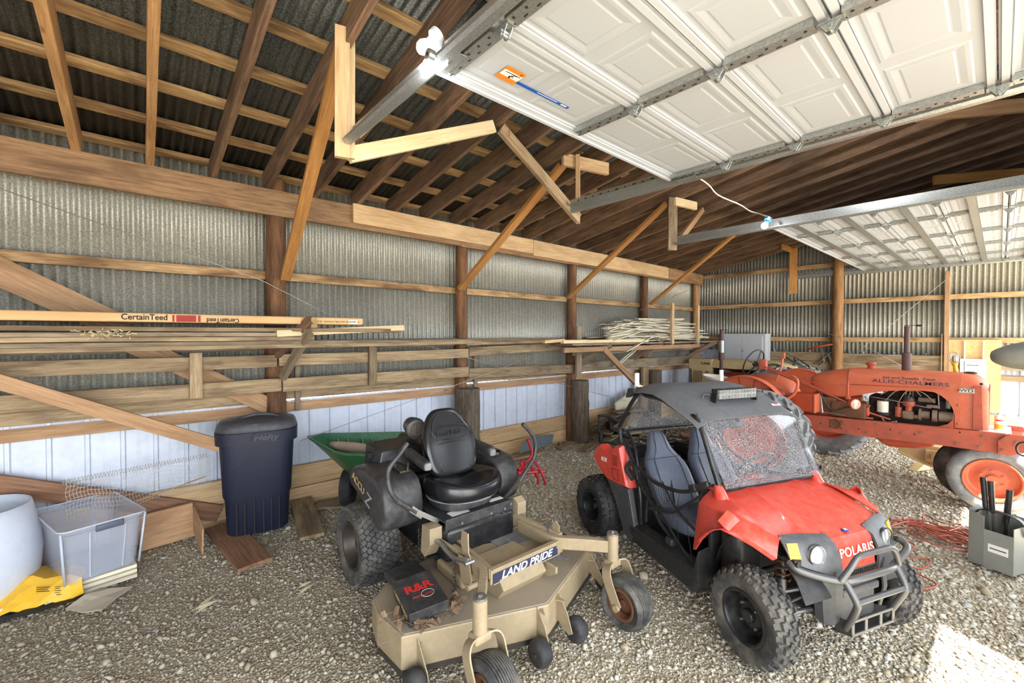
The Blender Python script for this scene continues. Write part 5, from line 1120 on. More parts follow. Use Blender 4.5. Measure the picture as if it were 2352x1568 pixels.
# ---------------------------------------------------------------- old orange row-crop tractor (facing the door)
plain('tractor_orange', S(198, 92, 56), .48, var=.10, sc=3, dust=S(190, 130, 110), dustamt=.5)
plain('tractor_orange_dark', S(176, 66, 30), .5, var=.15, sc=4, dust=S(96, 52, 36), dustamt=.5)
plain('tractor_frame', S(190, 88, 62), .6, var=.15, sc=3, dust=S(84, 66, 60), dustamt=.6)
plain('engine_grime', S(34, 26, 24), .8, var=.3, sc=10, dust=S(84, 46, 34), dustamt=.4)
plain('part_grime', S(132, 112, 96), .7, .1, .2, 14, dust=S(70, 50, 40), dustamt=.5)
plain('cream_paint', S(214, 190, 140), .5, var=.06, dust=S(176, 156, 120), dustamt=.4)
plain('pipe_brown', S(92, 70, 66), .7, .2, .1); plain('white_paint_worn', S(226, 220, 208), .6, dust=S(190, 110, 80), dustamt=.3)
plain('glass_lamp', S(176, 168, 152), .2, .1); plain('yellow_plastic', S(226, 182, 40), .4); plain('wire_rubber', S(150, 140, 130), .6)
TX, TY = 6.65, 0.9
TR = empty('farm_tractor', (TX, TY, 0), math.radians(-90)); tag(TR, 'old orange row-crop tractor with long hood and upright exhaust', 'tractor')
def L(X, Y, Z): return Vector((-(Y - TY), X - TX, Z))
exT = Vector((1, 0, 0)); ezT = Vector((0, 0, 1))                     # local forward / up
def sidepoly(m, pts, X, th): m.prism([(-(y - TY), z) for y, z in pts], (0, X - TX, 0), exT, ezT, th)
# wheels: rear pair and narrow front pair
for s, Y, nm in ((-1, 1.88, None), (1, 1.72, None)):
    wheel('rear_wheel', L(TX + s * (1.12 if s < 0 else 1.2), Y, .575), .55, .30, .33, 'lug', 'rubber_grey', 'tractor_orange', TR, dish=.10, side=s, hub=.07, bolts=8)
for s in (-1, 1):
    wheel('front_wheel', L(TX + s * .15, .035 if s < 0 else .15, .335), .335, .145, .205, 'rib', 'rubber_grey' if s < 0 else 'rubber', 'tractor_orange', TR, dish=.055, side=s, hub=.045, bolts=6, lean=math.radians(-4 * s), yaw=math.radians(3))
# frame rails
for s in (-1, 1):
    X = TX + s * .28
    m = MB(); sidepoly(m, [(1.90, .775), (.40, .815), (-.05, .82), (-.05, .63), (.40, .63), (1.0, .61), (1.90, .60)], X, .02)
    m.bar(L(X - s * .03, 1.9, .775), L(X - s * .03, -.05, .82), .07, .012); fr = m.build('frame_rail', 'tractor_frame', TR, bevel=.003)
    m = MB()
    for y, z in ((1.60, .72), (1.20, .73), (1.18, .64), (1.02, .78), (1.0, .66), (.92, .77), (.90, .66), (.70, .70), (.28, .67), (.10, .78), (.12, .67), (.55, .74)):
        m.cyl(L(X + s * .010, y, z), L(X + s * .024, y, z), .0115, n=6)
    m.build('rail_bolt', 'part_grime', fr)
    m = MB()
    for y, z in ((1.45, .70), (1.08, .69), (.8, .73), (.60, .71), (.26, .79)): m.cyl(L(X + s * .008, y, z), L(X + s * .012, y, z), .008, n=10)
    m.build('bolt_hole', 'dark_gap', fr)
    if s < 0:
        m = MB(); m.tube([L(X - .012, 1.30 + .050 * math.cos(a), .715 + .05 * math.sin(a)) for a in [k * PI / 12 for k in range(24)]], .009, 8, closed=True); [m.cyl(L(X - .018, 1.30 + .07 * math.cos(a), .715 + .07 * math.sin(a)), L(X - .0, 1.30 + .07 * math.cos(a), .715 + .07 * math.sin(a)), .012, n=8) for a in (.6, 2.6, 3.8, 5.6)]; m.cyl(L(X - .012, 1.30, .715), L(X - .008, 1.3, .715), .046, n=24)
        m.build('rail_port', 'rusty', fr, smooth=40)
m = MB(); sidepoly(m, [(-.0, .76), (-.07, .83), (-.17, .83), (-.20, .80), (-.19, .68), (-.08, .62), (.0, .63)], TX - .30, .025); sidepoly(m, [(-.0, .76), (-.07, .83), (-.17, .83), (-.20, .80), (-.19, .68), (-.08, .62), (.0, .63)], TX + .30, .025)
m.rbox(L(TX, -.10, .725), (.16, .6, .12), .02); bo = m.build('front_bolster', 'tractor_frame', TR, bevel=.004)
m = MB(); [m.cyl(L(TX - .315, y, z), L(TX - .33, y, z), .012, n=6) for y, z in ((-.03, .77), (-.03, .67), (-.12, .76))]; m.build('bolt', 'part_grime', bo)
m = MB(); m.box(L(TX, .02, .822), (.22, .5, .008)); m.build('front_shelf', 'white_paint_worn', TR)
m = MB(); m.cyl(L(TX, .05, .30), L(TX, .05, .66), .06, n=16); m.cyl(L(TX - .16, .04, .335), L(TX + .16, .04, .335), .03); m.build('front_pedestal', 'tractor_orange_dark', TR, smooth=40)
# hood + tank (one long streamlined shell)
def hring(Y, zt, zb, w, flat=.0):
    pts = []
    for k in range(13):
        a = PI * k / 12; c_, s_ = math.cos(a), math.sin(a)
        x = TX - w * math.copysign(abs(c_) ** .62, c_); z = zb + .0 + (zt - zb) * abs(s_) ** .55
        pts.append(L(x, Y, z))
    return pts
m = MB(); tank = [(1.62, 1.235, 1.16, .03), (1.60, 1.26, 1.13, .10), (1.54, 1.295, 1.10, .17), (1.45, 1.325, 1.075, .215), (1.36, 1.35, 1.055, .235), (1.28, 1.365, 1.045, .248), (1.20, 1.375, 1.045, .25)]
m.loft([hring(*q) for q in tank], cap=True); tk = m.build('fuel_tank', 'tractor_orange', TR, smooth=50)
m = MB(); m.tube([p for p in hring(1.19, 1.385, 1.05, .256)], .010, 8); m.tube(smoothpath([L(TX - .255, 1.56, 1.19), L(TX - .256, 1.3, 1.185), L(TX - .256, 1.2, 1.19)], 4), .004, 6); m.rbox(L(TX - .25, 1.19, 1.04), (.05, .03, .05), .01); m.build('tank_strap', 'tractor_orange', tk, smooth=50)
# hood upper skin
def skin(Y, zt, zl, w=.252):
    pts = [L(TX - w, Y, zl), L(TX - w, Y, (zl + 1.27) / 2), L(TX - w, Y, 1.27)]
    for k in range(1, 10):
        a = PI * k / 10; pts.append(L(TX - w * math.copysign(abs(math.cos(a)) ** .6, math.cos(a)), Y, 1.27 + (zt - 1.27) * math.sin(a) ** .8))
    pts += [L(TX + w, Y, 1.27), L(TX + w, Y, (zl + 1.27) / 2), L(TX + w, Y, zl)]; return pts
m = MB(); m.sheet([skin(y, 1.385 if y > .3 else 1.385, z) for y, z in ((1.19, 1.055), (1.10, 1.075), (1.0, 1.11), (.90, 1.14), (.80, 1.16), (.73, 1.17), (.66, 1.175), (.55, 1.185), (.46, 1.18), (.40, 1.145), (.345, 1.09), (.315, 1.02), (.305, .97))], .006)
m.sheet([skin(y, 1.385, .825) for y in (.305, .26)], .006)
hd = m.build('hood', 'tractor_orange', TR, smooth=50)
for s in (-1, 1):
    m = MB(); sidepoly(m, [(.31, .97), (.315, .90), (.35, .855), (.42, .82), (.56, .808), (.56, .80), (.30, .80), (.30, .97)], TX + s * .252, .006); m.build('side_panel', 'tractor_frame', hd)
m = MB(); m.tube([L(TX - .257, 1.17, 1.20), L(TX - .257, .36, 1.225), L(TX - .257, .33, 1.215)], .004, 6); [m.cyl(L(TX - .25, .275, z), L(TX - .264, .275, z), .010, n=8) for z in (1.22, 1.06, .87)]; m.build('bead', 'tractor_orange', hd, smooth=1)
TXT = L(TX - .2565, .655, 1.262); TXT2 = L(TX - .2565, .66, 1.308)
m = MB(); m.text('ALLIS-CHALMERS', .056, TXT, exT, ezT, .002, .003, sx=1.42, space=1.04); m.build('lettering', 'navy_decal', hd)
m = MB(); m.text('Joe and Rosella  Tiedt', .036, L(TX - .250, .66, 1.309), exT, (0, .28, .96), .0015, .0, sx=1.35); m.build('painted_names', 'tan_letter' if False else 'black_ink', hd)
# radiator shell
m = MB(); rows = []
for y, zt, w in ((.262, 1.385, .252), (.20, 1.38, .25), (.15, 1.365, .245), (.105, 1.33, .235), (.075, 1.29, .22), (.065, 1.25, .21)):
    pts = []
    for k in range(15):
        a = PI * k / 14; pts.append(L(TX - w * math.copysign(abs(math.cos(a)) ** .45, math.cos(a)), y, 1.20 + (zt - 1.20) * abs(math.sin(a)) ** .7))
    pts = [L(TX - w, y, .825)] + pts + [L(TX + w, y, .825)]; rows.append(pts)
m.loft(rows); rs = m.build('radiator_shell', 'tractor_orange', TR, smooth=50)
m = MB(); sidepoly(m, [(.17, .83), (.17, 1.27), (.115, 1.28), (.10, .83)], TX - .256, .012); sidepoly(m, [(.17, .83), (.17, 1.27), (.115, 1.28), (.10, .83)], TX + .256, .012)
for k in range(12): m.tube([L(TX - .20 + k * .036, .068, .84), L(TX - .20 + k * .036, .062, 1.26)], .006, 6)
m.build('grille', 'tractor_frame', rs)
m = MB(); m.prism([(-.055, -.024), (.055, -.024), (.055, .024), (-.055, .024)], L(TX - .262, .218, 1.218), exT, ezT, .004); pl = m.build('model_plate', 'white_paint_worn', rs)
m = MB(); m.text('WD', .044, L(TX - .2665, .218, 1.218), exT, ezT, .001, .006, sx=1.2, space=1.1); m.tube([L(TX - .2645, .218 + a, 1.218 + b) for a, b in ((-.051, -.02), (.051, -.02), (.051, .02), (-.051, .02))], .0015, 4, closed=True); m.build('lettering', 'black_ink', pl)
m = MB(); m.lathe([(.05, 0), (.05, .012), (.03, .02), (.001, .022)], L(TX, .20, 1.378), (0, 0, 1), 20); m.build('radiator_cap', 'engine_grime', rs, smooth=40)
m = MB(); m.cyl(L(TX - .2545, .118, 1.295), L(TX - .258, .118, 1.295), .012, n=12); m.build('shell_hole', 'dark_gap', rs)
# exhaust, pre-cleaner
m = MB(); X = 6.62; m.cyl(L(X, .70, 1.37), L(X, .70, 1.575), .043, n=20); m.lathe([(.043, 0), (.028, .012)], L(X, .70, 1.575), (0, 0, 1), 20); m.cyl(L(X, .70, 1.58), L(X, .70, 1.885), .0265, n=16)
ex = m.build('exhaust_stack', 'pipe_brown', TR, smooth=40); m = MB(); m.box(L(X, .66, 1.893), (.12, .065, .006)); m.box(L(X, .60, 1.890), (.05, .05, .02)); m.build('rain_flap', 'engine_grime', ex)
m = MB(); m.lathe([(.028, 0), (.034, .03), (.038, .05), (.048, .055), (.052, .07), (.044, .085), (.001, .09)], L(6.6, 1.01, 1.375), (0, 0, 1), 24); m.build('air_precleaner', 'tractor_frame', TR, smooth=40)
# engine
m = MB(); m.rbox(L(TX + .03, .66, .93), (.72, .30, .30), .03); m.rbox(L(TX + .03, .62, 1.10), (.55, .22, .12), .03); m.rbox(L(TX, .25, .98), (.12, .42, .34), .02); m.build('engine_block', 'engine_grime', TR, smooth=40)
m = MB(); sidepoly(m, [(.95, .62), (.82, .53), (.60, .55), (.45, .60), (.45, .66), (.95, .66)], TX - .12, .30); m.build('oil_pan', 'tractor_orange_dark', TR, bevel=.02)
X = TX - .19
def epart(nm, f, mat='part_grime', sm=40): m = MB(); f(m); return m.build(nm, mat, TR, smooth=sm)
epart('oil_filter', lambda m: (m.cyl(L(X, .88, .90), L(X, .88, 1.03), .052, n=24),), 'white_paint_worn'); epart('filter_base', lambda m: (m.cyl(L(X, .88, .875), L(X, .88, .905), .065, n=20), m.cyl(L(X, .89, .97), L(X + .08, .95, .97), .03)), 'engine_grime')
epart('distributor', lambda m: (m.cyl(L(X, .66, .94), L(X, .66, 1.0), .030, n=16), m.lathe([(.045, 0), (.052, .01), (.052, .05), (.035, .065), (.001, .07)], L(X, .66, 1.0), (0, 0, 1), 20)), 'tractor_frame')
epart('distributor_cap', lambda m: (m.lathe([(.05, 0), (.05, .025), (.03, .05), (.001, .052)], L(X, .66, 1.06), (0, 0, 1), 20), [m.cyl(L(X + .03 * math.cos(a), .66 + .03 * math.sin(a), 1.08), L(X + .03 * math.cos(a), .66 + .03 * math.sin(a), 1.13), .008) for a in (0, 1.57, 3.14, 4.7)]), 'buggy_black')
epart('ignition_coil', lambda m: (m.cyl(L(X, .745, .87), L(X, .745, .98), .030, n=16), m.cyl(L(X, .745, .98), L(X, .745, 1.03), .012)), 'tractor_frame')
epart('governor', lambda m: (m.rbox(L(X, .665, .90), (.10, .08, .09), .02), m.rbox(L(X, .60, .89), (.06, .06, .04), .01)))
epart('generator', lambda m: (m.cyl(L(X, .42, .92), L(X, .24, .92), .055, n=20), m.cyl(L(X, .47, .92), L(X, .43, .92), .065, n=20), m.cyl(L(X, .56, .92), L(X, .49, .92), .042, n=20), m.cyl(L(X, .575, .92), L(X, .555, .92), .065, n=20)))
epart('coil_pack', lambda m: (m.rbox(L(X + .04, .52, 1.08), (.14, .06, .05), .01), m.rbox(L(X, .47, 1.02), (.10, .07, .03), .012)))
epart('fan_guard', lambda m: (m.rbox(L(X + .08, .355, 1.06), (.05, .05, .13), .01), m.bar(L(X + .02, .43, 1.18), L(X + .02, .42, 1.0), .03, .01)), 'bare_metal')
for k, (y2, z2) in enumerate(((.90, 1.10), (.86, 1.03), (.56, 1.12), (.45, 1.06), (.74, 1.04))):
    a = k * 1.25; p0 = L(X + .03 * math.cos(a), .66 + .03 * math.sin(a), 1.13)
    epart('ignition_wire', lambda m: m.tube(smoothpath([p0, p0 + Vector((0, 0, .04)), (p0 + L(X - .03, y2, z2)) / 2 + Vector((0, -.02, .07)), L(X - .02, y2, z2)], 5), .0045, 6), 'wire_rubber', 1)
epart('fuel_line', lambda m: (m.tube(smoothpath([L(X - .02, 1.0, 1.07), L(X - .03, .8, 1.05), L(X - .03, .62, 1.02), L(X - .02, .48, 1.0)], 4), .005, 6), m.tube(smoothpath([L(X - .02, .90, .88), L(X - .04, .85, .80), L(X - .03, .75, .82)], 4), .007, 6)), 'bare_metal', 1)
# transmission, seat platform
m = MB(); m.rbox(L(TX, 1.55, .80), (1.0, .36, .36), .06); m.rbox(L(TX, 2.15, .85), (.5, .5, .42), .08); m.cyl(L(TX - .95, 1.84, .60), L(TX + 1.0, 1.76, .60), .09, n=20); m.rbox(L(TX - .0, 1.35, .98), (.5, .24, .14), .03); m.build('transmission_housing', 'tractor_orange_dark', TR, smooth=40)
m = MB(); m.rbox(L(TX - .26, 1.18, .90), (.34, .10, .18), .02); m.rbox(L(TX - .22, 1.40, .93), (.22, .12, .20), .02); m.build('belt_pulley_housing', 'rusty', TR, smooth=40)
m = MB(); m.rbox(L(TX - .42, 1.59, .965), (.235, .26, .205), .006); tb = m.build('tool_box', 'tractor_orange_dark', TR, bevel=.003)
m = MB(); m.rbox(L(TX - .42, 1.455, .965), (.02, .27, .22), .003); m.build('box_end', 'tractor_orange', tb)
# fenders
for s, Y in ((-1, 2.10), (1, 1.98)):
    Xi = TX + s * .86; c = (Y, .80); R = .47
    pts = [(c[0] + R * math.cos(a), c[1] + R * math.sin(a)) for a in [math.radians(-5 + (180) * k / 26) for k in range(27)]]
    pts = [(2 * c[0] - y, z) for y, z in pts]
    m = MB(); sidepoly(m, pts + [(c[0] + .4, .55), (c[0] - .4, .55)], Xi, .006)
    rows = [[L(Xi, y, z), L(Xi + s * .06, c[0] + (y - c[0]) * 1.02, c[1] + (z - c[1]) * 1.02), L(Xi + s * .10, c[0] + (y - c[0]) * 1.0, c[1] + (z - c[1]) * 1.0)] for y, z in pts]; m.sheet(rows, .005)
    fd = m.build('rear_fender', 'tractor_orange', TR, smooth=40); fd['label'] = 'curved orange fender'
    m = MB(); m.tube([L(Xi + s * .0, y, z) for y, z in pts], .012, 8); [m.tube([L(Xi + s * .01, c[0] + .15 * math.cos(a), c[1] + .15 * math.sin(a)), L(Xi + s * .01, c[0] + .45 * math.cos(a), c[1] + .45 * math.sin(a))], .010, 6) for a in (math.radians(80), math.radians(105), math.radians(130))]; m.build('fender_rib', 'tractor_orange', fd, smooth=1)
m = MB()   # domed platform / transmission cover seen over the near fender
rows = []
for y, zt, w in ((2.55, 1.12, .18), (2.45, 1.19, .25), (2.25, 1.225, .30), (2.05, 1.215, .31), (1.92, 1.17, .28), (1.85, 1.08, .22), (1.82, 1.0, .16)):
    rows.append([L(6.85 - w * math.cos(a), y, .92 + (zt - .92) * math.sin(a) ** .7) for a in [PI * k / 12 for k in range(13)]])
m.loft(rows); m.build('rear_cover', 'tractor_orange', TR, smooth=50)
m = MB(); rows = []
for r_, z in ((.02, 1.09), (.12, 1.085), (.19, 1.10), (.215, 1.13), (.22, 1.15)): rows.append([L(6.62 + r_ * math.cos(a) * .95, 2.80 + r_ * math.sin(a) * (1.0 if math.sin(a) > 0 else .8), z + (.03 * math.sin(a) if r_ > .15 else 0)) for a in [2 * PI * k / 24 for k in range(24)]])
rows += [[p + Vector((0, 0, .008)) for p in g] for g in rows[::-1]]; m.loft(rows); se = m.build('pan_seat', 'white_paint_worn', TR, smooth=1); se['label'] = 'white-topped pan seat'
m = MB(); m.bar(L(6.62, 2.80, 1.07), L(6.65, 2.45, .85), .06, .03); m.build('seat_spring', 'tractor_orange_dark', se)
# steering wheel and rods
c = L(6.62, 2.31, 1.385); ax = Vector((.90, -.22, -.38)).normalized(); u = ax.orthogonal().normalized(); w_ = ax.cross(u)
m = MB(); m.tube([c + (u * math.cos(a) + w_ * math.sin(a)) * .20 for a in [k * PI / 20 for k in range(40)]], .0105, 8, closed=True); m.build('steering_wheel', 'buggy_black', TR, smooth=1)
sw = bpy.data.objects[[o.name for o in TR.children if o.name.startswith('steering_wheel')][-1]]
m = MB(); [m.tube([c + ax * .05, c + (u * math.cos(a) + w_ * math.sin(a)) * .20], .009, 6) for a in (.5, 2.07, 3.64, 5.21)]; m.cyl(c + ax * .01, c + ax * .08, .035, n=14); m.build('spoke', 'buggy_black', sw, smooth=40)
m = MB(); m.tube([c + ax * .06, L(6.42, 1.67, 1.17), L(6.40, .98, .88)], .014, 8); m.tube([c + ax * .06 + Vector((.02, -.03, .03)), L(6.38, 1.67, 1.205), L(6.37, 1.02, .90), L(6.37, .80, .84)], .009, 8); m.tube([L(6.42, 2.1, 1.36), L(6.42, 1.6, 1.13)], .007, 6); m.rbox(L(6.45, 2.13, 1.38), (.10, .06, .14), .02); m.build('steering_shaft', 'tractor_frame', TR, smooth=40)
m = MB(); m.tube([L(6.37, 1.04, .86), L(6.36, .98, .98)], .008, 6); m.rbox(L(6.36, 1.0, .90), (.03, .03, .09), .006); m.tube([L(6.36, 1.10, .83), L(6.36, .95, .83)], .01, 6); m.build('shaft_bracket', 'tractor_frame', TR, smooth=40)
m = MB(); m.tube(smoothpath([L(6.70, 1.955, 1.53), L(6.70, 1.97, 1.46), L(6.68, 1.98, 1.33), L(6.66, 2.05, 1.12)], 4), .013, 8); m.rbox(L(6.70, 1.955, 1.50), (.03, .03, .08), .006); m.build('clutch_lever', 'tractor_orange', TR, smooth=40)
m = MB(); m.tube(smoothpath([L(6.0, 1.66, 1.29), L(5.97, 1.60, 1.25), L(5.95, 1.59, 1.16), L(5.95, 1.64, 1.06), L(5.93, 1.73, .98), L(5.9, 1.72, .92)], 5), .016, 10); m.build('brake_rod', 'tractor_orange', TR, smooth=1)
m = MB(); m.tube(smoothpath([L(5.72, 1.68, .98), L(5.66, 1.60, .97), L(5.64, 1.54, .88), L(5.64, 1.53, .70)], 5), .022, 8); m.tube(smoothpath([L(6.30, 1.75, .58), L(6.3, 1.62, .55), L(6.3, 1.5, .60)], 4), .008, 6); m.build('fender_stay', 'tractor_orange', TR, smooth=1)
m = MB(); m.tube(smoothpath([L(6.30, 1.44, 1.08), L(6.30, 1.38, .95), L(6.30, 1.30, .88), L(6.30, 1.2, .93), L(6.28, 1.1, .95)], 5), .009, 8); m.build('hose', 'buggy_black', TR, smooth=1)
m = MB(); m.tube([L(6.3, 1.44, 1.04), L(6.3, 1.42, .84)], .012, 6); m.tube([L(6.3, 1.7, .86), L(6.3, 1.2, .84)], .006, 6); m.build('linkage', 'bare_metal', TR)
m = MB(); m.lathe([(.001, -.09), (.03, -.085), (.052, -.05), (.058, 0)], L(6.20, 1.08, .995), (.75, -.66, 0), 24); hl = m.build('headlamp', 'tractor_orange', TR, smooth=50)
m = MB(); m.lathe([(.001, .008), (.04, .005), (.053, -.002), (.057, -.004)], L(6.20, 1.08, .995), (.75, -.66, 0), 24); m.build('lamp_glass', 'glass_lamp', hl, smooth=50)
m = MB(); m.rbox(L(6.5, 1.66, .50), (.12, .3, .12), .02); m.tube([L(6.5, 1.75, .45), L(6.5, 1.55, .62)], .02); m.build('drawbar_linkage', 'rusty', TR, smooth=40)
# things resting on the tractor
m = MB(); z0 = .826; sp = empty('spray_can', (6.6, -.005, z0)); tag(sp, 'white and yellow spray can standing on the front shelf of the orange tractor', 'spray can')
m.lathe([(.030, 0), (.032, .004), (.032, .125), (.028, .14), (.012, .148), (.012, .156)], (0, 0, 0), (0, 0, 1), 24); ca = m.build('can', 'white_label', sp, smooth=40)
m = MB(); m.lathe([(.0325, .012), (.0325, .06)], (0, 0, 0), (0, 0, 1), 24); m.build('yellow_band', 'yellow_plastic', ca, smooth=40); m = MB(); m.lathe([(.0328, .09), (.0328, .105)], (0, 0, 0), (0, 0, 1), 24, a0=2.4, a1=4.6); m.build('red_logo', 'red_decal', ca, smooth=40)
wl = empty('work_light', (6.70, .31, 1.386)); tag(wl, 'caged yellow-handled work light lying upright on the orange tractor hood', 'work light')
m = MB(); m.lathe([(.018, 0), (.022, .02), (.016, .05), (.026, .09), (.030, .10)], (0, 0, 0), (0, .12, 1), 16); m.build('handle', 'yellow_plastic', wl, smooth=50)
m = MB(); [m.tube(smoothpath([(.03 * math.cos(a), .012 + .03 * math.sin(a), .10), (.045 * math.cos(a), .015 + .045 * math.sin(a), .14), (.04 * math.cos(a), .02 + .04 * math.sin(a), .19), (0, .025, .215)], 4), .0025, 5) for a in [k * PI / 4 for k in range(8)]]; m.build('cage', 'bare_metal', wl, smooth=1)
m = MB(); m.lathe([(.001, .10), (.02, .105), (.026, .13), (.02, .17), (.001, .18)], (0, .012, 0), (0, 0, 1), 16); m.build('bulb', 'glass_lamp', wl, smooth=1)
m = MB(); m.tube([L(TX, -.0, .827) + Vector((0, .05, 0)), L(TX, -.0, .83) + Vector((.03, -.1, 0)), L(TX, .0, .83) + Vector((-.05, -.15, 0))], .006, 6)
# ---------------------------------------------------------------- cream tractor in the far corner
CX = 9.28
CT = empty('cream_tractor', (CX, 3.6, 0), math.radians(90)); tag(CT, 'cream old tractor parked against the far wall behind the orange one', 'tractor')
def C_(X, Y, Z): return Vector((Y - 3.6, -(X - CX), Z))
def cpoly(m, pts, X, th): m.prism([(y - 3.6, z) for y, z in pts], (0, -(X - CX), 0), (1, 0, 0), (0, 0, 1), th)
m = MB(); cpoly(m, [(4.45, 1.24), (4.43, 1.06), (4.38, 1.04), (4.36, .62), (3.95, .62), (3.95, 1.27), (4.40, 1.27)], CX, .50); nose = m.build('nose_shell', 'cream_paint', CT, bevel=.012)
m = MB(); [m.bar(C_(CX - .252, 4.33 - k * .035, .66), C_(CX - .252, 4.33 - k * .035, 1.02), .006, .012, up=(0, 1, 0)) for k in range(6)]; m.build('grille_slot', 'dark_gap', nose)
m = MB(); m.text('CASE', .062, C_(CX - .2525, 4.08, 1.175), (-1, 0, 0), (0, 0, 1), .002, .03, sx=1.3); m.text('300', .04, C_(CX - .2525, 4.05, 1.00), (-1, 0, 0), (0, 0, 1), .002, .03, sx=1.1, shear=.2); m.build('lettering', 'black_ink', nose)
m = MB(); rows = [[C_(CX + w * math.cos(a), y, zb + (zt - zb) * math.sin(a) ** .45) for a in [PI * k / 12 for k in range(13)]] for y, zt, zb, w in ((3.97, 1.285, 1.10, .25), (3.4, 1.285, 1.09, .25), (3.0, 1.28, 1.08, .25), (2.8, 1.27, 1.07, .24), (2.62, 1.24, 1.03, .2), (2.5, 1.19, 1.02, .12))]
m.loft(rows); hd2 = m.build('hood', 'cream_paint', CT, smooth=50)
m = MB(); m.tube([C_(CX - .255, 3.45, 1.09), C_(CX - .255, 2.75, 1.10)], .006, 6); m.build('trim_line', 'black_ink', hd2)
m = MB(); cpoly(m, [(3.95, 1.10), (2.9, 1.09), (2.75, .7), (3.95, .6)], CX, .3); m.build('engine_bay', 'engine_grime', CT)
m = MB(); m.rbox(C_(CX - .17, 3.5, .98), (.5, .06, .10), .02); m.tube([C_(CX - .2, 3.6, .93), C_(CX - .22, 3.3, 1.0)], .03); m.build('manifold', 'tractor_orange_dark', CT, smooth=40)
m = MB(); rows = [[C_(CX - .30 + .55 * math.cos(a) * 0 + x, 2.75 + .32 * math.cos(a), .86 + .40 * math.sin(a)) for x in (-.12, .12)] for a in [math.radians(10 + 160 * k / 12) for k in range(13)]]; m.sheet(rows, .01); cpoly(m, [(2.75 + .31 * math.cos(a), .86 + .39 * math.sin(a)) for a in [math.radians(180 * k / 16) for k in range(17)]], CX - .2, .01); m.build('rear_fender', 'cream_paint', CT, smooth=40)
for s in (-1, 1): wheel('rear_wheel', C_(CX + s * .55, 2.62, .6), .60, .28, .34, 'lug', 'rubber_grey', 'cream_paint', CT, dish=.08, side=s, hub=.06)
for s in (-1, 1): wheel('front_wheel', C_(CX + s * .12, 4.2, .30), .30, .13, .18, 'rib', 'rubber', 'cream_paint', CT, dish=.03, side=s, hub=.04)
c = C_(CX - .0, 2.50, 1.29); ax = Vector((.78, .15, -.45)).normalized(); u = Vector((0, 1, 0)); u = (u - ax * u.dot(ax)).normalized(); w_ = ax.cross(u)
ax = Vector((.55, 0, -.83)).normalized(); u = Vector((0, 1, 0)); w_ = ax.cross(u)
m = MB(); m.tube([c + (u * math.cos(a) + w_ * math.sin(a)) * .24 for a in [k * PI / 20 for k in range(40)]], .011, 8, closed=True); [m.tube([c + ax * .03, c + (u * math.cos(a) + w_ * math.sin(a)) * .24], .009, 6) for a in (.5, 2.6, 4.7)]; m.cyl(c - ax * .0, c + ax * .2, .02); m.build('steering_wheel', 'buggy_black', CT, smooth=1)
m = MB(); X = 8.70; m.cyl(C_(X, 3.62, 1.05), C_(X, 3.62, 1.30), .032, n=12); m.cyl(C_(X, 3.62, 1.28), C_(X, 3.62, 1.45), .05, n=16); m.cyl(C_(X, 3.62, 1.42), C_(X, 3.62, 1.68), .058, n=16); m.cyl(C_(X, 3.62, 1.66), C_(X, 3.62, 1.87), .035, n=14); m.tube([C_(X, 3.62, 1.08), C_(CX - .1, 3.6, 1.0)], .035); st = m.build('exhaust_stack', 'pipe_brown', CT, smooth=40)
m = MB(); m.cyl(C_(X, 3.62, 1.43), C_(X, 3.62, 1.665), .0595, n=16); m.build('grey_sleeve', 'bare_metal', st, smooth=40); m = MB(); m.box(C_(X, 3.58, 1.875), (.12, .08, .01)); m.build('rain_flap', 'engine_grime', st)
# cream gearbox-like housing half hidden below the orange tractor
CH = empty('cream_machine', (7.35, .60, 0)); tag(CH, 'cream painted machine housing on the gravel behind the front wheels of the orange tractor', 'machine')
m = MB(); m.prism([(-.22, .45), (.95, .45), (.95, .22), (.10, .22), (-.12, .27), (-.23, .34)], (0, .0, .0), (0, -1, 0), (0, 0, 1), .30); m.build('housing', 'cream_paint', CH, bevel=.015)
m = MB(); m.bar((-.16, .23, .33), (-.16, -.05, .22), .05, .02); m.bar((-.16, -.05, .22), (-.16, -.6, .21), .05, .02); m.build('bottom_flange', 'cream_paint', CH)
m = MB(); m.rbox((-.165, -.10, .335), (.03, .17, .14), .01); m.cyl((-.18, -.1, .335), (-.20, -.1, .335), .03, n=16); [m.cyl((-.18, -.1 + a, .335 + b), (-.19, -.1 + a, .335 + b), .01, n=6) for a in (-.065, .065) for b in (-.05, .05)]; m.build('cover_plate', 'cream_paint', CH, bevel=.003)
m = MB(); m.box((0, -.6, .11), (.2, .3, .22)); m.build('support_block', 'wood_grey', CH); m = MB(); m.box((0, -.35, .105), (.2, .12, .21)); m.build('support_block', 'wood_grey', CH)
m = MB(); m.prism([(-.16, 0), (.10, 0), (.10, .09), (.04, .10)], (7.85, .68, .0), (.9, -.4, 0), (0, 0, 1), .10); tag(m.build('wheel_chock', 'cream_paint', bevel=.005), 'small cream wheel chock lying on the gravel near the cream machine housing', 'wheel chock')
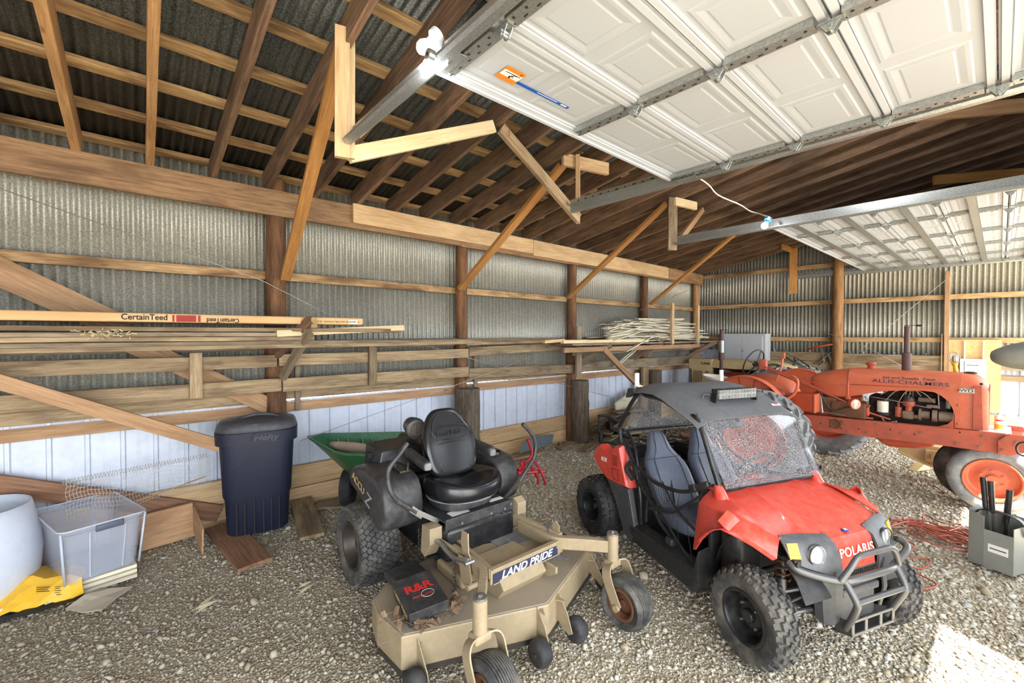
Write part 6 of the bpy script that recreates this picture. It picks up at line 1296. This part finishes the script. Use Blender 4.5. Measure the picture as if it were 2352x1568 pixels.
# ---------------------------------------------------------------- far wall: cabinet, panel, hanging tools
plain('cabinet_grey', S(196, 200, 206), .4, .1, .03); plain('panel_grey', S(190, 194, 196), .45, .1, .03); plain('conduit_cream', S(232, 218, 184), .5, 0, .03); plain('navy_bin', S(20, 26, 46), .55, 0, .12, 40, bump=.4); plain('bin_lid', S(58, 60, 68), .6, dust=S(110, 104, 98), dustamt=.4)
CB = empty('metal_cabinet', (10.20, 3.75, 0)); tag(CB, 'pale grey two-door metal cabinet against the far wall behind the cream tractor', 'cabinet')
m = MB(); m.box((.02, 0, .90), (.30, .94, 1.80)); cbb = m.build('body', 'cabinet_grey', CB, bevel=.006)
for s in (-1, 1):
    m = MB(); m.box((-.137, s * .215 + .015, .90), (.016, .42, 1.68)); dr = m.build('door', 'cabinet_grey', CB, bevel=.004)
m = MB(); m.cyl((-.145, -.02, 1.42), (-.17, -.02, 1.42), .014, n=12); m.build('latch', 'bare_metal', dr)
EP = empty('breaker_panel', (10.30, .285, 1.20)); tag(EP, 'grey electrical breaker panel mounted on the plywood board', 'electrical panel')
m = MB(); m.box((.0, 0, 0), (.07, .30, .38)); m.build('enclosure', 'panel_grey', EP, bevel=.005); m = MB(); m.box((-.04, 0, .0), (.01, .19, .30)); pd = m.build('panel_door', 'panel_grey', EP, bevel=.004)
m = MB(); [m.box((-.047, .065 - k * .012, .085), (.003, .009 if k not in (4, 7) else .003, .008)) for k in range(11)]; m.build('name_plate', 'dark_gap', pd)
for y in (.385, .175): m = MB(); m.cyl((0, y - .285, .19), (0, y - .285, .48), .012, n=10); m.cyl((0, y - .285, .21), (0, y - .285, .23), .018, n=10); m.cyl((0, y - .285, .42), (0, y - .285, .44), .018, n=10); m.build('conduit', 'conduit_cream', EP, smooth=40)
m = MB(); m.tube([(10.32, .655, 1.80), (10.32, .655, 1.05)], .009, 6); tag(m.build('thin_pipe', 'wood_brace', smooth=1), 'thin brown pipe running down beside the square post on the far wall', 'pipe')
pw = at(1985, 790, X=10.3)
m = MB(); pts = [at(1905, 868, X=10.28), at(1935, 845, X=10.28), at(1905, 833, X=10.28)]
m.tube([at(1868, 835, X=10.3), at(1882, 832, X=10.3), at(1900, 815, X=10.3), at(1915, 805, X=10.3)], .012, 8)
m.tube([at(1890, 812, X=10.3), at(1893, 830, X=10.3), at(1880, 838, X=10.3)], .012, 6)
tag(m.build('hand_tool', 'bare_metal', smooth=1), 'small bent grey tool hooked on the planks of the far wall', 'tool')
m = MB(); m.bar(at(1903, 813, X=10.3), at(1912, 836, X=10.3), .02, .045, up=(0, 1, 0)); tag(m.build('clamp_tool', 'bare_metal', bevel=.003), 'short grey clamp bar hanging on the planks of the far wall', 'tool')
m = MB(); m.tube([at(1853, 803, X=10.25), at(1880, 795, X=10.25), at(1922, 789, X=10.25)], .018, 8); m.tube([at(1922, 789, X=10.25), at(1926, 793, X=10.25)], .02, 8); tag(m.build('orange_bar', 'tractor_orange_dark', smooth=1), 'slim orange bar leaning across the base of the far pole', 'bar')
# grey covered seat at the right edge
CS = empty('covered_seat', (4.4, -.155, 0)); tag(CS, 'grey fabric cover over a seat on a black post cut by the right edge', 'seat')
m = MB(); rows = []
for x, h0, h1, w in ((.20, 1.63, 1.67, .05), (.18, 1.60, 1.69, .14), (.11, 1.57, 1.73, .18), (.02, 1.56, 1.755, .20), (-.10, 1.56, 1.765, .20), (-.22, 1.57, 1.75, .18)):
    rows.append([(w * math.cos(a), x, (h0 + h1) / 2 + (h1 - h0) / 2 * math.copysign(abs(math.sin(a)) ** .7, math.sin(a)) + .004 * math.sin(5 * a)) for a in [2 * PI * k / 20 for k in range(20)]])
plain('cover_grey', S(122, 122, 114), .8, bump=.1); m.loft(rows); m.build('fabric_cover', 'cover_grey', CS, smooth=1, subsurf=1)
m = MB(); m.tube([(.0, .0, 1.6), (-.0, -.05, 1.2), (0, -.45, .0)], .03, 12); m.box((0, -.5, .02), (.3, .3, .04)); m.build('seat_post', 'buggy_black', CS, smooth=40)
m = MB(); [m.tube([(5.9 + .01 * j, -.155 + .045 * math.cos(a), .78 + .06 * math.sin(a)) for a in [k * PI / 10 for k in range(20)]], .007, 6, closed=True) for j in range(3)]; m.tube([(5.9, -.155, .84), (5.9, -.18, .9), (6.25, -.18, .80)], .007, 6)
tag(m.build('hose_coil', 'buggy_black', smooth=1), 'small dark coil hanging at the nose of the orange tractor', 'coil')
# tool caddy with tools
plain('caddy_steel', S(150, 152, 146), .4, .25, .08)
TC = empty('tool_caddy', (5.02, -.015, 0), math.radians(-22)); tag(TC, 'galvanised steel carry box with tool handles on the gravel near the right edge', 'tool box')
def wallp(m, a, b, z0, z1, th=.004): m.bar(((a[0] + b[0]) / 2 * 0 + a[0], a[1], (z0 + z1) / 2), (b[0], b[1], (z0 + z1) / 2), th, z1 - z0)
Q = [(-.10, .13), (-.13, .03), (-.13, -.13), (.10, -.13), (.10, .13)]
m = MB()
for k in range(5):
    a, b = Q[k], Q[(k + 1) % 5]; h = (.40, .30, .36, .40, .42)[k]; wallp(m, a, b, .012, h)
m.box((-.01, 0, .012), (.22, .25, .006)); cd_ = m.build('sheet_box', 'caddy_steel', TC)
m = MB(); m.box((-.1325, -.05, .17), (.002, .11, .06)); pl = m.build('white_label', 'white_label', cd_); m = MB(); m.box((-.134, -.05, .17), (.002, .09, .007)); m.build('label_text', 'black_ink', pl)
m = MB(); pp = smoothpath([(-.02, .12, .38), (-.04, .08, .42), (-.04, -.07, .43), (-.02, -.14, .39), (.02, -.14, .28)], 5); m.sheet([[p - Vector((.018, 0, 0)), p + Vector((.018, 0, 0))] for p in pp], .006); m.build('carry_strap', 'buggy_black', TC)
for k, (x, y, hgt, lx, ly, la) in enumerate(((-.02, .04, .66, .03, .06, 'long black-handled bolt cutter arm standing in the steel carry box'), (.0, .02, .64, .02, .04, 'second black tool handle standing in the steel carry box'), (.03, -.02, .60, .01, -.02, 'thick black grip of a tool standing in the steel carry box'), (.05, .0, .52, .0, -.03, 'short dark tool handle standing in the steel carry box'))):
    T_ = empty('hand_tool', TC.location, TC.rotation_euler.z); tag(T_, la, 'hand tool', 'tools in the steel carry box')
    m = MB(); m.tube([(x, y, .02), (x + lx * .5, y + ly * .5, hgt * .65)], .007, 8); m.build('shaft', 'dark_metal', T_, smooth=40)
    m = MB(); m.tube([(x + lx * .5, y + ly * .5, hgt * .62), (x + lx * .55, y + ly * .6, hgt * .66), (x + lx, y + ly, hgt)], [.010, .017, .019], 10); m.build('grip', 'buggy_black', T_, smooth=40)
# orange extension cord
plain('cord_rust', S(170, 92, 72), .6)
r = random.Random(9); m = MB(); pts = []
c0 = at(2170, 1235, Z=.02); u = (at(2270, 1262, Z=.02) - at(2070, 1205, Z=.02)); u.z = 0; Lh = u.length / 2; u.normalize(); v_ = Vector((-u.y, u.x, 0))
for k in range(26):
    a = Lh * (.75 + r.uniform(-.2, .35)); off = r.gauss(0, .13); s = 1 if k % 2 else -1; z = .012 + .001 * k + r.random() * .012; sh = r.uniform(-.15, .15)
    pts += [c0 + u * (-a * s + sh) + v_ * (off) + Vector((0, 0, z)), c0 + u * (-a * s * .4 + sh) + v_ * (off + .07 * s + r.uniform(-.05, .05)) + Vector((0, 0, z + .01)), c0 + u * (a * s * .4 + sh) + v_ * (off + r.uniform(-.06, .06)) + Vector((0, 0, z + .012))]
m.tube(smoothpath(pts, 6), .0065, 6); pts = [c0 + u * .1, at(2065, 1195, Z=.02), at(2050, 1230, Z=.02), at(2100, 1250, Z=.02), at(2085, 1275, Z=.02), at(2135, 1285, Z=.02), at(2120, 1305, Z=.02), at(2075, 1300, Z=.02), at(2150, 1340, Z=.02), at(2120, 1352, Z=.02), at(2090, 1342, Z=.02)]
m.tube(smoothpath(pts, 6), .0065, 6); m.tube(smoothpath([c0 + u * .3, at(2240, 1270, Z=.02), at(2300, 1262, Z=.02), at(2360, 1230, Z=.02)], 6), .0065, 6)
tag(m.build('extension_cord', 'cord_rust', smooth=1), 'tangled rust-red extension cord heaped on the gravel right of the buggy', 'cord')
# ---------------------------------------------------------------- trash can
TB = empty('trash_can', (.885, 4.50, .035), math.radians(-14)); tag(TB, 'tall navy blue plastic trash can with a dusty lid', 'trash can')
def sup(cx, cy, z, hx, hy, e=.42, n=32): return [(cx + hx * math.copysign(abs(math.cos(a)) ** e, math.cos(a)), cy + hy * math.copysign(abs(math.sin(a)) ** e, math.sin(a)), z) for a in [2 * PI * k / n for k in range(n)]]
m = MB(); m.loft([sup(0, 0, 0, .185, .15), sup(0, 0, .02, .20, .165), sup(0, 0, .30, .215, .18), sup(0, 0, .335, .225, .19, .36), sup(0, 0, .76, .245, .215, .45), sup(0, 0, .765, .27, .24, .5), sup(0, 0, .86, .272, .245, .5), sup(0, 0, .865, .255, .23, .5)])
m.v = [(x * 1.19, y * 1.10, z * 1.06) for x, y, z in m.v]; bd = m.build('can_body', 'navy_bin', TB, smooth=38)
m = MB(); [m.bar((x, -.190 - .01 * (1 - abs(x) / .2), .02), (x, -.20, .30), .006, .006) for x in (-.13, -.08, -.02, .04, .09, .14)]; m.v = [(x * 1.19, y * 1.10, z * 1.06) for x, y, z in m.v]; m.build('groove', 'black_ink', bd)
m = MB(); m.text('Hefty', .062, (.06, -.2475, .815), (1, -.0, 0), (0, 0, 1), .004, .02, shear=.25, sx=1.15); m.tube([(.06 + a, -.247, .815 + b) for a, b in ((-.10, -.03), (.085, -.03), (.105, .035), (-.08, .035))], .003, 5, closed=True); m.v = [(x * 1.19, y * 1.10, z * 1.06) for x, y, z in m.v]; m.build('raised_lettering', 'bin_lid', bd)
m = MB(); m.loft([sup(0, 0, .862, .262, .237, .55), sup(0, 0, .875, .268, .242, .55), sup(0, 0, .905, .262, .236, .6), sup(0, 0, .93, .25, .225, .7), sup(0, 0, .945, .20, .17, .8), sup(0, 0, .95, .12, .08, .9)])
m.v = [(x * 1.19, y * 1.10, z * 1.06) for x, y, z in m.v]; ld = m.build('lid', 'bin_lid', TB, smooth=45); m = MB(); m.tube(smoothpath([(-.14, -.05, .935), (-.05, .0, .965), (.08, .0, .965), (.15, -.04, .935)], 4), .014, 8); m.tube(smoothpath([(-.2, -.06, .94), (0, -.12, .945), (.2, .02, .945)], 4), .005, 5); m.v = [(x * 1.19, y * 1.10, z * 1.06) for x, y, z in m.v]; m.build('lid_handle', 'bin_lid', ld, smooth=1)
# clear tote, drum
t = NT('clear_tote'); v = t.coord(); t.set(Base_Color=S(196, 202, 218), Roughness=.35); t.b.inputs['Alpha'].default_value = .30; 
plain('tote_latch', S(84, 92, 108), .4); plain('drum_white', S(204, 212, 226), .45, 0, .04, 4, dust=S(150, 146, 140), dustamt=.2)
TT = empty('storage_tote', (-.225, 4.45, .105), math.radians(16)); tag(TT, 'empty clear plastic storage tote with grey latches sitting on white boards', 'tote')
def rrect(hx, hy, z, r=.05, n=5):
    g = []
    for cx, cy, a0 in ((1, 1, 0), (-1, 1, 90), (-1, -1, 180), (1, -1, 270)):
        for k in range(n + 1): a = math.radians(a0 + 90 * k / n); g.append(Vector((cx * (hx - r) + r * math.cos(a), cy * (hy - r) + r * math.sin(a), z)))
    return g
m = MB(); m.loft([rrect(.185, .265, .0), rrect(.19, .275, .01), rrect(.215, .315, .34), rrect(.232, .332, .355), rrect(.236, .336, .375), rrect(.228, .328, .378), rrect(.208, .308, .35), rrect(.183, .265, .012)], cap=True)
m.v = [(x, y * 1.08, z * 1.03) for x, y, z in m.v]; tb = m.build('tub', 'clear_tote', TT, smooth=38)
t = NT('tote_rim'); t.set(Base_Color=S(206, 212, 226), Roughness=.35); t.b.inputs['Alpha'].default_value = .72
m = MB(); m.tube([Vector((p.x, p.y * 1.08, .388)) for p in rrect(.232, .332, .375)], .006, 6, closed=True); [m.bar((sx_ * .196, sy_ * .295, .01), (sx_ * .222, sy_ * .344, .38), .012, .012) for sx_ in (-1, 1) for sy_ in (-1, 1)]; m.build('rim', 'tote_rim', TT, smooth=1)
for s in (-1, 1): m = MB(); m.rbox((0.02, s * .362, .36), (.15, .02, .045), .008); m.build('latch', 'tote_latch', TT, smooth=40)
m = MB()
for s in (-1, 1):
    for x in (-.08, .11): m.bar((x * .9, s * .298, .02), (x, s * .345, .34), .006, .006)
m.build('side_ribs', 'tote_rim', tb)
for k in range(3):
    P_('white_board', (-.46, 4.39 + .02 * k, .015 + .028 * k), (.0, 4.45 + .02 * k, .02 + .028 * k), .5, .024, 'wood_white_trim', ['bottom', 'middle', 'top'][k] + ' white board under the clear tote', 'board', 'white boards under the clear tote', rough=False)
DR = empty('white_drum', (-.80, 4.50, .02)); tag(DR, 'big bulging white plastic tub open at the top, cut by the left edge', 'tub')
m = MB(); m.lathe([(.001, 0), (.24, 0), (.285, .03), (.325, .14), (.335, .28), (.325, .42), (.30, .55), (.285, .62), (.273, .62), (.285, .55), (.315, .30), (.27, .05), (.001, .03)], (0, 0, 0), (0, 0, 1), 40); m.build('tub_wall', 'drum_white', DR, smooth=1)
m = MB(); m.tube([(.335 * math.cos(a) + .02, .335 * math.sin(a) - .01, .02) for a in [k * PI / 20 for k in range(40)]], .012, 8, closed=True); m.build('foot_ring', 'white_paint_worn', DR, smooth=1)
# yellow carton, cardboard
plain('carton_yellow', S(226, 176, 36), .55, var=.06, dust=S(170, 150, 110), dustamt=.3); plain('cardboard_grey', S(176, 164, 144), .85, var=.08)
a, b, c_, d = at(-40, 1330, Z=.16), at(188, 1322, Z=.15), at(193, 1366, Z=.02), at(-40, 1425, Z=.02)
YC = empty('yellow_carton', (0, 0, 0)); tag(YC, 'crushed yellow cardboard carton lying at the left edge of the floor', 'carton')
N_ = 8; m = MB(); rows = []
for i in range(5):
    t_ = i / 4; rows.append([a.lerp(b, j / N_).lerp(d.lerp(c_, j / N_), t_) + Vector((0, -.02 * math.sin(PI * t_), .015 * math.sin(j * 2.1 + i))) for j in range(N_ + 1)])
m.sheet(rows, .004); back = [[p + Vector((.02, .22, -.03)) for p in rows[0]], rows[0]]; m.sheet(back, .004); m.build('carton_panel', 'carton_yellow', YC, smooth=0)
m = MB(); q = (c_ - b); ex_ = (b - a).normalized(); ey_ = -(q - ex_ * q.dot(ex_)).normalized(); nn = ex_.cross(ey_); ctr = (a * .35 + b * .65) * .5 + (d * .35 + c_ * .65) * .5
for k in range(6): m.bar(ctr + nn * .02 + ey_ * (.03 - k * .013) - ex_ * .06, ctr + nn * .02 + ey_ * (.03 - k * .013) + ex_ * (.02 - .01 * (k % 2)), .001, .004)
for k in range(5): m.bar(ctr + nn * .02 + ey_ * (.03 - k * .013) + ex_ * .05, ctr + nn * .02 + ey_ * (.03 - k * .013) + ex_ * (.09 - .01 * (k % 2)), .001, .003)
m.build('printed_lines', 'print_dark', YC)
m = MB(); m.sheet([[d + Vector((0, .02, .0)), (c_ + d) / 2 + Vector((0, .02, 0)), c_ + Vector((0, .02, 0))], [d + Vector((0, -.05, -.01)), (c_ + d) / 2 + Vector((0, -.06, -.01)), c_ + Vector((.02, -.02, -.01))]], .004); m.build('dark_flap', 'black_ink', YC)
m = MB(); m.sheet([[at(150, 1398, Z=.02), at(190, 1407, Z=.012), at(235, 1400, Z=.02)], [at(195, 1365, Z=.05), at(230, 1372, Z=.03), at(268, 1372, Z=.03)], [at(232, 1350, Z=.03), at(262, 1350, Z=.04), at(305, 1347, Z=.03)]], .006); tag(m.build('cardboard_flap', 'cardboard_grey'), 'torn flap of grey cardboard on the gravel beside the yellow carton', 'cardboard')
# brown folded board box, boards on floor by the can
P_('brown_panel', (.06, 4.72, .14), (.42, 4.72, .16), .015, .30, 'wood_brace', 'brown hardboard panel standing behind the clear tote', 'panel', rough=False)
P_('brown_panel', (.42, 4.72, .17), (.44, 4.30, .10), .012, .22, 'wood_brace', 'narrow brown hardboard panel standing on edge beside the clear tote', 'panel', rough=False)
P_('floor_board', (.62, 4.95 - .2, .03), (.72, 3.80, .012), .24, .03, 'wood_red', 'reddish plank under the trash can pointing toward the camera', 'plank', rough=False)
P_('floor_board', (1.34, 4.85, .06), (1.19, 3.98, .02), .20, .03, 'wood_weathered', 'weathered plank on the ground right of the trash can', 'plank', rough=False)
P_('floor_board', (1.45, 4.7, .015), (2.3, 4.2, .012), .20, .025, 'wood_grey', 'grey plank on the ground under the green cart', 'plank', rough=False)
# wire mesh
m = MB(); r = random.Random(4)
for j in range(9):
    m.tube([(-.36 + .9 * i / 14, 4.66 - .02 * j * .3, .40 + .28 * j / 8 + .02 * math.sin(i * .9) + .04 * i / 14) for i in range(15)], .0016, 4)
for i in range(46):
    x = -.36 + .9 * i / 45; m.tube([(x + .006 * math.sin(j * 2), 4.66, .40 + .28 * j / 8 + .04 * i / 45) for j in range(9)], .0014, 4)
m.tube([(-.38 + .9 * i / 400, 4.63 + .018 * math.sin(i * .8), .69 + .04 * i / 400 + .018 * math.cos(i * .8)) for i in range(400)], .0016, 4)
tag(m.build('wire_mesh', 'wire_steel'), 'curled strip of wire mesh leaning on the white sheeting left of the trash can', 'wire mesh')
m = MB(); m.tube([at(312, 1152, Y=4.5), at(472, 1094, Y=4.6)], .006, 6); tag(m.build('thin_stick', 'wood_brace'), 'thin pale stick rising from the clear tote to the trash can', 'stick')
# ---------------------------------------------------------------- green dump cart
plain('cart_green', S(38, 96, 60), .4, var=.08, dust=S(110, 150, 120), dustamt=.25); plain('cart_green_in', S(58, 130, 84), .5, dust=S(150, 170, 150), dustamt=.3); plain('sack_tan', S(176, 156, 136), .85)
GC = empty('dump_cart', (0, 0, 0)); tag(GC, 'green poly dump cart on black wheels parked behind the mower', 'cart')
rim = [(1.40, 4.76), (1.385, 4.45), (1.395, 4.00), (1.45, 3.86), (1.60, 3.70), (1.98, 3.52), (2.15, 3.56), (2.50, 3.95), (2.50, 4.10), (1.56, 4.80)]
rim = [Vector((x, y, .715)) for x, y in rim]
cen = Vector((1.9, 4.12, .22)); bot = [Vector((cen.x + (p.x - cen.x) * .62 + .10, cen.y + (p.y - cen.y) * .60, .36)) for p in rim]
def off(r_, g, dz): cx = sum((p for p in r_), Vector()) / len(r_); return [Vector((cx.x + (p.x - cx.x) * g, cx.y + (p.y - cx.y) * g, p.z + dz)) for p in r_]
m = MB(); m.loft([bot, rim, off(rim, 1.03, .0), off(rim, 1.03, .018), off(rim, .98, .02), off(rim, .965, 0), off(bot, .95, .02)], cap=True); tb = m.build('tub', 'cart_green', GC, smooth=40)
m = MB(); [m.bar(p0.lerp(p1, .08) + Vector((0, -.012, 0)), p0.lerp(p1, .92) + Vector((0, -.012, 0)), .02, .02, up=(1, 0, 0)) for p0, p1 in ((Vector((x, 4.80 - (x - 1.56) * .745 - .03, .70)), Vector((x + .02, 4.80 - (x - 1.56) * .745 - .20, .42))) for x in (1.66, 1.74, 1.86, 1.94, 2.06, 2.14))]; m.build('wall_rib', 'cart_green_in', tb)
for x, y in ((1.71, 4.50), (2.3, 4.15)):
    m = MB(); tyre(m, .20, .12, .09, 'rib', 32); o = m.build('cart_wheel', 'rubber_clean', GC, smooth=38, M=Matrix.Translation((x, y, .20)) @ Matrix.Rotation(math.radians(55), 4, 'Z')); m = MB(); m.lathe([(.092, -.03), (.06, -.01), (.02, -.03), (.001, -.03)], (0, 0, 0), (0, 1, 0), 24); m.lathe([(.092, .03), (.06, .01), (.02, .03), (.001, .03)], (0, 0, 0), (0, 1, 0), 24); m.build('rim', 'buggy_black', o, smooth=40)
m = MB(); m.tube([(1.71, 4.50, .20), (2.3, 4.15, .20)], .015); m.bar((1.9, 3.7, .33), (1.9, 4.6, .33), .04, .04); m.bar((2.1, 3.7, .33), (2.1, 4.6, .33), .04, .04); m.tube([(1.9, 4.5, .33), (1.9, 4.5, .02)], .02); m.tube([(2.1, 4.5, .33), (2.1, 4.5, .02)], .02); m.build('under_frame', 'buggy_black', GC)
m = MB(); rows = []
for k in range(9): t_ = k / 8; c = Vector((1.50 + .38 * t_, 4.42 - .40 * t_, .69 - .05 * t_)); rr = .055 * math.sin(PI * (.12 + .76 * t_)) ** .5; rows.append([c + Vector((rr * .6 * math.cos(a), rr * .6 * math.cos(a), rr * math.sin(a))) for a in [2 * PI * q / 14 for q in range(14)]])
m.loft(rows); tag(m.build('rolled_sack', 'sack_tan', smooth=1), 'rolled tan sack lying in the green cart', 'sack')
m = MB(); m.add([(1.6125, 3.608, .56), (1.66, 3.59, .56), (1.66, 3.59, .60), (1.6125, 3.608, .60)], [(0, 1, 2, 3)])
# ---------------------------------------------------------------- red plough-like tool, steel plate, plank behind the mower
plain('red_enamel', S(190, 30, 44), .35, var=.05)
RT = empty('walking_plow', (0, 0, 0)); tag(RT, 'small bright red steel implement standing on the gravel between mower and buggy', 'implement')
r0 = lambda px, py, Z, **k: at(px, py, Z=Z)
m = MB(); m.tube(smoothpath([at(1212, 1008, Y=3.75), at(1222, 1040, Y=3.72), at(1212, 1058, Y=3.7), at(1190, 1078, Y=3.65)], 4), .017, 8); m.tube(smoothpath([at(1222, 1050, Y=3.7), at(1240, 1078, Y=3.6), at(1250, 1100, Y=3.55), at(1252, 1112, Y=3.55)], 4), .016, 8); m.build('handle_bar', 'red_enamel', RT, smooth=1)
m = MB(); p = at(1200, 1068, Y=3.68); m.lathe([(.001, -.02), (.05, -.02), (.065, 0), (.05, .02), (.001, .02)], p, (.5, -.8, .1), 20); m.lathe([(.001, -.02), (.04, -.02), (.05, 0), (.04, .02), (.001, .02)], at(1195, 1085, Y=3.66), (.5, -.8, .3), 20)
m.tube([at(1180, 1088, Y=3.7), at(1250, 1082, Y=3.6)], .02, 8); m.tube([at(1214, 1060, Y=3.7), at(1236, 1098, Y=3.6)], .018, 8); p = at(1236, 1098, Y=3.6); m.tube([p, (p.x, p.y, .02)], .012, 8); p = at(1182, 1086, Y=3.7); m.tube([p, (p.x, p.y, .02)], .012, 8); m.build('frame', 'red_enamel', RT, smooth=40)
m = MB(); p = at(1207, 1063, Y=3.66); m.cyl(p, p + Vector((.02, -.05, 0)), .014); m.build('bolt', 'bare_metal', RT)
m = MB(); m.sheet([[at(1196, 1025, Y=4.6), at(1228, 1000, Y=4.72), at(1272, 997, Y=4.75)], [at(1196, 1040, Y=4.45), at(1235, 1028, Y=4.5), at(1268, 1018, Y=4.55)]], .01); plain('blue_grey_steel', S(120, 136, 146), .5, .3); tag(m.build('steel_blade', 'blue_grey_steel'), 'flat grey-blue steel blade leaning at the foot of the wall behind the red implement', 'blade')
P_('floor_board', (3.75, 4.6, .03), (4.55, 4.5, .05), .16, .03, 'wood_weathered', 'short weathered plank at the wall behind the red implement', 'plank', rough=False)
# heap of boards beside the grey post stub, spare mower deck on it
r = random.Random(21)
for k in range(16):
    x = 5.95 + r.uniform(-.1, .9); y = 4.35 + r.uniform(-.45, .3); a_ = r.uniform(-.3, .5); Lb = r.uniform(.5, 1.2); z = .03 + .026 * k
    p0 = Vector((x - math.cos(a_) * Lb / 2, y - math.sin(a_) * Lb / 2, z)); p1 = Vector((x + math.cos(a_) * Lb / 2, y + math.sin(a_) * Lb / 2, z + r.uniform(-.02, .05)))
    P_('scrap_board', p0, p1, r.uniform(.09, .2), .022, r.choice(['wood_weathered', 'wood_grey', 'wood_white_trim', 'wood_weathered']), 'weathered scrap board in the heap beside the grey post stub', 'board', 'scrap boards heaped beside the grey post stub', rough=False)
P_('scrap_board', (6.6, 4.6, .40), (7.5, 4.75, .62), .03, .30, 'wood_white_trim', 'wide pale panel propped behind the heap of scrap boards', 'board', rough=False)
for x, y, a_, la in ((5.35, 4.25, .3, 'pale flat offcut on the gravel left of the scrap heap'), (5.6, 3.95, -.5, 'grey flat offcut in front of the scrap heap'), (5.2, 4.55, .1, 'long offcut against the grey post stub')):
    P_('offcut', (x - .22 * math.cos(a_), y - .22 * math.sin(a_), .02), (x + .22 * math.cos(a_), y + .22 * math.sin(a_), .03), .14, .03, 'wood_weathered', la, 'board', rough=False)
SD = empty('spare_mower_deck', (0, 0, 0)); tag(SD, 'black implement with a small caster wheel standing on edge behind the buggy', 'implement')
m = MB(); m.tube(smoothpath([at(1375, 955, Y=3.95), at(1395, 955, Y=3.95), at(1420, 970, Y=3.95), at(1435, 985, Y=3.95)], 4), .022, 8); m.cyl(at(1376, 958, Y=3.95), at(1376, 985, Y=3.95), .014); m.bar(at(1372, 985, Y=3.95), at(1382, 1008, Y=3.95), .03, .02); m.build('arm', 'buggy_black', SD, smooth=40)
m = MB(); tyre(m, .10, .06, .05, 'smooth', 28); o = m.build('caster_wheel', 'rubber_clean', SD, smooth=38, M=Matrix.Translation(at(1380, 1003, Y=3.95)) @ Matrix.Rotation(math.radians(40), 4, 'Z')); m = MB(); m.lathe([(.05, -.02), (.03, -.03), (.001, -.03)], (0, 0, 0), (0, 1, 0), 20); m.build('rim', 'conduit_cream', o, smooth=40)
m = MB(); m.loft([[at(1400, 962, Y=4.0), at(1455, 985, Y=4.0), at(1450, 1010, Y=4.0), at(1402, 985, Y=4.0)], [at(1400, 962, Y=4.0) + Vector((.3, .25, 0)), at(1455, 985, Y=4.0) + Vector((.3, .25, 0)), at(1450, 1010, Y=4.0) + Vector((.3, .25, 0)), at(1402, 985, Y=4.0) + Vector((.3, .25, 0))]]); p = at(1440, 1005, Y=4.1); m.box((p.x, p.y + .1, p.z / 2), (.25, .2, p.z)); m.build('shell', 'buggy_black', SD, bevel=.01)
plain('rubble', S(112, 100, 84), .9, var=.4, sc=8)
m = MB(); r = random.Random(31)
for k in range(420):
    x = 6.9 + r.gauss(0, .55); y = 4.25 + r.gauss(0, .28); z = max(.01, .42 * math.exp(-((x - 6.9) ** 2 / .5 + (y - 4.4) ** 2 / .25)) + r.uniform(-.02, .03)); s = r.uniform(.015, .05)
    if y > 4.8: continue
    m.box((x, y, z), (s * 2, s, s * .7), rmat(r.uniform(0, 360), r.uniform(0, 360), r.uniform(0, 360)))
tag(m.build('debris', 'rubble'), 'dark heap of wood scraps and rubble against the wall behind the buggy', 'debris', kind='stuff')
# small litter on the gravel
plain('leaf_pale', S(176, 164, 138), .85)
for k, (px, py, n, la, mt) in enumerate(((470, 1392, 5, 'wisp of pale straw on the gravel in the left foreground', 'leaf_pale'), (360, 1242, 5, 'scrap of white paper near the brown panel', 'white_label'), (700, 1352, 4, 'bundle of pale husk on the gravel left of the mower wheel', 'leaf_pale'), (368, 1322, 3, 'small reddish leaf on the gravel near the cardboard', 'dead_leaf'))):
    m = MB(); r = random.Random(k); c = at(px, py, Z=.02)
    for q in range(n):
        a_ = r.uniform(-.5, .5) + .3; l = r.uniform(.03, .09) if mt == 'leaf_pale' else .04; o_ = Vector((r.uniform(-.02, .02), r.uniform(-.03, .03), .004 * q)); u = Vector((math.cos(a_), math.sin(a_), 0)); w_ = Vector((-u.y, u.x, .2)) * .008
        m.sheet([[c + o_ - u * l - w_ * .2, c + o_ - u * l + w_ * .2], [c + o_ - w_, c + o_ + w_ + Vector((0, 0, .008))], [c + o_ + u * l - w_ * .2, c + o_ + u * l + w_ * .2]], .001)
    tag(m.build('litter_scrap', mt), la, 'scrap')
